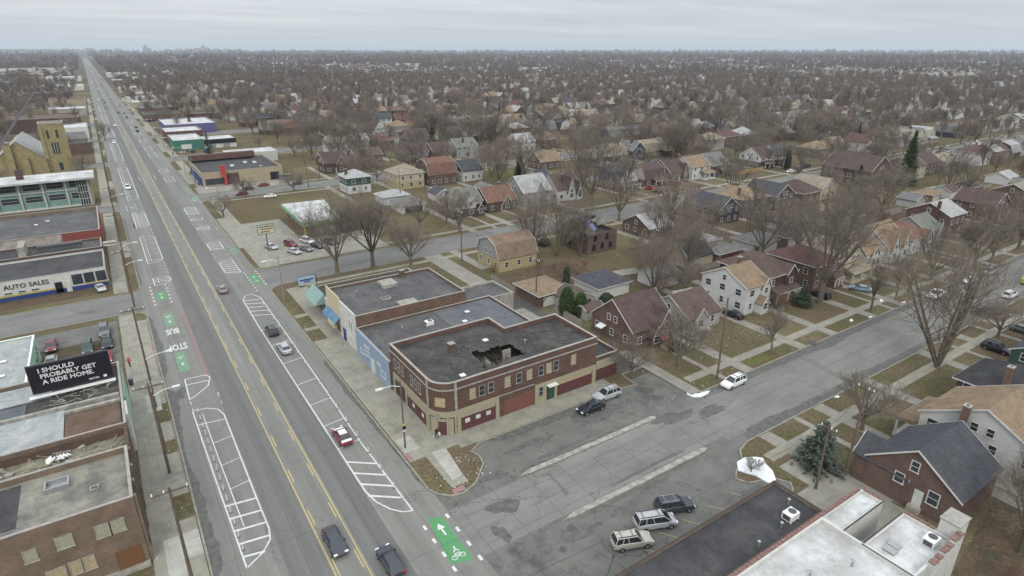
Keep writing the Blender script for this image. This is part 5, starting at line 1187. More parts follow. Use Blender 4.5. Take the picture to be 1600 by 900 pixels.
# extras on the closest houses
h1 = [o for o in sc.objects if o.get('label','').startswith('red brick tudor')][0]
b = MB(); b.poly([(-5.3,1.4,2.5),(-6.6,1.4,2.1),(-6.6,3.2,2.1),(-5.3,3.2,2.5)]); b.build('side_canopy', M['wmetal'], h1, world=False)
b = MB(); b.poly([(-.4,-7.3,2.5),(-.4,-8.6,2.0),(1.4,-8.6,2.0),(1.4,-7.3,2.5)]); b.poly([(-.4,-8.6,2.0),(-.4,-8.6,1.8),(1.4,-8.6,1.8),(1.4,-8.6,2.0)]); b.build('front_awning', M['redwall'], h1, world=False)
for u, z, w_, hh in ((3.9,1.3,.9,1.5),(.4,4.4,.9,1.2),(2.2,4.5,.8,1.2),(-3.4,1.2,2.0,1.6)): pass
hA = [o for o in sc.objects if o.get('label','').startswith('brown brick house with slate')][0]
for y_, z, w_, h_ in ((24.4,2.6,1.0,1.3),(23.1,5.0,.8,1.3),(20.5,1.9,1.1,1.7)): add_window(hA, 'R', -(y_-23.1), z, 10.6, 10.4, w_, h_)
b = MB(); b.box(5.3,5.36,.6,1.6,.7,2.9); b.build('door', M['whitewall'], hA, world=False, label='white barred side door')
b = MB(); b.box(5.3,6.0,.4,1.8,-.1,.7); b.build('step', M['conc'], hA, world=False)

# garages and sheds
def garage(label, x, y, w, d, h, roof, rise, wall, rf, face='S', door='whitewall', group=None):
    r = house(label, x, y, w, d, h, roof, rise, wall, rf, face=face, win=False, name='garage', group=group); r['category'] = 'garage'
    if door:
        b = MB(); b.box(-w*.36,w*.36,-d/2-.05,-d/2+.02,0,2.1); b.build('garage_door', M[door], r, world=False)
    return r
garage('tan hip roofed brick garage at the alley', 75.2, 101.5, 8, 9, 2.7, 'hip', 1.6, 'brown', 'tan')
garage('small garage with brown roof and maroon open door, beside the cone shaped evergreens', 78.4, 94.2, 6.5, 6, 2.5, 'gy', 1.5, 'palegrey', 'brown', door='maroon')
garage('white garage with slate blue hip roof', 89, 97.2, 9.2, 8.4, 2.8, 'hip', 2.0, 'white', 'slate')
garage('tiny shed with flat brown roof beside the brick tudor', 77.5, 87.6, 4.5, 3, 2.3, 'gx', .6, 'palegrey', 'brown', door=None)
garage('white gabled garage with charcoal roof near the wooden fence', 121.5, 99.5, 9, 7, 2.9, 'gx', 2.5, 'cream', 'dark', door=None)
garage('pale hip roofed garage behind the charcoal roofed one', 133.5, 108, 9, 9, 2.7, 'hip', 1.8, 'palegrey', 'light')
garage('low grey roofed garage left of the cream gabled house', 131.4, 98.2, 9.5, 7, 2.6, 'hip', 1.4, 'tan', 'grey', door='maroon')
garage('grey roofed garage in the yards east of the low grey roofed one', 146, 98, 9, 8, 2.8, 'hip', 2.2, 'white', 'grey')
garage('white sided garage in the far right yards', 310, 98, 10, 8, 2.8, 'gx', 2, 'white', 'light')
garage('grey hip roofed garage beside the white gabled tudor', 84, 192, 9, 9, 2.8, 'hip', 1.8, 'white', 'grey', door='black')
garage('grey roofed garage behind the rust roofed bungalow', 106, 196, 8, 8, 2.7, 'hip', 1.8, 'grey', 'light')
garage('dark gabled garage with white door near the navy gabled house', 101, 200.5, 7, 7, 2.6, 'gy', 1.8, 'white', 'slate')
garage('low light roofed garage by the row of bare trees behind the corner garage', 84, 206, 10, 8, 2.8, 'hip', 1.6, 'white', 'light')
rnd = random.Random(21)
for i, (x, y) in enumerate(((104,94),(158,97),(170,99),(182,96),(194,99),(171,107),(183,105),(196,108),(119,198),(133,196),(147,199),(172,197),(186,199),(200,196),(214,198),(228,197),(190,210),(205,208),(152,209),(250,100),(236,99),(262,99),(276,98))):
    garage('%s back yard garage with %s %s roof, %s' % (('white','tan','grey')[i % 3], ('grey','brown','slate','tan')[i % 4], ('side gabled','hipped','front gabled')[i % 3], 'nearest the burnt house;right of the hip roofed garages;behind the white roofed house;behind the golden roof;by the square red house;third row of yards near the oak;fourth yard of that row;fifth yard of that row;behind the rust roof;behind the grey green roof;behind the two white peaks;behind the dark gambrel;behind the maroon dutch colonial;behind the crossed gable boards;behind the pillared porch;behind the small white porch;deep in the second block;further east in the second block;between bare trees, second block;left of the huge maroon gable yard;in the yard by the dark conifer;right of the dark conifer;under the reddish tree'.split(';')[i]), x, y, 7, 6.5, 2.6, ('gx','hip','gy')[i % 3], 1.7, ('white','tan','palegrey')[i % 3], ('grey','brown','slate','tan')[i % 4], group='garages in the back yards', door='whitewall' if i % 2 else None)

# rows of further houses: nearest as individuals, the rest in one object
TEMPL = [dict(w=10.5,d=11.5,h=4.4,roof='gx',rise=4.2,xg=((2,3.8,3.6,3.4,.6),)), dict(w=9,d=12,h=4.8,roof='gy',rise=4.0,lean=(-4.2,4.2,2.4,2.7)),
 dict(w=10.5,d=12,h=5.8,roof='hip',rise=3.0,lean=(-5,2,2.4,2.7)), dict(w=11,d=11,h=3.4,roof='bx',rise=5.0), dict(w=9,d=12,h=3.4,roof='by',rise=5.2,lean=(-4,4,2.4,2.6)),
 dict(w=11,d=10.5,h=3.6,roof='gx',rise=4.4,xg=((2.6,3.4,2.8,4.2,.6),(-.6,2.4,2.2,2.6,1.3))), dict(w=9.5,d=12.5,h=5.8,roof='gx',rise=3.0,dorm=(('F',0,2.6,6.3,1.3),)), dict(w=10,d=11,h=3.4,roof='hip',rise=3.4)]
RN = {'gx':'side gabled','gy':'front gabled','hip':'hip roofed','bx':'gambrel roofed','by':'gambrel fronted'}
wn = ['brown','red','dark','white','white','cream','grey','tan','maroon','palegrey','orange','navy']
WN = dict(brown='brown brick',red='red brick',dark='dark brick',white='white',cream='cream',grey='grey',tan='tan brick',maroon='maroon brick',palegrey='pale grey',orange='orange brick',navy='navy')
rn = ['brown','tan','grey','slate','maroon','green','light','rust','beige','dark','red','light','beige']
ORD = 'first second third fourth fifth sixth seventh eighth ninth tenth eleventh twelfth thirteenth fourteenth fifteenth sixteenth seventeenth eighteenth nineteenth twentieth'.split()
taken = [(q[0], q[1]) for q in HOUSES]
cand = []
rnd = random.Random(77)
for i, ys in enumerate(YS[:26]):
    for side in (1, -1):
        y = ys+side*(HW+22) if side > 0 else ys-24
        x = {(0,1):251,(0,-1):164,(1,1):336,(1,-1):340,(2,1):224,(2,-1):188,(3,1):84,(3,-1):92}.get((i,side), 78+rnd.uniform(0,6))
        k = 0
        while x < 1130:
            x += rnd.uniform(10.9,12.4); k += 1
            if rnd.random() < .08: x += 11; continue
            if any(abs(x-a) < 12 and abs(y-b_) < 11 for a, b_ in taken) or not seen(x, y, 4, 20): continue
            cand.append((math.hypot(x, y), x, y+rnd.uniform(-1,1), side, i, k))
dv = MB(); fw = MB()
for hx, hy, hl in HOUSES:
    if hx < 60 or hy > 330 or hl.startswith(('tan hip','small garage','white garage','tiny','low','dark gabled')): continue
    ys = min(YS, key=lambda v_: abs(v_-hy)); sg = 1 if hy > ys else -1
    if abs(hy-ys) > 34: continue
    rr_ = random.Random(int(hx*3)); xo = hx-6.6-rr_.uniform(0,.5)
    y0, y1 = ys+sg*HW, ys+sg*(42 if rr_.random() < .7 else 24)
    a_, b__ = min(y0,y1), max(y0,y1); dv.poly([(xo-1.2,a_,.134),(xo+1.2,a_,.134),(xo+1.2,b__,.134),(xo-1.2,b__,.134)])
    if rr_.random() < .45: continue
    y1 = hy-sg*6; a_, b__ = min(y0,y1), max(y0,y1); fw.poly([(hx+.3,a_,.137),(hx+1.4,a_,.137),(hx+1.4,b__,.137),(hx+.3,b__,.137)])
S(dv, 'driveway', M['drive'], 'concrete driveways between the houses'); S(fw, 'front_path', M['walk'], 'front paths from the doors to the sidewalk')
extra = []
for i in range(0, 12):    # west of the avenue
    for side in (1, -1):
        x = -52
        while x > -400:
            x -= rnd.uniform(11.5,14)
            y = YS[min(i,11)]+side*26 if i < 12 else 0
            if rnd.random() < .15 or not seen(x, y, 4, 10) : continue
            cand.append((math.hypot(x, y), x, y, side, i, -int(-x/12)))
cand.sort()
NEAR_N = 300-len(HOUSES)
ROWN = ['the near side street','the second street','the third street','the fourth street','the fifth street','the sixth street','the seventh street','the eighth street','the ninth street','the tenth street']
used = {}
WIN_LIM = 330
for (dist, x, y, side, i, k) in cand[:NEAR_N]:
    t_ = rnd.choice(TEMPL); a, c = rnd.choice(wn), rnd.choice(rn)
    kw = dict(t_)
    up = rnd.choice((None, None, 'white', 'cream', 'grey')) if a in ('brown','red','dark','maroon') and kw['roof'] != 'hip' else None
    lab = '%s %s house with %s roof, %s side of %s' % (WN[a], RN[kw['roof']], {'light':'pale','green':'mossy grey','slate':'slate blue','beige':'straw'}.get(c,c), 'far' if side > 0 else 'near', ROWN[min(i,9)])
    if x < 0: lab = lab.replace(', far side of', ', west, far side of').replace(', near side of', ', west, near side of')
    used[lab] = used.get(lab, 0)+1
    if used[lab] > 1: lab += ', %s such' % ORD[min(19, used[lab]-1)] if len(lab.split()) < 15 else ' too'
    house(lab, x, y, wall=a, rf=c, upper=up, face='S' if side > 0 else 'N', near=False, trim='trim' if rnd.random() < .8 else 'tantrim', chim=(rnd.uniform(-3,3), rnd.uniform(-1,2), kw['h']+kw['rise']+.9) if rnd.random() < .5 else None, group='houses lining the residential streets', win=dist < WIN_LIM, **kw)
NEARLIM = cand[NEAR_N-1][0] if len(cand) > NEAR_N else 9e9
# the remaining far houses as one mass
b = MB(); fmats = [BR['brown'], BR['red'], SI['white'], SI['cream'], SI['grey'], RO['brown'], RO['tan'], RO['grey'], RO['slate'], RO['maroon'], RO['light'], RO['rust']]
def farhouse(x, y, k=1.):
    w, d, h, rs = rnd.uniform(8,11)*k, rnd.uniform(10,12), rnd.uniform(3.4,5.8), rnd.uniform(2.8,4.6)
    m_ = rnd.choice((0,1,0,2,2,2,3,4)); r_ = rnd.choice((5,6,7,8,9,10,5,7,9))
    b.box(x-w/2,x+w/2,y-d/2,y+d/2,0,h,m_)
    if rnd.random() < .5:
        b.poly([(x-w/2,y-d/2,h),(x+w/2,y-d/2,h),(x,y-d/2,h+rs)],m_); b.poly([(x-w/2-.4,y-d/2-.3,h-.2),(x,y-d/2-.3,h+rs),(x,y+d/2,h+rs),(x-w/2-.4,y+d/2,h-.2)],r_); b.poly([(x+w/2+.4,y-d/2-.3,h-.2),(x+w/2+.4,y+d/2,h-.2),(x,y+d/2,h+rs),(x,y-d/2-.3,h+rs)],r_)
    else:
        b.poly([(x-w/2,y-d/2,h),(x-w/2,y,h+rs),(x-w/2,y+d/2,h)],m_); b.poly([(x-w/2-.3,y-d/2-.4,h-.2),(x+w/2+.3,y-d/2-.4,h-.2),(x+w/2+.3,y,h+rs),(x-w/2-.3,y,h+rs)],r_); b.poly([(x-w/2-.3,y+d/2+.4,h-.2),(x-w/2-.3,y,h+rs),(x+w/2+.3,y,h+rs),(x+w/2+.3,y+d/2+.4,h-.2)],r_)
for (dist, x, y, side, i, k) in cand[NEAR_N:]: farhouse(x, y)
for j in range(5200):
    dd_ = rnd.uniform(900, 3600); aa = rnd.uniform(-.13, 1.32); x, y = dd_*math.sin(aa), dd_*math.cos(aa)
    if (x < 1140 and x > 26 and y < YS[11]+20) or abs(x-12) < 40 or not seen(x, y, 4, 30): continue
    y = round(y/51)*51+rnd.uniform(-3,3); farhouse(x, y, 1.15)
for j in range(70):   # scattered large pale roofs far out
    dd_ = rnd.uniform(1500, 5200); aa = rnd.uniform(-.13, 1.3); x, y = dd_*math.sin(aa), dd_*math.cos(aa)
    if abs(x-12) < 60: continue
    w, d, h = rnd.uniform(25,90), rnd.uniform(18,45), rnd.uniform(6,13)
    b.box(x-w/2,x+w/2,y-d/2,y+d/2,0,h,rnd.choice((0,2,3)),rnd.choice((10,7,4,7)))
b.build('far_houses', fmats, label='far rows of house roofs dissolving into the bare trees', cat='houses', kind='stuff')
# ------------------------------------------------------------------ trees
def perp(d, rnd):
    while True:
        v = np.array([rnd.gauss(0,1) for _ in range(3)]); v -= d*v.dot(d); n = np.linalg.norm(v)
        if n > .1: return v/n
def grow(seed, ht, kind, fine):
    """bare tree: trunk with main limbs, crown of branches and twigs. kind: vase, round, clump, shrub"""
    rnd = random.Random(seed); T, C = MB(), MB()
    P = dict(vase=(.22,8,.62,(16,50),9,9,10), round=(.2,8,.5,(28,62),9,8,10), clump=(.03,6,.85,(8,34),9,8,9), shrub=(.05,9,.75,(15,45),6,6,5), poplar=(.2,10,.42,(18,36),8,8,8))[kind]
    tf, nl, lf, (a0, a1), n2, n3, n4 = P
    if not fine: n2, n3, n4 = max(4, n2-1), max(4, n3-2), 4
    up = np.array((0,0,1.))
    R0 = ht*.022+.06
    def br(mb, p, d, L_, r, lev, kids, sides, wander=.12):
        ns = (4, 4, 3, 2, 1)[lev]; pts = [p]; rad = [r]; q = p.copy(); e = d.copy()
        for i in range(ns):
            e = e+perp(e, rnd)*rnd.uniform(0, wander)+up*(.045 if lev == 0 else (-.02 if lev == 2 else .02)); e /= np.linalg.norm(e)
            q = q+e*L_/ns; pts.append(q.copy()); rad.append(r*(1-.72*(i+1)/ns))
        mb.tube(pts, rad, sides, cap=False); return pts, rad
    def at(pts, t):
        k = t*(len(pts)-1); i = min(int(k), len(pts)-2); f = k-i; return pts[i]*(1-f)+pts[i+1]*f, (pts[i+1]-pts[i])/np.linalg.norm(pts[i+1]-pts[i])
    th = ht*tf
    base = np.array((0,0,-.1))
    if kind in ('vase','round','poplar'):
        T.tube([base, base+up*.4, base+up*th*.6, base+up*(th+.3)], [R0*1.35, R0*1.02, R0*.9, R0*.8], 8)
    lr = rnd.uniform(0, 6)
    tw = .011+.0006*ht if fine else .028+.0012*ht
    for i in range(nl):
        az = lr+i*2*math.pi/nl*1.0+rnd.uniform(-.35,.35); an = R(rnd.uniform(a0, a1)) if i else R(5)
        d = np.array((math.sin(an)*math.cos(az), math.sin(an)*math.sin(az), math.cos(an)))
        L1 = ht*lf*rnd.uniform(.85,1.12); p0 = base+up*(th*rnd.uniform(.75,1.02))+(d*np.array((1,1,0))*R0*.4)
        if kind == 'poplar': p0 = base+up*ht*(.2+.5*i/nl); L1 *= 1-.35*i/nl
        r1 = R0*(.55 if kind != 'clump' else .75)*rnd.uniform(.75,1.05)
        pts, rad = br(T, p0, d, L1, r1, 0, n2, 5)
        for j in range(n2):
            t_ = .28+.72*(j+rnd.random())/n2; p, e = at(pts, min(t_, .99)); v = perp(e, rnd); v = v+up*.25
            a = R(rnd.uniform(28,58)); d2 = e*math.cos(a)+v*math.sin(a); d2 /= np.linalg.norm(d2)
            L2 = L1*rnd.uniform(.36,.6)*(1.15-.5*t_); r2 = max(tw*1.3, r1*.36*(1.1-.6*t_))
            p2, _ = br(C, p, d2, L2, r2, 2, 0, 4 if fine else 3)
            for k in range(n3):
                t2 = .2+.8*(k+rnd.random())/n3; q, e2 = at(p2, min(t2,.99)); v = perp(e2, rnd)+up*.2
                a = R(rnd.uniform(25,60)); d3 = e2*math.cos(a)+v*math.sin(a); d3 /= np.linalg.norm(d3)
                L3 = L2*rnd.uniform(.35,.6); r3 = max(tw, r2*.4)
                p3, _ = br(C, q, d3, L3, r3, 3, 0, 3)
                for m_ in range(n4):
                    t3 = .15+.85*(m_+rnd.random())/n4; s_, e3 = at(p3, min(t3,.99)); v = perp(e3, rnd)+up*.15
                    a = R(rnd.uniform(20,60)); d4 = e3*math.cos(a)+v*math.sin(a); d4 /= np.linalg.norm(d4)
                    br(C, s_, d4, L3*rnd.uniform(.35,.7), tw*.75, 4, 0, 3)
    return T.mesh('trunk'), C.mesh('crown')
TREES = {}
def tproto(kind, i, fine):
    key = (kind, i, fine)
    if key not in TREES:
        ht = {'vase':18,'round':13,'clump':14,'shrub':5,'poplar':17}[kind]; TREES[key] = (ht, *grow(hash_(kind)+i*17, ht, kind, fine))
    return TREES[key]
def hash_(s): return sum(ord(c)*(i+1) for i, c in enumerate(s))
def tree(label, x, y, ht, kind='vase', i=0, rz=None, group=None, twig='twig', name='bare_tree', z=Zg, cat='tree'):
    fine = math.hypot(x, y) < 165
    h0, tm, cm = tproto(kind, i % 3, fine)
    rr_ = random.Random(int(x*31+y*17))
    r = root(name, label, cat, (x, y, z-.03), rz if rz is not None else rr_.uniform(0, 6.28), group, scale=ht/h0)
    place('trunk', tm, M['bark'], r); place('crown', cm, M[twig], r)
    return r
NT_ = [
 ('huge three stemmed bare tree rising from the lawn at the lower right, thick grey trunks', 113.8, 37.2, 20.5, 'clump', 0),
 ('very tall broad bare tree with a thick pale trunk beside the orange brick house', 123.9, 65.1, 24.5, 'vase', 0),
 ('bare tree standing in a ring of stones in front of the brick tudor house', 76.2, 62.2, 13.5, 'round', 0),
 ('twiggy bare tree at the alley mouth beside the silver parked suv', 67.2, 64.6, 9.5, 'round', 1),
 ('bare tree leftmost of the three big ones in front of the corner garage', 42.2, 142.6, 19, 'vase', 1),
 ('bare tree in the middle of the three big ones in front of the corner garage', 51.3, 141.9, 20.5, 'vase', 2),
 ('bare tree rightmost and smallest of the three in front of the corner garage', 59.8, 137.5, 15.5, 'round', 2),
 ('cluster of slender bare stems just right of the yellow dutch colonial', 91.0, 127.5, 17, 'clump', 1),
 ('slim bare tree between the yellow house and the burnt house', 95.8, 123.0, 12, 'clump', 2),
 ('tangled bare tree against the burnt house wall', 101.5, 120.0, 14, 'clump', 0),
 ('wide dense bare tree across the second street above the white roofed cottage', 139.9, 160.5, 27, 'vase', 0),
 ('spreading bare tree behind the white roofed cottage and wooden fence', 122, 109.5, 17, 'vase', 1),
 ('dense bare tree right of the rubble heap, behind the blue roofed garage', 110.5, 101.5, 12, 'round', 0),
 ('small bare tree beside the black parked car on the third street', 58.7, 243.2, 11.5, 'round', 1),
 ('small bare tree in front of the tall red sign', 40.5, 243.2, 10, 'round', 2),
 ('leaning small bare tree on the verge beside the avenue, near the bicycle crossing', 28.6, 216.9, 9.5, 'round', 0),
 ('bare tree with low spreading limbs beside the blue spruce', 84.2, 34.5, 11.5, 'round', 1),
 ('thin bare street tree right of the white parked suv', 94.0, 56.4, 9.5, 'poplar', 0),
 ('thin bare street tree by the snow patches on the far kerb', 129.5, 56.9, 11, 'poplar', 1),
 ('bare tree overhanging the white sided house at the right edge', 75.5, 12.2, 12.5, 'vase', 2),
 ('brushy bare tree at the bottom right corner behind the slate roof house', 88.5, 6.5, 10, 'round', 2),
 ('low bare tree among brown brush at the bottom right', 79.5, 8.5, 7.5, 'round', 0),
 ('tiny bare sapling growing out of the snow patch by the parking spaces', 62.4, 37.3, 3.2, 'round', 1),
 ('bare tree with dark limbs left of the huge maroon gable', 249, 111, 13, 'round', 2),
 ('reddish many stemmed bare tree right of the tall spruce', 271.8, 101.9, 16, 'clump', 1),
 ('tall bare tree behind the navy gabled house', 138, 219.5, 19, 'vase', 2),
 ('tall bare tree on the green lot in the third row', 147, 214, 21, 'vase', 1),
 ('bare tree in front of the church tower', -9.8, 331, 11, 'round', 0),
 ('bare tree leaning over the avenue sidewalk beyond the church', 1.5, 455, 12, 'vase', 1),
 ('bare tree between the brown tudor and the dark gambrel roof', 152.5, 181, 15, 'round', 0),
 ('bare tree left of the square tan brick house', 147.5, 121, 12, 'round', 1),
 ('slim bare tree in front of the charcoal and brick house', 153, 118, 9, 'clump', 2),
 ('bare tree over the far right parked cars on the side street', 160.5, 58.8, 13, 'vase', 0),
 ('second bare tree over the parked cars, nearer the white truck', 147.5, 57.8, 12, 'round', 2),
 ('bare tree at the right edge by the yellow truck', 178, 38, 13, 'vase', 1),
 ('bare tree behind the green sided house at the right edge', 137, 36.5, 10, 'round', 0),
]
taken_t = []; NT_ += [ ('tall leaning bare tree behind the tall white house, beside the charcoal roofed garage', 112.5, 92.5, 16, 'vase', 2),
 ('wide bare tree above the low grey roofed garage', 127, 105, 15, 'round', 1),
 ('tall bare tree in the yard behind the faded red hip roof', 139, 90.5, 18, 'vase', 0),
 ('broad bare tree in the yard behind the mossy roofed cream house', 152, 89, 17, 'round', 2),
 ('tall bare tree in the yard behind the golden tan roof', 166, 90, 17, 'vase', 1),
 ('bare tree in the yard behind the rust roofed house', 186, 92, 16, 'vase', 2),
 ('bare tree behind the tall square brick house near the right edge', 212, 97, 18, 'vase', 0),
 ('slim bare tree leaning over the grey siding bungalow', 99.2, 90.5, 13, 'clump', 2),
 ('second slender bare tree on the green verge above the parked pickup', 140.5, 57.2, 10, 'poplar', 2),
]
for l, x, y, ht, k, i in NT_: tree(l, x, y, ht, k, i); taken_t.append((x, y))
for l, x, y, ht in (('brown thicket behind the slate roofed brick house',82,4,4.5),('brown thicket nearest the white stair tower',74,3,4),('brown thicket at the lower right corner of the yards',92,12.5,4),('reddish bush in front of the dark red brick house',113,67.4,5),('dry bush in front of the brick tudor doorway',79.2,67.2,2.6),('straw coloured bush at the corner of the yellow house',87.5,119.3,2.4),('bush at the west wall of the yellow house',74.8,121.8,2.2),('brown brush along the wooden fence by the rubble heap',103,99,4.2),('thick brown brush left of the tall white house',99,88.5,4.8),('brown brush beyond the burnt house',119,116,4),('bush beside the alley behind the small brown garage',72.3,97.6,3),('red twigged bush by the dark tudor',91.5,268.5,4),('brown thicket between the white stair tower and the slate roofed house',69.5,11,3.5),('low brown brush patch in the open yard at the lower right',78,12.5,2.4),('grey brush patch furthest right in the open yard',97,8.5,3.6),('dead weeds by the stepped parapet',68,7,2.2),('tangled shrub under the tall thin pole behind the tan garage',80.5,110,3.6)):
    tree(l, x, y, ht, 'shrub', 0, twig='twigbrown', name='bare_bush', cat='bush')

rb = random.Random(19)
for k in range(30):
    if k < 20: x, y = rb.choice(((rb.uniform(97,126),rb.uniform(86,116)),(rb.uniform(140,178),rb.uniform(88,114)),(rb.uniform(76,100),rb.uniform(106,117)),(rb.uniform(182,232),rb.uniform(90,116)))); l = 'brown brush growing in the back yards of the first block'
    else: x, y = rb.uniform(67,96), rb.uniform(1,13); l = 'brown weeds and brush in the open yard at the lower right'
    tree(l, x, y, rb.uniform(1.6,3.6), 'shrub', k, twig='twigbrown', name='bare_bush', cat='bush', group=l)
def conifer(seed, ht, w, dense, cone=False):
    rnd = random.Random(seed); T, C = MB(), MB()
    T.tube([(0,0,-.1),(0,0,ht*.5),(0,0,ht*.97)], [w*.055+.05, w*.035+.03, .02], 7)
    n = int(dense*ht)
    for i in range(n):
        t_ = (i+rnd.random())/n; z = ht*(.06+.93*t_) if not cone else ht*(.01+.98*t_)
        rad = w*((1-t_)**.8 if not cone else math.sqrt(max(0,1-(max(0,t_-.25)/.75)**1.7))*min(1,.72+t_))*rnd.uniform(.72,1.1)+.08
        az = rnd.uniform(0, 6.283); ca, sa = math.cos(az), math.sin(az)
        m_ = max(3, int(rad*5))
        for j in range(m_):
            s_ = (j+.6)/m_ if not cone else rnd.uniform(.7,1.03); px_, py_ = ca*rad*s_, sa*rad*s_; zz = z-rad*s_*.22+(.12*rad if s_ > .85 else 0)+rnd.uniform(-.1,.1)
            q = rnd.uniform(.16,.34)*(1+.05*w)*(1 if not cone else .8); a2 = az+rnd.uniform(-1.2,1.2); tl = rnd.uniform(-.25,.45)
            d = np.array((math.cos(a2), math.sin(a2), -.25+tl)); s2 = np.array((-math.sin(a2), math.cos(a2), rnd.uniform(-.4,.4)))
            p = np.array((px_+rnd.uniform(-.12,.12), py_+rnd.uniform(-.12,.12), zz))
            C.poly([p-d*q*.6-s2*q*.3, p+s2*q*.55, p+d*q*1.15, p-s2*q*.55])
    return T.mesh('trunk'), C.mesh('crown')
def conif(label, x, y, ht, w, mat, seed, dense=60, cone=False, name='conifer', group=None, h0=None):
    tm, cm = cached(('con', seed), lambda: conifer(seed, h0 or ht, w, dense, cone))
    r = root(name, label, 'conifer', (x, y, Zg-.02), seed+x, group, scale=ht/(h0 or ht))
    place('trunk', tm, M['bark'], r); place('crown', cm, M[mat], r)
conif('blue green spruce in the lawn above the white roof', 70.8, 33.2, 7.2, 3.4, 'blueneedles', 1, 40, name='spruce')
conif('very tall dark green pine beside the huge maroon gable', 272, 118, 22, 4.6, 'greenneedles', 2, 70, name='pine')
conif('shorter dark brownish conifer left of the huge maroon gable', 234, 117.5, 12, 3.4, 'needles', 3, 90)
conif('slender column evergreen behind the tan roofed garage', 83.6, 103.4, 5.2, .75, 'needles', 4, 170, True, 'evergreen')
conif('rounded cone evergreen, left one of the pair by the small brown garage', 73.7, 90.6, 6.6, 1.6, 'greenneedles', 5, 330, True, 'evergreen')
conif('rounded cone evergreen, right one of the pair by the small brown garage', 76.0, 88.9, 5.4, 1.4, 'greenneedles', 6, 330, True, 'evergreen')
conif('small dark green bush in front of the brick tudor', 81.2, 67.0, 1.8, 1.2, 'needles', 7, 320, True, 'evergreen_bush')
conif('round evergreen bush beside the white garage with slate roof', 86, 92.0, 1.9, 1.5, 'needles', 8, 320, True, 'evergreen_bush')
conif('slim green conifer by the far parked cars', 262, 165, 9, 1.5, 'greenneedles', 9, 130, True)
conif('dark evergreen clump behind the burnt house by the street', 99, 133, 2.2, 1.8, 'needles', 10, 260, True, 'evergreen_bush')
conif('dark hanging pine left of the tall trees of the green lot', 150.5, 221, 11, 3.0, 'needles', 11, 90)
conif('dark evergreen under the thick pale trunk of the very tall bare tree', 119.8, 66.6, 4.5, 2.2, 'needles', 12, 130)
rnd = random.Random(99)
for j in range(26):
    dd_ = rnd.uniform(330, 900); aa = rnd.uniform(.1, 1.25); conif('dark conifer standing among bare trees, %s and %s' % (('narrow','broad','leaning')[j % 3], ('far off','mid distance')[dd_ < 500]), dd_*math.sin(aa), dd_*math.cos(aa), rnd.uniform(10,17), 3, 'needles', 13, 30, h0=12, group='dark conifers scattered among the far bare trees')

# street and yard trees: nearest ones one by one, the far ones as one mass
def hfree(x, y):
    return not any(abs(x-a) < 7.5 and abs(y-b_) < 8.5 for a, b_, _ in HOUSES if abs(x-a) < 9)
cand_t = []
rnd = random.Random(5)
for i, ys in enumerate(YS):
    for x0 in range(36, 1130, 12):
        for dy in (HW+1.9, -HW-1.9, HW+17, 48, 56, -HW-15, HW+34, -HW-35):
            pr = .5 if abs(dy) < 10 else .42
            if i == 0 and dy < 0: pr = 0
            if i == 0 and x0 < 150: pr *= .12
            if i == 1 and x0 < 150: pr *= .3
            if i >= 2: pr *= 1.1
            if rnd.random() > pr: continue
            x, y = x0+rnd.uniform(-5,5), ys+dy+rnd.uniform(-.5,.5)*(1 if abs(dy) < 10 else 12)
            if x < 70 and 60 < y < 142: continue
            if x < 74 and y < 520: continue
            if 130 < x < 160 and 215 < y < 240: continue
            if not seen(x, y, 6, 80) or any(math.hypot(x-a, y-b_) < 6 for a, b_ in taken_t): continue
            if abs(dy) > 10 and i < 5 and not hfree(x, y): continue
            cand_t.append((math.hypot(x, y), x, y))
for i in range(1, 12):
    for x0 in range(-400, -8, 12):
        for dy in (HW+2, -HW-2, 22, 35, 48, 60, -20):
            if rnd.random() > .6 or (x0 > -50 and dy != 48 and rnd.random() < .85): continue
            x, y = x0+rnd.uniform(-5,5), YS[i]+dy+rnd.uniform(-4,4)
            if (i == 1 and x > -60) or (x > -62 and 255 < y < 395 and not (285 < y < 335 and x < -24)) or not seen(x, y, 6, 60): continue
            cand_t.append((math.hypot(x, y), x, y))
cand_t.sort()
NTREE = 300-len(NT_)-17
rnd3 = random.Random(8); tallset = set()
for x0, x1, y0, y1, n_ in ((330,455,205,300,40),(100,190,300,420,16),(200,290,200,300,14),(150,240,335,420,12)):
    for j in range(n_):
        x, y = rnd3.uniform(x0,x1), rnd3.uniform(y0,y1)
        if min(abs(y-ys) for ys in YS) < 8 or not hfree(x, y): continue
        cand_t.append((math.hypot(x, y), x, y)); tallset.add((x, y))
cand_t.sort()
kinds = ['vase','vase','round','round','poplar','vase']
kn = {'vase':'vase shaped','round':'round crowned','poplar':'upright'}
usedt = {}
HA = np.array([(a, b_) for a, b_, _ in HOUSES])
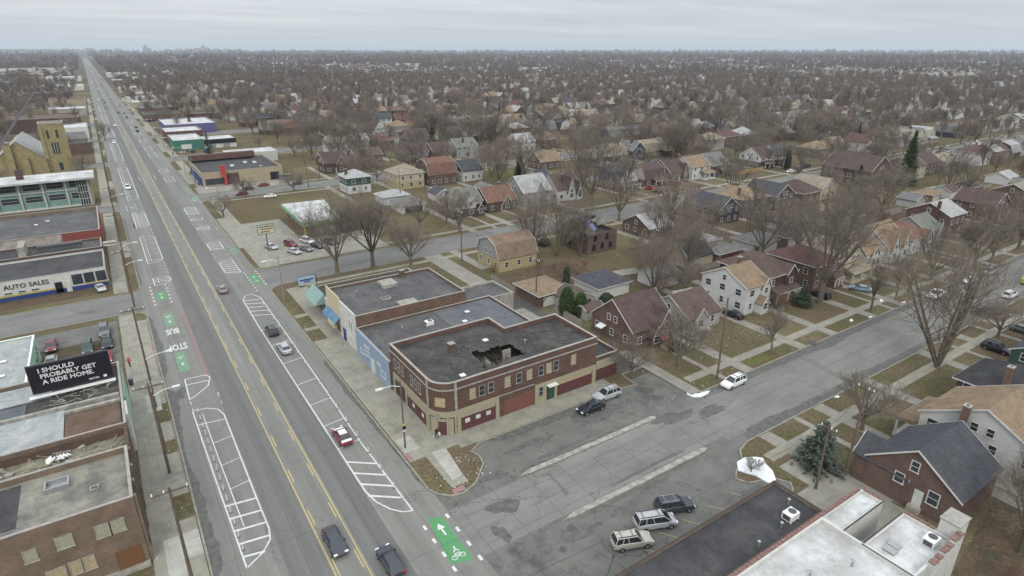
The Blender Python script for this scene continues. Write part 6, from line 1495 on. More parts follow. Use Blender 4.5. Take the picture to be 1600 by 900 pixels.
for (dist, x, y) in cand_t[:NTREE]:
    k = rnd.choice(kinds); ht = rnd.uniform(10,19) if k != 'round' else rnd.uniform(7,14)
    if (x, y) in tallset: ht = rnd.uniform(18,23); k = 'vase'
    j = int(np.argmin((HA[:,0]-x)**2+(HA[:,1]-y)**2)); hx, hy, hl = HOUSES[j]
    side = 'left of' if x < hx-5 else ('right of' if x > hx+5 else ('behind' if y > hy else 'in front of'))
    sh = 'the '+hl.split(',')[0]
    def cut(w_):
        q = sh.split()[:w_]
        while q[-1] in ('and','with','of','a','the','in','by','its','on','whose','one','between','next','to','behind','over','beside','under','front','near','beyond','small','white','brown','dark','tan','two','long','bright','wide','steep','row'): q = q[:-1]
        return ' '.join(q)
    lab = '%s %s bare tree %s %s' % ('tall' if ht > 14 else 'medium' if ht > 10 else 'low', kn[k], side, cut(9))
    usedt[lab] = usedt.get(lab, 0)+1
    if usedt[lab] > 1: lab = '%s one, %s' % (ORD[min(usedt[lab]-1,19)], lab)
    lab = ' '.join(lab.split()[:16])
    tree(lab, x, y, ht, k, rnd.randrange(3), group='bare trees of the residential blocks')
# everything further: points that carry instances, one object
pts = [(x, y, 0) for _, x, y in cand_t[NTREE:]]
sizes = [rnd.uniform(.7,1.15) if (p[0], p[1]) not in tallset else rnd.uniform(1.2,1.45) for p in pts]
from mathutils import noise as mn, Vector
def scatter(n, d0, d1, s0, s1, a0=-.16, a1=1.32):
    for j in range(n):
        dd_ = math.sqrt(rnd.uniform(d0*d0, d1*d1)); aa = rnd.uniform(a0, a1); x, y = dd_*math.sin(aa), dd_*math.cos(aa)
        if (x > 0 and x < 1140 and y < YS[11]+20 and rnd.random() < .55) or (-14 < x < 42) or (x < 100 and x > -70 and rnd.random() < .6 and y < 1500): continue
        if not seen(x, y, 6, 40) or math.hypot(x, y) < cand_t[NTREE][0]: continue
        cl_ = mn.noise(Vector((x/130., y/130., 0)))+.6*mn.noise(Vector((x/420., y/420., 5)))
        if cl_ < rnd.uniform(-.35,.12): continue
        if 20 < x < 1130 and y < 1200 and min(abs(y-ys) for ys in YS) < 7.5: continue
        pts.append((x, y, 0)); sizes.append(rnd.uniform(s0, s1)*(.8+.5*max(0, cl_))*rnd.choice((.7,1,1,1.15)))
scatter(5200, 330, 1300, .7, 1.25); scatter(15000, 1200, 3000, .8, 1.35); scatter(20000, 2900, 6500, 1.1, 2.0); scatter(9000, 6300, 12500, 1.8, 3.4)
protos = bpy.data.collections.new('far_tree_kinds')
for n_, (k, s_) in enumerate((('vase',50),('round',51),('poplar',52),('vase',53))):
    rnd2 = random.Random(s_); b = MB(); ht = {'vase':16,'round':11,'poplar':15}[k]
    b.tube([(0,0,0),(0,0,ht*.3)], [.4,.3], 5, cap=False)
    cr = ht*(.36 if k != 'poplar' else .25)
    for q in range(11):
        az = q*2.4; an = R({'vase':28,'round':52,'poplar':16}[k]+rnd2.uniform(-12,10)); d = np.array((math.sin(an)*math.cos(az), math.sin(an)*math.sin(az), math.cos(an)))
        p0 = np.array((0,0,ht*(.2+.03*q))); p1 = p0+d*ht*.42; b.tube([p0,p1], [.14,.07], 3, cap=False)
        for w_ in range(20):
            t_ = rnd2.uniform(.2,1); e = p0*(1-t_)+p1*t_; v = np.array([rnd2.gauss(0,1) for _ in range(3)]); v[2] = abs(v[2])*.8+.35; v += d*.6; v /= np.linalg.norm(v)
            e2 = e+v*ht*rnd2.uniform(.1,.24); b.tube([e,e2], [.045,.022], 3, cap=False)
            for u_ in range(3):
                v2 = v+np.array([rnd2.gauss(0,.6) for _ in range(3)]); v2 /= np.linalg.norm(v2); f_ = e*(1-.7)+e2*.7 if u_ else e*.45+e2*.55
                e3 = f_+v2*ht*rnd2.uniform(.05,.12); s3 = np.cross(v2, (0,0,1)); s3 = s3/(np.linalg.norm(s3)+1e-6)*.04; b.poly([f_-s3, f_+s3, e3])
    me = b.mesh('far_tree'); me.materials.append(M['twig']); o = bpy.data.objects.new('far_tree_kind', me); protos.objects.link(o)
me = bpy.data.meshes.new('far_trees'); me.from_pydata(pts, [], []); n = len(pts)
for nm, ty, val in (('siz','FLOAT',sizes),('rot','FLOAT',[rnd.uniform(0,6.28) for _ in pts])):
    at_ = me.attributes.new(nm, ty, 'POINT'); at_.data.foreach_set('value', val)
fo = bpy.data.objects.new('far_trees', me); COL.objects.link(fo); tag(fo, 'far off bare trees reading as one grey brown wood to the horizon', 'woods', kind='stuff')
ng = bpy.data.node_groups.new('far_trees', 'GeometryNodeTree'); ng.interface.new_socket('Geometry', in_out='INPUT', socket_type='NodeSocketGeometry'); ng.interface.new_socket('Geometry', in_out='OUTPUT', socket_type='NodeSocketGeometry')
N_ = ng.nodes; gi, go_ = N_.new('NodeGroupInput'), N_.new('NodeGroupOutput'); ip_ = N_.new('GeometryNodeInstanceOnPoints'); ci = N_.new('GeometryNodeCollectionInfo')
ci.inputs['Collection'].default_value = protos; ci.inputs['Separate Children'].default_value = True; ci.inputs['Reset Children'].default_value = True
ip_.inputs['Pick Instance'].default_value = True
def attr(nm):
    a = N_.new('GeometryNodeInputNamedAttribute'); a.data_type = 'FLOAT'; a.inputs[0].default_value = nm; return a.outputs[0]
cx_ = N_.new('ShaderNodeCombineXYZ'); ng.links.new(attr('rot'), cx_.inputs[2]); e2r = N_.new('FunctionNodeEulerToRotation'); ng.links.new(cx_.outputs[0], e2r.inputs[0]); ng.links.new(e2r.outputs[0], ip_.inputs['Rotation'])
ng.links.new(gi.outputs[0], ip_.inputs['Points']); ng.links.new(ci.outputs[0], ip_.inputs['Instance']); ng.links.new(attr('siz'), ip_.inputs['Scale']); ng.links.new(ip_.outputs[0], go_.inputs[0])
md = fo.modifiers.new('instances', 'NODES'); md.node_group = ng

# ------------------------------------------------------------------ cars
def loft(mb, secs, m=0, closed=True):
    k = len(secs[0]); n = len(mb.v)
    for s_ in secs: mb.v += [tuple(p) for p in s_]
    for i in range(len(secs)-1):
        for j in range(k):
            jj = (j+1) % k
            if not closed and jj == 0: continue
            mb.f.append((n+i*k+j, n+i*k+jj, n+(i+1)*k+jj, n+(i+1)*k+j)); mb.m.append(m)
    mb.f.append(tuple(n+j for j in range(k))[::-1]); mb.f.append(tuple(n+(len(secs)-1)*k+j for j in range(k))); mb.m += [m, m]
CK = {  # length, half width, [(y, top z, half width factor)], greenhouse bottom y0,y1, top y0,y1, height, base z
 'sedan': (4.75,.91,[(-2.37,.62,.82),(-2.3,.86,.9),(-1.9,.98,.96),(-1.2,1.0,1),(0,.98,1),(1.0,.95,1),(1.7,.86,.97),(2.15,.74,.92),(2.37,.55,.8)],(-1.85,1.15),(-1.1,.3),1.44,.96),
 'coupe': (4.5,.9,[(-2.25,.6,.82),(-2.1,.84,.92),(-1.5,.94,1),(0,.94,1),(1.0,.9,1),(1.7,.8,.96),(2.1,.68,.9),(2.25,.5,.8)],(-1.8,1.0),(-.9,.15),1.34,.9),
 'suv': (4.75,.95,[(-2.37,.8,.88),(-2.3,1.02,.95),(-1.5,1.08,1),(0,1.06,1),(1.0,1.04,1),(1.7,.98,.97),(2.2,.84,.92),(2.37,.6,.82)],(-2.26,1.1),(-1.95,.35),1.74,1.05),
 'minivan': (5.1,.98,[(-2.55,.8,.9),(-2.48,1.0,.96),(-1.5,1.06,1),(0,1.04,1),(1.2,1.0,1),(1.9,.9,.97),(2.35,.76,.9),(2.55,.55,.8)],(-2.42,1.75),(-2.2,.75),1.78,1.03),
 'van': (5.4,1.0,[(-2.7,1.0,.95),(-2.6,1.2,1),(0,1.2,1),(1.7,1.16,1),(2.2,1.02,.96),(2.6,.84,.92),(2.7,.6,.84)],(-2.62,2.1),(-2.5,1.3),2.15,1.19),
 'pickup': (5.6,.98,[(-2.8,.78,.92),(-2.75,1.0,.97),(-1.0,1.04,1),(0,1.04,1),(1.2,1.04,1),(2.1,.98,.97),(2.6,.86,.92),(2.8,.6,.84)],(-.95,1.3),(-.7,.7),1.84,1.02)}
def car_meshes(kind):
    L_, hw_, prof, (g0, g1), (t0, t1), Ht, gz = CK[kind]
    b = MB()
    secs = []
    for y, zt, f in prof:
        w = hw_*f; zb = .26 if abs(y) < L_/2-.1 else .4
        secs.append([(-w*.88,y,zb),(-w,y,zb+.14),(-w,y,zb+(zt-zb)*.62),(-w*.95,y,zt-.05),(-w*.82,y,zt),(w*.82,y,zt),(w*.95,y,zt-.05),(w,y,zb+(zt-zb)*.62),(w,y,zb+.14),(w*.88,y,zb)])
    loft(b, secs)
    # roof panel and pillars in body colour
    wb, wt = hw_*.86, hw_*.66 if kind != 'van' else hw_*.84
    wtm = (wt+wb)/2
    n0 = [(-wt,t0,Ht-.06),(wt,t0,Ht-.06),(wt,t1,Ht-.06),(-wt,t1,Ht-.06)]
    rf = [(-wt-.03,t0-.05,Ht-.08),(wt+.03,t0-.05,Ht-.08),(wt+.03,t1+.05,Ht-.08),(-wt-.03,t1+.05,Ht-.08)]; rt = [(-wt+.08,t0+.1,Ht),(wt-.08,t0+.1,Ht),(wt-.08,t1-.1,Ht),(-wt+.08,t1-.1,Ht)]
    b.poly(rt)
    for i in range(4): b.poly([rf[i], rf[(i+1)%4], rt[(i+1)%4], rt[i]])
    for s_ in (-1, 1):
        for yb, yt in ((g0+.04,t0),(g1-.05,t1),((g0+g1)/2-.05,(t0+t1)/2+.05),*(((g0*.62+.0,t0*.62),) if kind in ('suv','minivan','van') else ())):
            b.tube([(s_*(wb+.005),yb,gz-.02),(s_*(wt+.01),yt,Ht-.06)], [.055,.05], 4)
        b.box(s_*(hw_+.02)-.09,s_*(hw_+.02)+.09,g1-.45,g1-.27,gz-.02,gz+.14)
    if kind == 'pickup':
        b.ring(-hw_*.93,hw_*.93,-2.72,-1.0,1.03,1.12,.07)
    body = b.mesh('body', smooth=False)
    g = MB(); lo = [(-wb,g0,gz-.03),(wb,g0,gz-.03),(wb,g1,gz-.03),(-wb,g1,gz-.03)]; g.poly(n0)
    for i in range(4): g.poly([lo[i], lo[(i+1)%4], n0[(i+1)%4], n0[i]])
    glass = g.mesh('windows')
    w = MB(); 
    w.tube([(-.12,0,0),(.12,0,0)], [.34,.34], 14); wheel = w.mesh('wheel')
    w = MB(); w.tube([(-.135,0,0),(.135,0,0)], [.21,.21], 10); rim = w.mesh('rim')
    w = MB(); w.box(-.2,.2,-.1,.06,-.08,.08); lamp = w.mesh('lamp')
    rk = None
    if kind in ('suv','minivan'):
        w = MB(); 
        for s_ in (-1,1): w.box(s_*.55-.03,s_*.55+.03,t0+.1,t1-.1,Ht,Ht+.09)
        for y in (t0+.5,t1-.5): w.box(-.55,.55,y-.03,y+.03,Ht+.06,Ht+.1)
        rk = w.mesh('roof_rack')
    return body, glass, wheel, rim, lamp, rk
PAINT = {k: plain('car_paint_'+k, c, .28, .55, .05, 3) for k, c in dict(darkgrey=(.04,.042,.055,1), black=(.012,.013,.018,1), silver=(.36,.37,.38,1), white=(.68,.69,.7,1), red=(.32,.02,.03,1), gold=(.24,.21,.17,1), tan=(.4,.38,.33,1), navy=(.013,.015,.026,1), blue=(.2,.27,.33,1), maroon=(.16,.03,.04,1), grey=(.13,.135,.15,1), green=(.03,.06,.05,1), brightblue=(.05,.13,.36,1)).items()}
def car(label, x, y, heading, kind, paint, z=.0, group=None, name='car', roofc=None):
    """heading: 0 = up the avenue, counter clockwise in degrees"""
    body, glass, wheel, rim, lamp, rk = cached(('car', kind), lambda: car_meshes(kind))
    L_, hw_ = CK[kind][0], CK[kind][1]
    r = root(name, label, {'suv':'car','coupe':'car','sedan':'car','minivan':'minivan','van':'van','pickup':'pickup truck'}[kind], (x, y, z), R(heading), group)
    place('body', body, PAINT[paint], r); place('windows', glass, M['carglass'], r)
    if math.hypot(x, y) < 420:
        for sx_ in (-1, 1):
            for sy in (-L_*.31, L_*.31):
                o = place('wheel', wheel, M['rubber'], r, (sx_*(hw_-.09), sy, .34)); place('rim', rim, M['rim'], o)
            place('headlight', lamp, M['lamp'], r, (sx_*hw_*.68, L_/2-.12, .66)); place('taillight', lamp, M['taillamp'], r, (sx_*hw_*.7, -L_/2+.1, .76))
        if rk: place('roof_rack', rk, M['dmetal'] if paint in ('tan','white','silver') else M['metal'], r)
    return r
S_, N2, E_, W_2 = 180, 0, -90, 90
CARS = [
 ('dark grey sedan driving towards the camera in the centre turn lane', 12.7, 55.3, 180, 'sedan', 'darkgrey'),
 ('dark grey car with reddish bonnet driving away at the bottom edge', 16.8, 49.2, 0, 'sedan', 'darkgrey'),
 ('red and white sedan parked inside the painted bay near the hatching', 20.1, 74.4, 0, 'sedan', 'maroon'),
 ('silver sedan parked in the painted bay behind the dark suv', 20.4, 107.0, 0, 'sedan', 'silver'),
 ('dark grey suv parked in the painted bay ahead of the silver sedan', 20.3, 116.2, 0, 'suv', 'darkgrey'),
 ('gold car driving away beside the start of the hatched zone', 16.2, 145.4, 0, 'sedan', 'gold'),
 ('white suv parked at the kerb in front of the brick tudor lawn', 79.3, 53.2, 90, 'suv', 'white'),
 ('black sedan parked beside the corner building sidewalk', 54.6, 60.4, 88, 'sedan', 'navy'),
 ('silver beige suv parked next to the black sedan', 59.2, 61.9, 88, 'suv', 'silver'),
 ('tan suv, nearest of the three angle parked vehicles', 40.6, 36.9, -112, 'suv', 'tan'),
 ('silver minivan in the middle of the three angle parked vehicles', 45.0, 37.6, -112, 'minivan', 'silver'),
 ('dark grey suv, furthest of the three angle parked vehicles', 48.9, 38.2, -112, 'suv', 'darkgrey'),
 ('dark car in the driveway beside the tall white house', 102.2, 71.0, 0, 'sedan', 'black'),
 ('silver car under junk in the drive between brick tudor and grey bungalow', 86.6, 69.0, 0, 'coupe', 'silver'),
 ('dark suv half hidden behind the thick pale trunk', 127.3, 67.2, 0, 'suv', 'black'),
 ('pale blue sedan parked in a driveway by the snow patches', 138.9, 64.3, 20, 'sedan', 'blue'),
 ('white pickup parked at the far kerb by the snow', 149.8, 53.0, 90, 'pickup', 'white'),
 ('silver suv parked at the far kerb beyond the white pickup', 177.1, 52.9, 90, 'suv', 'silver'),
 ('black suv parked at the near kerb opposite the white pickup', 147.7, 43.8, -90, 'suv', 'black'),
 ('white roofed dark suv parked behind the black one at the near kerb', 163.4, 43.8, -90, 'suv', 'white'),
 ('dark blue suv parked on the drive in front of the green sided house', 129.8, 34.2, 180, 'suv', 'navy'),
 ('grey car at the right edge on the next driveway', 143.5, 34.6, 180, 'sedan', 'grey'),
 ('white car parked further along the side street', 166.5, 52.8, 90, 'sedan', 'white'),
 ('silver sedan facing the camera in the dark lot west of the avenue', -15.4, 124.0, 180, 'sedan', 'silver'),
 ('dull red sedan parked behind the silver sedan in the dark lot', -15.6, 131.5, 180, 'sedan', 'maroon'),
 ('dark green suv in the middle of the dark lot', -10.0, 127.0, 180, 'suv', 'green'),
 ('dark suv parked at the top right of the dark lot', -7.2, 133.8, 180, 'suv', 'grey'),
 ('black pickup parked below the dark suv at the lot edge', -6.9, 127.4, 180, 'suv', 'black'),
 ('bright red car parked right behind the billboard', -7.2, 120.6, 180, 'coupe', 'red'),
 ('small silver car parked beside the auto sales building corner', -7.2, 161.6, 190, 'coupe', 'silver'),
 ('red suv parked in the back row of the garage forecourt', 38.6, 171.6, 200, 'suv', 'maroon'),
 ('white suv parked beside the red suv on the garage forecourt', 43.4, 172.6, 200, 'suv', 'white'),
 ('silver sedan in the front row of the garage forecourt, leftmost', 37.6, 164.6, 200, 'sedan', 'silver'),
 ('dark grey sedan in the front row of the garage forecourt', 41.0, 165.2, 200, 'sedan', 'grey'),
 ('navy sedan in the front row of the garage forecourt', 44.4, 166.4, 200, 'sedan', 'navy'),
 ('dark pickup at the right end of the garage forecourt row', 48.4, 168.2, 200, 'pickup', 'grey'),
 ('beige car half hidden behind the garage sign', 33.4, 172.4, 200, 'sedan', 'silver'),
 ('dark suv parked against the garage wall', 56, 177.6, 90, 'suv', 'navy'),
 ('small white car standing alone on the bare lot', 48.4, 237.6, 75, 'coupe', 'white'),
 ('dark red car on the third street below the red sign', 40.4, 248.4, 90, 'sedan', 'maroon'),
 ('dark car parked along the tan store wall', 44.3, 257, 90, 'sedan', 'black'),
 ('red car parked along the tan store wall', 51.0, 260.5, 90, 'sedan', 'maroon'),
 ('black car parked at the far kerb of the third street', 63.5, 256.8, 90, 'sedan', 'black'),
 ('grey van beside the end of the tan store', 62.5, 270, 60, 'van', 'grey'),
 ('blue car outside the black trimmed store', 46, 372, 0, 'sedan', 'brightblue'),
 ('dark suv beside the small white sign in front of the green store', 38.5, 372.5, 60, 'suv', 'black'),
 ('red suv in the driveway of the cream and maroon dutch colonial', 177.4, 169, 0, 'suv', 'red'),
 ('dark blue car in front of the red suv', 176, 163, 20, 'sedan', 'navy'),
 ('silver car parked on the second street behind the bare twigs', 173.5, 152.6, 90, 'sedan', 'silver'),
 ('red van in the driveway of the beige tudor', 191, 168.6, 0, 'van', 'red'),
 ('white sedan at the far end of the second street', 257, 159.8, -90, 'sedan', 'white'),
 ('white car parked near the slim green conifer', 268, 163, -70, 'sedan', 'white'),
 ('dark pickup between white cars on the second street', 275.5, 163.4, -80, 'pickup', 'black'),
 ('white suv parked right of the slim green conifer', 285.5, 153.4, -90, 'suv', 'white'),
 ('silver suv furthest along the second street', 303.5, 153.6, -90, 'suv', 'silver'),
 ('white suv parked beyond the tan roofed cottage, third row', 186, 244, 90, 'suv', 'white'),
 ('white truck driving down the avenue past the third street', 4.8, 286, 180, 'pickup', 'white'),
]
for q in CARS: car(q[0], q[1], q[2], q[3], q[4], q[5], z=.0 if (0 < q[1] < 26 or q[2] < 55 and 43 < q[2] or q[0].startswith(('black sedan','silver beige','tan suv','silver minivan','dark grey suv, f'))) else .125)
for px, py, hd, k, c, l in ((179,224,180,'suv','white','white suv coming down the avenue beside the church'),(179.5,197,180,'sedan','white','white sedan coming down the avenue, next behind the suv'),(215,206,0,'suv','black','black suv driving up the avenue past the green store'),(213,200,0,'sedan','black','black sedan just ahead of the black suv'),(198,184,0,'sedan','black','black sedan of the cluster by the far crossing'),(194,178,0,'suv','blue','pale blue suv of the cluster by the far crossing'),(185,177,0,'sedan','black','black sedan left in the cluster by the far crossing'),(187.5,166,0,'sedan','grey','grey sedan beyond the cluster'),(166,169,180,'sedan','grey','grey sedan near the leaning avenue tree'),(164,161,180,'sedan','black','black sedan far up the avenue'),(161,156,180,'sedan','grey','dark grey sedan far up the avenue'),(154,156.5,180,'sedan','white','white sedan far up the avenue near the left kerb'),(171.5,153.5,0,'sedan','tan','beige sedan far up the avenue'),(169,140,0,'sedan','silver','silver sedan far up the avenue'),(153,139.5,180,'suv','white','white suv far up the avenue'),(159.5,134,180,'sedan','maroon','dark red sedan far up the avenue'),(161,129,180,'sedan','black','tiny black sedan far up the avenue'),(159,125.5,0,'suv','black','tiny black suv far up the avenue'),(150.5,119.5,180,'suv','grey','tiny grey suv far up the avenue'),(144,130,180,'sedan','white','tiny white sedan at the left kerb far up the avenue'),(147,122,180,'sedan','silver','tiny silver sedan far up the avenue'),(153,114,0,'sedan','black','tiny dark sedan near the vanishing point'),(140,105,180,'van','white','tiny white van near the vanishing point'),(236.6,191,90,'van','black','black van parked beside the purple store'),(142,112,180,'sedan','white','tiny white sedan near the vanishing point')):
    x, y = G(px, py); car(l, x, y, hd, k, c)
# white roof and tail of the two-tone sedan
r = [o for o in sc.objects if o.get('label','').startswith('red and white sedan')][0]
b = MB(); b.poly([(-.53,-1.0,1.455),(.53,-1.0,1.455),(.53,.2,1.455),(-.53,.2,1.455)]); b.poly([(-.7,1.2,.965),(.7,1.2,.965),(.66,1.75,.872),(-.66,1.75,.872)]); b.poly([(-.72,-2.25,.905),(.72,-2.25,.905),(.72,-1.8,1.0),(-.72,-1.8,1.0)]); b.build('white_panel', PAINT['white'], r, world=False)
# parked cars further out along the residential streets
rnd = random.Random(41); n = 0
for i in (1,2,3,4):
    x = 200+30*i
    while x < 620 and n < 46:
        x += rnd.uniform(9,34)
        for sd in (1,-1):
            if rnd.random() < .5 and seen(x, YS[i], 1, 0):
                if i == 1 and x < 320: continue
                n += 1; k = rnd.choice(('sedan','suv','suv','sedan','minivan')); c = rnd.choice(('white','silver','black','grey','maroon','navy','white','tan'))
                car('%s %s parked on the %s side of %s' % (c, k, 'far' if sd > 0 else 'near', ROWN[i]), x, YS[i]+sd*4.9, 90*sd, k, c, z=.0, group='cars parked along the residential streets')
# yellow truck at the right edge
r = root('box_truck', 'yellow box truck at the right edge', 'truck', (178.5, 44.6, 0), R(90))
b = MB(); b.box(-1.2,1.2,-3.6,1.6,.9,3.1); b.build('cargo_box', plain('truck_yellow', (.5,.32,.04,1)), r, world=False); b = MB(); b.prism([(1.7,.5),(3.6,.5),(3.6,1.4),(3.0,1.6),(2.5,2.4),(1.7,2.4)], 'x', -1.1, 1.1); b.build('cab', M['yellowstrip'], r, world=False); 
b = MB(); b.box(-1.0,1.0,-3.4,3.0,.45,.9); b.build('chassis', M['dmetal'], r, world=False)
for sx_ in (-1,1):
    for sy in (-2.4,2.6): o = place('wheel', cached(('car','suv'), lambda: car_meshes('suv'))[2], M['rubber'], r, (sx_*1.0, sy, .36))

# ------------------------------------------------------------------ poles, lamps, wires, signs, people
def upole(label, x, y, h, arm=1, rz=0, lean=0, lamp=None, cross='x', grp='wooden utility poles'):
    r = root('utility_pole', label, 'utility pole', (x, y, Zg-.1), 0, grp)
    b = MB(); b.tube([(0,0,0),(lean,0,h)], [.19,.12], 8); b.build('post', M['wood'], r, world=False)
    if arm:
        a = MB(); q = 1.7*arm
        if cross == 'x': a.box(-q+lean,q+lean,-.07,.07,h-.6,h-.45)
        else: a.box(-.07+lean,.07+lean,-q,q,h-.6,h-.45)
        a.build('crossarm', M['wood'], r, world=False)
        im = cached('ins', lambda: (lambda m_: (m_.cyl(0,0,0,.28,.09,.06,8), m_.mesh('insulator'))[1])(MB()))
        for u in (-q*.9,-q*.3,q*.9): place('insulator', im, M['wmetal'], r, (u+lean if cross == 'x' else lean, 0 if cross == 'x' else u, h-.45))
    if lamp:
        dx, dz = lamp
        a = MB(); a.tube([(0,0,h*.86),(dx*.5,0,h*.9+.3),(dx,0,h*.9+.35)], [.05,.04,.035], 6); a.build('lamp_arm', M['metal'], r, world=False)
        a = MB(); a.box(min(dx,dx*1.35),max(dx,dx*1.35),-.16,.16,h*.9+.24,h*.9+.42); a.build('luminaire', M['wmetal'], r, world=False)
    return r
PW = [(58,12.6),(79.5,13.6),(108.5,13.4),(146,13),(182,13),(222,13),(262,13),(303,13),(345,13),(390,13),(440,13),(495,13),(560,13),(640,13)]
desc = ['at the bottom edge beside the tall brick store','beside the pale sidewalk slabs','just below the bus bay words','at the corner by the auto sales building','beside the red walled store','by the grass verge below the turquoise office','beside the turquoise office end wall','between office and church','beside the church','first beyond the church','second beyond the church','third beyond the church','fourth beyond the church','fifth beyond the church']
for (y, h_), l in zip(PW, desc): upole('wooden utility pole west of the avenue, '+l, -1.4, y, h_)
for x, y, h_, l in ((66.6,30.8,9.6,'wooden utility pole in the cracked yard behind the white roof'),(72.4,30.2,13.5,'taller wooden pole beside the blue green spruce'),(71.4,98.4,11,'thin wooden pole in the alley beside the tan garage'),(72.2,132.8,14,'wooden pole beside the yellow dutch colonial'),(78.4,55.8,15,'slim dark pole by the snow at the kerb of the side street'),(86,203,12,'wooden pole in the alley of the second block'),(100,212,13,'second wooden pole in the alley of the second block'),(79,300,12,'wooden pole beyond the bright white roof'),(74.5,262,11,'leaning wooden pole right of the small black car'),(66,249,10,'bare pole stump on the kerb of the third street')):
    upole(l, x, y, h_, arm=0 if 'slim' in l or 'stump' in l else .6, cross='y', lean=.3 if 'leaning' in l else 0)
for x, y, h_, d, l in ((26.7,67.4,11.0,-1,'tall grey street lamp pole in front of the corner building'),(26.4,131.0,10.6,-1,'street lamp on the verge below the side road corner'),(28.0,216,11,-1,'street lamp near the leaning small tree'),(28.5,280.5,13.9,-1,'tall pole in front of the tan corner store'),(28.5,310,12,-1,'street lamp further along the tan store sidewalk'),(28.5,350,12,-1,'street lamp near the white roofed pale block'),(28.5,398,12,-1,'street lamp in front of the green store'),(28.5,450,12,-1,'street lamp in front of the maroon store')):
    r = root('street_lamp', l, 'street lamp', (x, y, Zg-.1), 0, 'street lamps along the east kerb')
    b = MB(); b.tube([(0,0,0),(0,0,h_)], [.14,.09], 8); b.build('pole', M['wood' if y < 70 else 'metal'], r, world=False)
    b = MB(); b.tube([(0,0,h_-1.1),(d*1.2,0,h_-.6),(d*2.6,0,h_-.55)], [.05,.045,.04], 6); b.build('arm', M['wmetal'], r, world=False)
    b = MB(); b.box(-3.5,-2.5,-.17,.17,h_-.65,h_-.47); b.build('luminaire', M['wmetal'], r, world=False)
    if y < 70:
        b = MB(); b.box(-.25,.25,-.2,-.16,3.2,3.7); b.build('parking_sign', M['black'], r, world=False); b = MB(); b.box(-.25,.25,-.2,-.16,2.85,3.17); b.build('white_plate', M['whitewall'], r, world=False); b = MB(); b.box(-.16,.16,-.17,.17,3.75,4.05); b.build('yellow_band', M['yellowstrip'], r, world=False)
for y, dx, l in ((98.4,3.0,'white armed street lamp leaning over the bus bay from the west kerb'),(86,2.6,'white armed street lamp by the pale slabs of the west kerb'),(150,2.6,'white armed street lamp at the west side road corner'),(228,2.8,'white armed street lamp below the turquoise office'),(166,2.6,'short armed street lamp by the auto sales building')):
    r = root('street_lamp', l, 'street lamp', (-1.3, y, Zg-.1), 0, 'street lamps along the west kerb')
    b = MB(); b.tube([(0,0,0),(0,0,9)], [.12,.08], 8); b.build('pole', M['wood'], r, world=False)
    b = MB(); b.tube([(0,0,8.4),(dx*.5,0,8.9),(dx,0,9.0)], [.05,.045,.04], 6); b.build('arm', M['wmetal'], r, world=False)
    b = MB(); b.box(dx-.1,dx+.8,-.15,.15,8.9,9.08); b.build('luminaire', M['wmetal'], r, world=False)
def wire(label, pts, sag=.5, r_=.018):
    b = MB()
    for p, q in zip(pts, pts[1:]):
        p, q = np.array(p, float), np.array(q, float); n = 6; c = [p*(1-t)+q*t-np.array((0,0,4*sag*t*(1-t))) for t in [i/n for i in range(n+1)]]; b.tube(c, r_, 3, cap=False)
    b.build('power_line', M['dmetal'], label=label, cat='power line', group='overhead wires')
for k, l in ((-1.45,'left wire of the avenue pole line'),(-.5,'middle wire of the avenue pole line'),(1.45,'right wire of the avenue pole line')):
    wire(l, [(-1.4+k, y, h_-.1) for y, h_ in PW], .7)
for k, l in ((-.5,'upper wire crossing the side street from the spruce to the slim pole'),(.5,'lower wire crossing the side street from the spruce to the slim pole')):
    wire(l, [(72.4+k*.4,30.2,13.2-max(0,k)),(78.4,55.8,14.2-max(0,k)),(71.4,98.4,10.8),(72.2,132.8,13.6),(74.5,262,10.8)], 1.0, .022)
wire('wire running from the spruce pole over the slate roof to the right edge', [(72.4,30.2,12.9),(120,31,12.6),(170,32,12.4)], .8, .02)
wire('wire along the south kerb of the side street', [(72.4,30.2,13.3),(66.6,30.8,9.4),(20,31.5,11)], .5, .02)
# signs
r = root('forecourt_sign', 'cream sign board of the corner garage on a dark post', 'sign', (32.2,170.4,.12)); b = MB(); b.box(-.12,.12,-.12,.12,0,6.2); b.build('post', M['dmetal'], r, world=False)
b = MB(); b.box(-2.1,2.4,-.15,.15,5.0,7.6); b.build('frame', M['greenwall'], r, world=False); b = MB(); b.box(-1.95,2.25,-.19,-.15,5.15,7.45); b.build('board', M['tantrim'], r, world=False)
b = MB(); 
for z, x0, x1 in ((6.85,-1.6,1.8),(6.2,-1.3,1.9),(5.5,-1.4,1.1)): 
    for q in np.arange(x0, x1, .42): b.box(q, q+.3, -.22, -.19, z, z+.32)
b.build('lettering', M['letterdark'], r, world=False)
r = root('verge_sign', 'blue and white hanging sign between two posts beside the low canopied shop', 'sign', (31,128.4,.12)); 
b = MB(); b.tube([(2.2,0,0),(2.2,0,6)], .1, 6); b.build('post', M['dmetal'], r, world=False); b = MB(); b.tube([(2.2,0,6),(-1.8,0,6),(-1.8,0,4)], .06, 5); b.build('bracket', M['dmetal'], r, world=False)
b = MB(); b.box(-1.7,1.9,-.08,.08,4.2,5.7); b.build('panel', plain('sign_pale_blue', (.3,.38,.46,1)), r, world=False); b = MB(); b.box(-1.4,1.6,-.11,-.08,4.9,5.2); b.box(-.5,.9,-.11,-.08,4.5,4.75); b.build('lettering', M['bluetrim'], r, world=False)
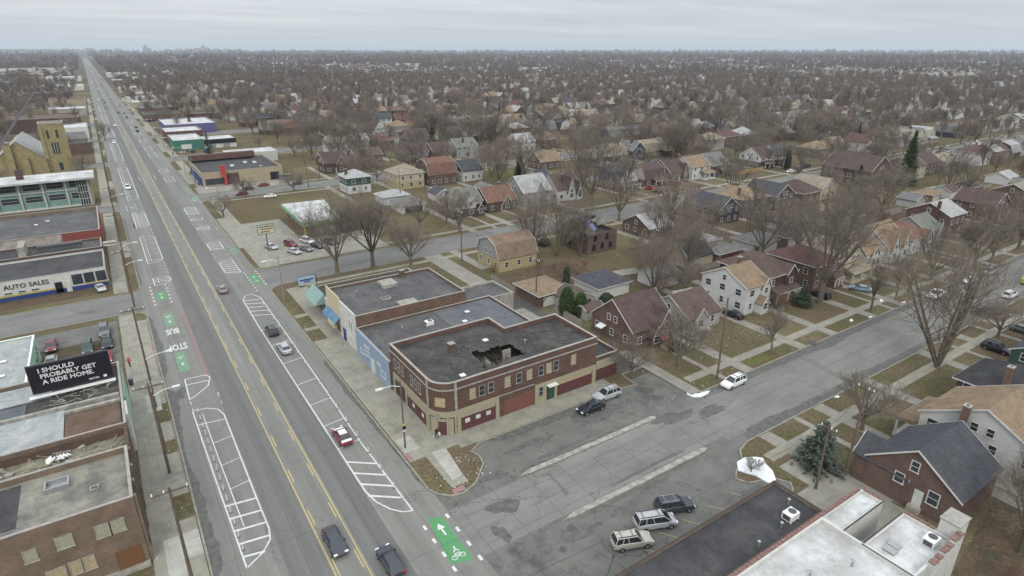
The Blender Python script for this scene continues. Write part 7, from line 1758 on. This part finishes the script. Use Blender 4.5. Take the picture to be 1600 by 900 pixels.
r = root('store_sign', 'small white sign board on posts before the green store', 'sign', (36.5,366,.12)); b = MB(); b.box(-1.5,-1.3,-.1,.1,0,3); b.build('post', M['conc'], r, world=False); b = MB(); b.box(1.3,1.5,-.1,.1,0,3); b.build('post', M['conc'], r, world=False); b = MB(); b.box(-2.4,2.4,-.15,.15,3,5.2); b.build('board', M['whitewall'], r, world=False)
r = root('shop_sign', 'white projecting sign on the red walled store', 'sign', (-4.2,183,.12)); b = MB(); b.box(-1,2.0,-.1,.1,4.6,5.8); b.build('board', M['whitewall'], r, world=False); b = MB(); b.box(-.9,1.9,-.13,-.1,5.0,5.3); b.build('lettering', M['redwall'], r, world=False)
r = root('signpost', 'thin signpost on the pointed grass verge by the corner', 'sign', (31.9,57.1,.12)); b = MB(); b.tube([(0,0,0),(0,0,2.7)], .045, 6); b.build('post', M['wood'], r, world=False); b = MB(); b.box(-.25,.25,-.05,-.03,2.1,2.7); b.build('plate', M['metal'], r, world=False)
r = root('crane', 'long dark crane boom slanting up at the left edge', 'crane', (-52,290,.12))
def far(px, py, dist):
    d = ray(px, py); k_ = dist/math.hypot(d[0], d[1]); return (d[0]*k_, d[1]*k_, H+d[2]*k_)
b = MB(); b.tube([far(-26,268,285), far(55,141,318)], [.75,.42], 4); b.build('boom', M['dmetal'], r)
b = MB(); q = far(-26,268,285); b.box(q[0]-3,q[0]+2,q[1]-3,q[1]+3,.12,max(2.5,q[2]+.5)); b.build('cab', M['dmetal'], r)
# delineator posts
pm_ = cached('dpost', lambda: (lambda m_: (m_.cyl(0,0,0,.95,.055,.05,6), m_.mesh('post'))[1])(MB())); pb_ = cached('dbase', lambda: (lambda m_: (m_.cyl(0,0,0,.05,.2,.16,8), m_.mesh('base'))[1])(MB()))
for i, (x, y) in enumerate([(3.9,60.2+2.35*k) for k in range(15)]+[(22.05-.0*k,60.5+4.4*k) for k in range(18)]+[(4.0,179+3.2*k) for k in range(9)]+[(4.0,264+5*k) for k in range(8)]):
    l = 'white flexible post in the %s buffer strip' % ('west' if x < 10 else 'east') if y < 170 else 'small white post in the buffer strip further up the avenue'
    r = root('delineator_post', l, 'road post', (x, y, .004), 0, 'white flexible posts along the painted buffers %s' % ('west' if x < 10 else 'east')); place('post', pm_, M['wmetal'], r); place('base', pb_, M['dmetal'], r)
# bins, ac, litter
def bin_(label, x, y, c='dmetal'):
    r = root('litter_bin', label, 'litter bin', (x, y, .13)); b = MB(); b.lathe(0,0,[(.3,0),(.36,.5),(.38,1.0)],10); b.build('drum', M[c], r, world=False); b = MB(); b.lathe(0,0,[(.41,1.0),(.38,1.12),(.2,1.2)],10); b.build('lid', M[c], r, world=False)
bin_('dark litter bin beside the mint green shop front', -4.1, 108.2); bin_('dark litter bin on the sidewalk by the tan store', 29.4, 277); bin_('black wheeled bin on the third street kerb', 61, 262.5); 
for x, l in ((208,'left one of two black bins beyond the tan roofed cottage'),(211,'right one of two black bins beyond the tan roofed cottage')): bin_(l, x-24, 237)
# fences
def fence(label, p, q, h, m, step=2.4, cat='fence'):
    p, q = np.array(p, float), np.array(q, float); L_ = np.linalg.norm(q-p); d = (q-p)/L_
    r = root('yard_fence', label, cat, (p[0], p[1], .12), group=('fences like the %s' % label) if 'block' in label else None)
    b = MB(); b.obox(tuple((p+q)/2), tuple(d), L_, .05, .2, h); b.build('boards', M[m], r)
    k = 0
    while k*step <= L_+.01:
        c = p+d*k*step; b = MB(); b.box(c[0]-.07,c[0]+.07,c[1]-.07,c[1]+.07,.12,h+.12); b.build('post', M[m], r); k += 1
fence('weathered wooden fence beside the cone evergreens', (72.3,84),(72.3,93.0),1.9,'fencewood')
fence('short white fence right of the rubble heap', (97.4,102.5),(104,101),1.7,'whitewall')
fence('long grey fence behind the white gabled garage', (113,94),(131,93),1.9,'fencewood')
fence('white lattice yard fence beside the grey bungalow', (98.6,84.4),(104.2,83.6),2.2,'whitewall')
fence('wooden fence along the alley by the yellow house', (71.4,104),(71.4,117),1.7,'fencewood')
fence('tan board fence at the far end of the second street', (232,169),(250,169),2.0,'tanfence')
fence('long pale wall below the huge maroon gable', (262,106),(292,103),2.1,'whitewall')
fence('grey fence across the bare lot by the corner garage', (70,158.5),(70,215),1.4,'fencewood')
fence('low wall along the shrubbery of the turquoise office', (-60,251),(-8,251),.7,'conc')
for bi, y in enumerate((100.5, 201, 303)):
    xs = [x for x in range(108 if bi == 0 else 120, 520, 38) if seen(x, y, 5, 30)]; pp = []
    for k, x in enumerate(xs[:9]):
        hh = 11.5+((k*7) % 3)*.6; yy = y+((k*5) % 3-1)*.8; pp.append((x, yy, hh)); upole('alley utility pole in the back yards of the %s block, %s from the avenue end' % (('first','second','third')[bi], ORD[k]), x, yy, hh, arm=.55, cross='y')
    for o_, nm_ in ((-.6,'near'),(.6,'far')): wire('%s wire along the back yards of the %s block' % (nm_, ('first','second','third')[bi]), [(x, yy+o_, hh-.2) for x, yy, hh in pp], .6, .02)
rf_ = random.Random(12)
for k in range(44):
    bi = k % 3; y0 = (78,176,278)[bi]+8; x = rf_.uniform(110 if bi == 0 else 95, 330); l_ = rf_.uniform(7,13)
    if not seen(x, y0, 1, 0): continue
    if k % 2: fence('%s yard fence running back from the houses, block %s' % (('grey board','wire and post','white picket')[k % 3], ('one','two','three')[bi]), (x,y0),(x,y0+l_),1.5,('fencewood','fencewood','whitewall')[k % 3])
    else: fence('%s cross fence at the alley side, block %s' % (('grey board','brown board','pale board')[k % 3], ('one','two','three')[bi]), (x,y0+l_),(x+rf_.uniform(7,12),y0+l_),1.6,('fencewood','wood','fencewood')[k % 3])
# rubble
rnd = random.Random(17); b = MB()
for k in range(70): x, y = 94.8+rnd.gauss(0,1.6), 105.5+rnd.gauss(0,1.2); b.obox((x,y), (math.cos(k),math.sin(k)), rnd.uniform(.4,1.3), rnd.uniform(.3,.8), .1, .16+rnd.uniform(0,.35))
b.build('rubble_heap', M['walk2'], label='heap of broken pale concrete slabs in the back lot', cat='rubble', kind='stuff')
b = MB()
for k in range(240):
    if k % 2: x, y = rnd.uniform(66,112), rnd.choice((rnd.uniform(55,70), rnd.uniform(80,118)))
    else: x, y = rnd.choice(((rnd.uniform(-4.5,.4), rnd.uniform(60,140)),(rnd.uniform(26,33), rnd.uniform(56,138)),(rnd.uniform(28,34), rnd.uniform(56,62))))
    s_ = rnd.uniform(.03,.09); b.obox((x,y), (math.cos(k),math.sin(k)), s_*2, s_, .13 if not (43 < y < 63 and x < 66) else .01, .2)
b.build('litter', M['letterwhite'], label='scraps of pale litter scattered on lawns and kerbs', cat='litter', kind='stuff')
# manholes, iron covers and pavement patches
for x, y, r_, l in ((33.7,40.6,.45,'round iron manhole cover below the first island'),(36.5,42.6,.6,'dark wet patch round a drain'),(104.5,54.9,.9,'rusty tree grate in the verge')):
    b = MB(); b.cyl(x,y,.004,.02 if y < 50 else .16,r_,r_,14); b.build('manhole_cover', M['dmetal'], kind='structure')
rnd = random.Random(31); b = MB()
for k, (x, y, rx, ry) in enumerate([(45,62,9,.9),(56,59,7,1.6),(42,58.6,5,1.0),(32,50,2.5,1.6),(37,41.5,4,1.0),(44,41.6,3,.7),(50,42.6,4,.6),(59,34.6,2.6,1.4),(26.6,70,.6,4),(26.3,60,.4,2),(64,52,5,1.4),(70,50,4,1.2),(2.3,101,1.2,2.0),(46,55.2,8,.5),(52,45.6,7,.4),(34,55.5,2.2,1.2),(29.3,46.4,1,1.8)]):
    n = 36; p = []
    for i in range(n):
        a = 2*math.pi*i/n; q = .8+.16*math.sin(2*a+k)+.1*math.sin(3*a+2*k)+.08*math.sin(5*a+k*.7)+rnd.uniform(-.05,.05); p.append((x+rx*q*math.cos(a), y+ry*q*math.sin(a), .0075+.0004*k))
    b.poly(p)
def strip(mb, ax, c, s0, s1, w, side, seed, z):
    rq = random.Random(seed); n = int((s1-s0)/.8); p = []; v = w
    for i in range(n+1):
        v += rq.uniform(-.22,.22)*w; v = min(max(v, w*.25), w*1.7); u = s0+(s1-s0)*i/n; f = min(1, i/3, (n-i)/3); p.append((u, c+side*v*f))
    for (u0, a0), (u1, a1) in zip(p, p[1:]):
        q = [(u0,c),(u1,c),(u1,a1),(u0,a0)]; mb.poly([((k_, u) if ax == 'y' else (u, k_))+(z,) for u, k_ in q])
strip(b, 'y', .62, 57, 104, 1.1, 1, 1, .0195); strip(b, 'y', .62, 108, 139, .7, 1, 2, .0195); strip(b, 'y', 25.5, 58, 100, .5, -1, 3, .0195); strip(b, 'y', .62, 160, 235, .6, 1, 9, .0195)
strip(b, 'x', 54.3, 74, 190, 1.5, -1, 4, .0195); strip(b, 'x', 42.0, 68, 190, 1.3, 1, 5, .0195); strip(b, 'x', 62.7, 37, 61, 1.3, -1, 6, .0195); strip(b, 'x', 54.15, 37, 61, .8, 1, 7, .0195); strip(b, 'x', 43.5, 38, 61, .6, -1, 8, .0195)
b.build('tar_patch', plain('damp_tar_patch', (.1,.1,.092,1), .7, .3, .3, 1.2), kind='structure', label='damp darker patches along the kerbs')
# people
def person(label, x, y, face, top, legs, skin=(.35,.22,.15,1), bend=0, stride=.16, z=.13, group=None):
    V, E, Rr = [], [], []
    def v(p, r_): V.append(p); Rr.append(r_); return len(V)-1
    def ln(*ids): 
        for a, b_ in zip(ids, ids[1:]): E.append((a, b_))
    pel = v((0,0,.95), .15); wst = v((0,0,1.12), .135); chs = v((0,-.01,1.36), .17); nk = v((0,0,1.52), .06); hd = v((0,-.02,1.62), .085); hd2 = v((0,-.01,1.74), .075)
    ln(pel, wst, chs, nk, hd, hd2); nose = v((0,-.11,1.64), .02); ln(hd, nose)
    for s_ in (-1, 1):
        hp = v((s_*.1,0,.88), .1); kn_ = v((s_*.11,-s_*stride,.5), .065); an = v((s_*.11,-s_*stride*.4+.04,.1), .042); to = v((s_*.12,-s_*stride*.4-.14,.04), .04); ln(pel, hp, kn_, an, to)
        sh = v((s_*.19,0,1.44), .065); el = v((s_*.27,.03,1.16), .045); wr = v((s_*.26,-.12+s_*.05,.93), .03); pl = v((s_*.26,-.15+s_*.05,.86), .034); ln(chs, sh, el, wr, pl)
        for f_ in range(4): a = v((s_*.26+(f_-1.5)*.018,-.165+s_*.05,.81), .009); c_ = v((s_*.26+(f_-1.5)*.02,-.16+s_*.05,.775+.004*abs(f_-1)), .008); ln(pl, a, c_)
        a = v((s_*.22,-.18+s_*.05,.85), .01); ln(pl, a)
    me = bpy.data.meshes.new('person'); me.from_pydata(V, E, []); o = bpy.data.objects.new('person', me); COL.objects.link(o)
    sk = o.modifiers.new('skin', 'SKIN')
    for i, r_ in enumerate(Rr): me.skin_vertices[0].data[i].radius = (r_, r_*.8 if r_ > .1 else r_)
    me.skin_vertices[0].data[0].use_root = True
    ss = o.modifiers.new('smooth', 'SUBSURF'); ss.levels = 1
    m2 = bpy.data.meshes.new_from_object(o.evaluated_get(bpy.context.evaluated_depsgraph_get())); bpy.data.objects.remove(o); m2.name = 'body'
    for mt in (plain('skin', skin, .6), plain('jacket', top, .85), plain('trousers', legs, .9), M['black']): m2.materials.append(mt)
    for p in m2.polygons:
        c = p.center; p.material_index = 2 if c.z < .98 and abs(c.x) < .215 else (0 if (c.z > 1.5 or c.z < .9) else 1)
        if c.z < .1: p.material_index = 3
        if c.z > 1.7 or (c.z > 1.58 and c.y > .02): p.material_index = 3
        p.use_smooth = True
    r = bpy.data.objects.new('person', m2); COL.objects.link(r); r.location = (x, y, z); r.rotation_euler = (0,0,R(face)); tag(r, label, 'person', group); r.scale = (1.08,1.08,1.08)
person('person in a bright red hooded jacket walking on the sidewalk west of the bus bay', -3.9, 115.4, 160, (.45,.05,.04,1), (.12,.06,.05,1))
person('person in black crouching over a bag at the rounded corner entrance', 31.4, 66.9, 20, (.012,.012,.015,1), (.015,.015,.02,1))
person('person in dark clothes standing in the bike lane beside the painted bays', 2.9, 218, 90, (.02,.02,.025,1), (.02,.02,.03,1), z=.01)
person('person in dark coat on the sidewalk by the tan store front', 29.6, 303, 0, (.02,.02,.02,1), (.02,.02,.03,1))
person('person in dark clothes nearest the litter bin by the tan store', 28.9, 283, 180, (.05,.05,.06,1), (.02,.02,.03,1))
person('person walking on the verge before the green store', 29.5, 366, 0, (.03,.02,.03,1), (.02,.02,.03,1))
person('person further along the verge before the green store', 29.8, 392, 0, (.1,.03,.04,1), (.02,.02,.03,1))
b = MB(); b.lathe(31.9,67.3,[(.1,.13),(.28,.3),(.26,.55),(.08,.75)],9); b.build('bag', M['letterwhite'], label='pale plastic bag beside the person at the corner entrance', cat='bag')
# skyline on the horizon
rnd = random.Random(63)
for k, (px, w_, hh) in enumerate(((4,18,3),(20,14,2.5),(35,16,3.5),(52,20,2.5),(70,14,3),(85,20,3),(103,12,4),(118,16,3),(140,16,5),(163,14,3),(185,10,4),(228,3,11),(233,4,6),(262,12,3),(280,10,4),(296,16,4),(308,10,6),(318,5,11),(324,8,6),(338,14,4),(355,12,4),(372,16,3),(983,3,3),(990,4,3.6),(1000,8,2.6))):
    d = ray(px, 80); k_ = 9000/math.hypot(d[0], d[1]); x, y = d[0]*k_, d[1]*k_; hm = 38+hh*5.4; wm = w_*8
    r = root('distant_tower' if hh > 4.5 else 'distant_building', 'faint %s on the horizon skyline' % ('slender tower' if w_ < 6 else 'block, %s one counted from the left edge' % ORD[min(k,19)]), 'building', (x, y, 0), -YAW, 'skyline far away on the horizon')
    b = MB(); b.box(-wm/2,wm/2,-30,30,0,hm*.8); b.build('block', M['conc'], r, world=False); b = MB(); b.box(-wm*.3,wm*.3,-20,20,hm*.8,hm); b.build('upper_floors', M['conc'], r, world=False)
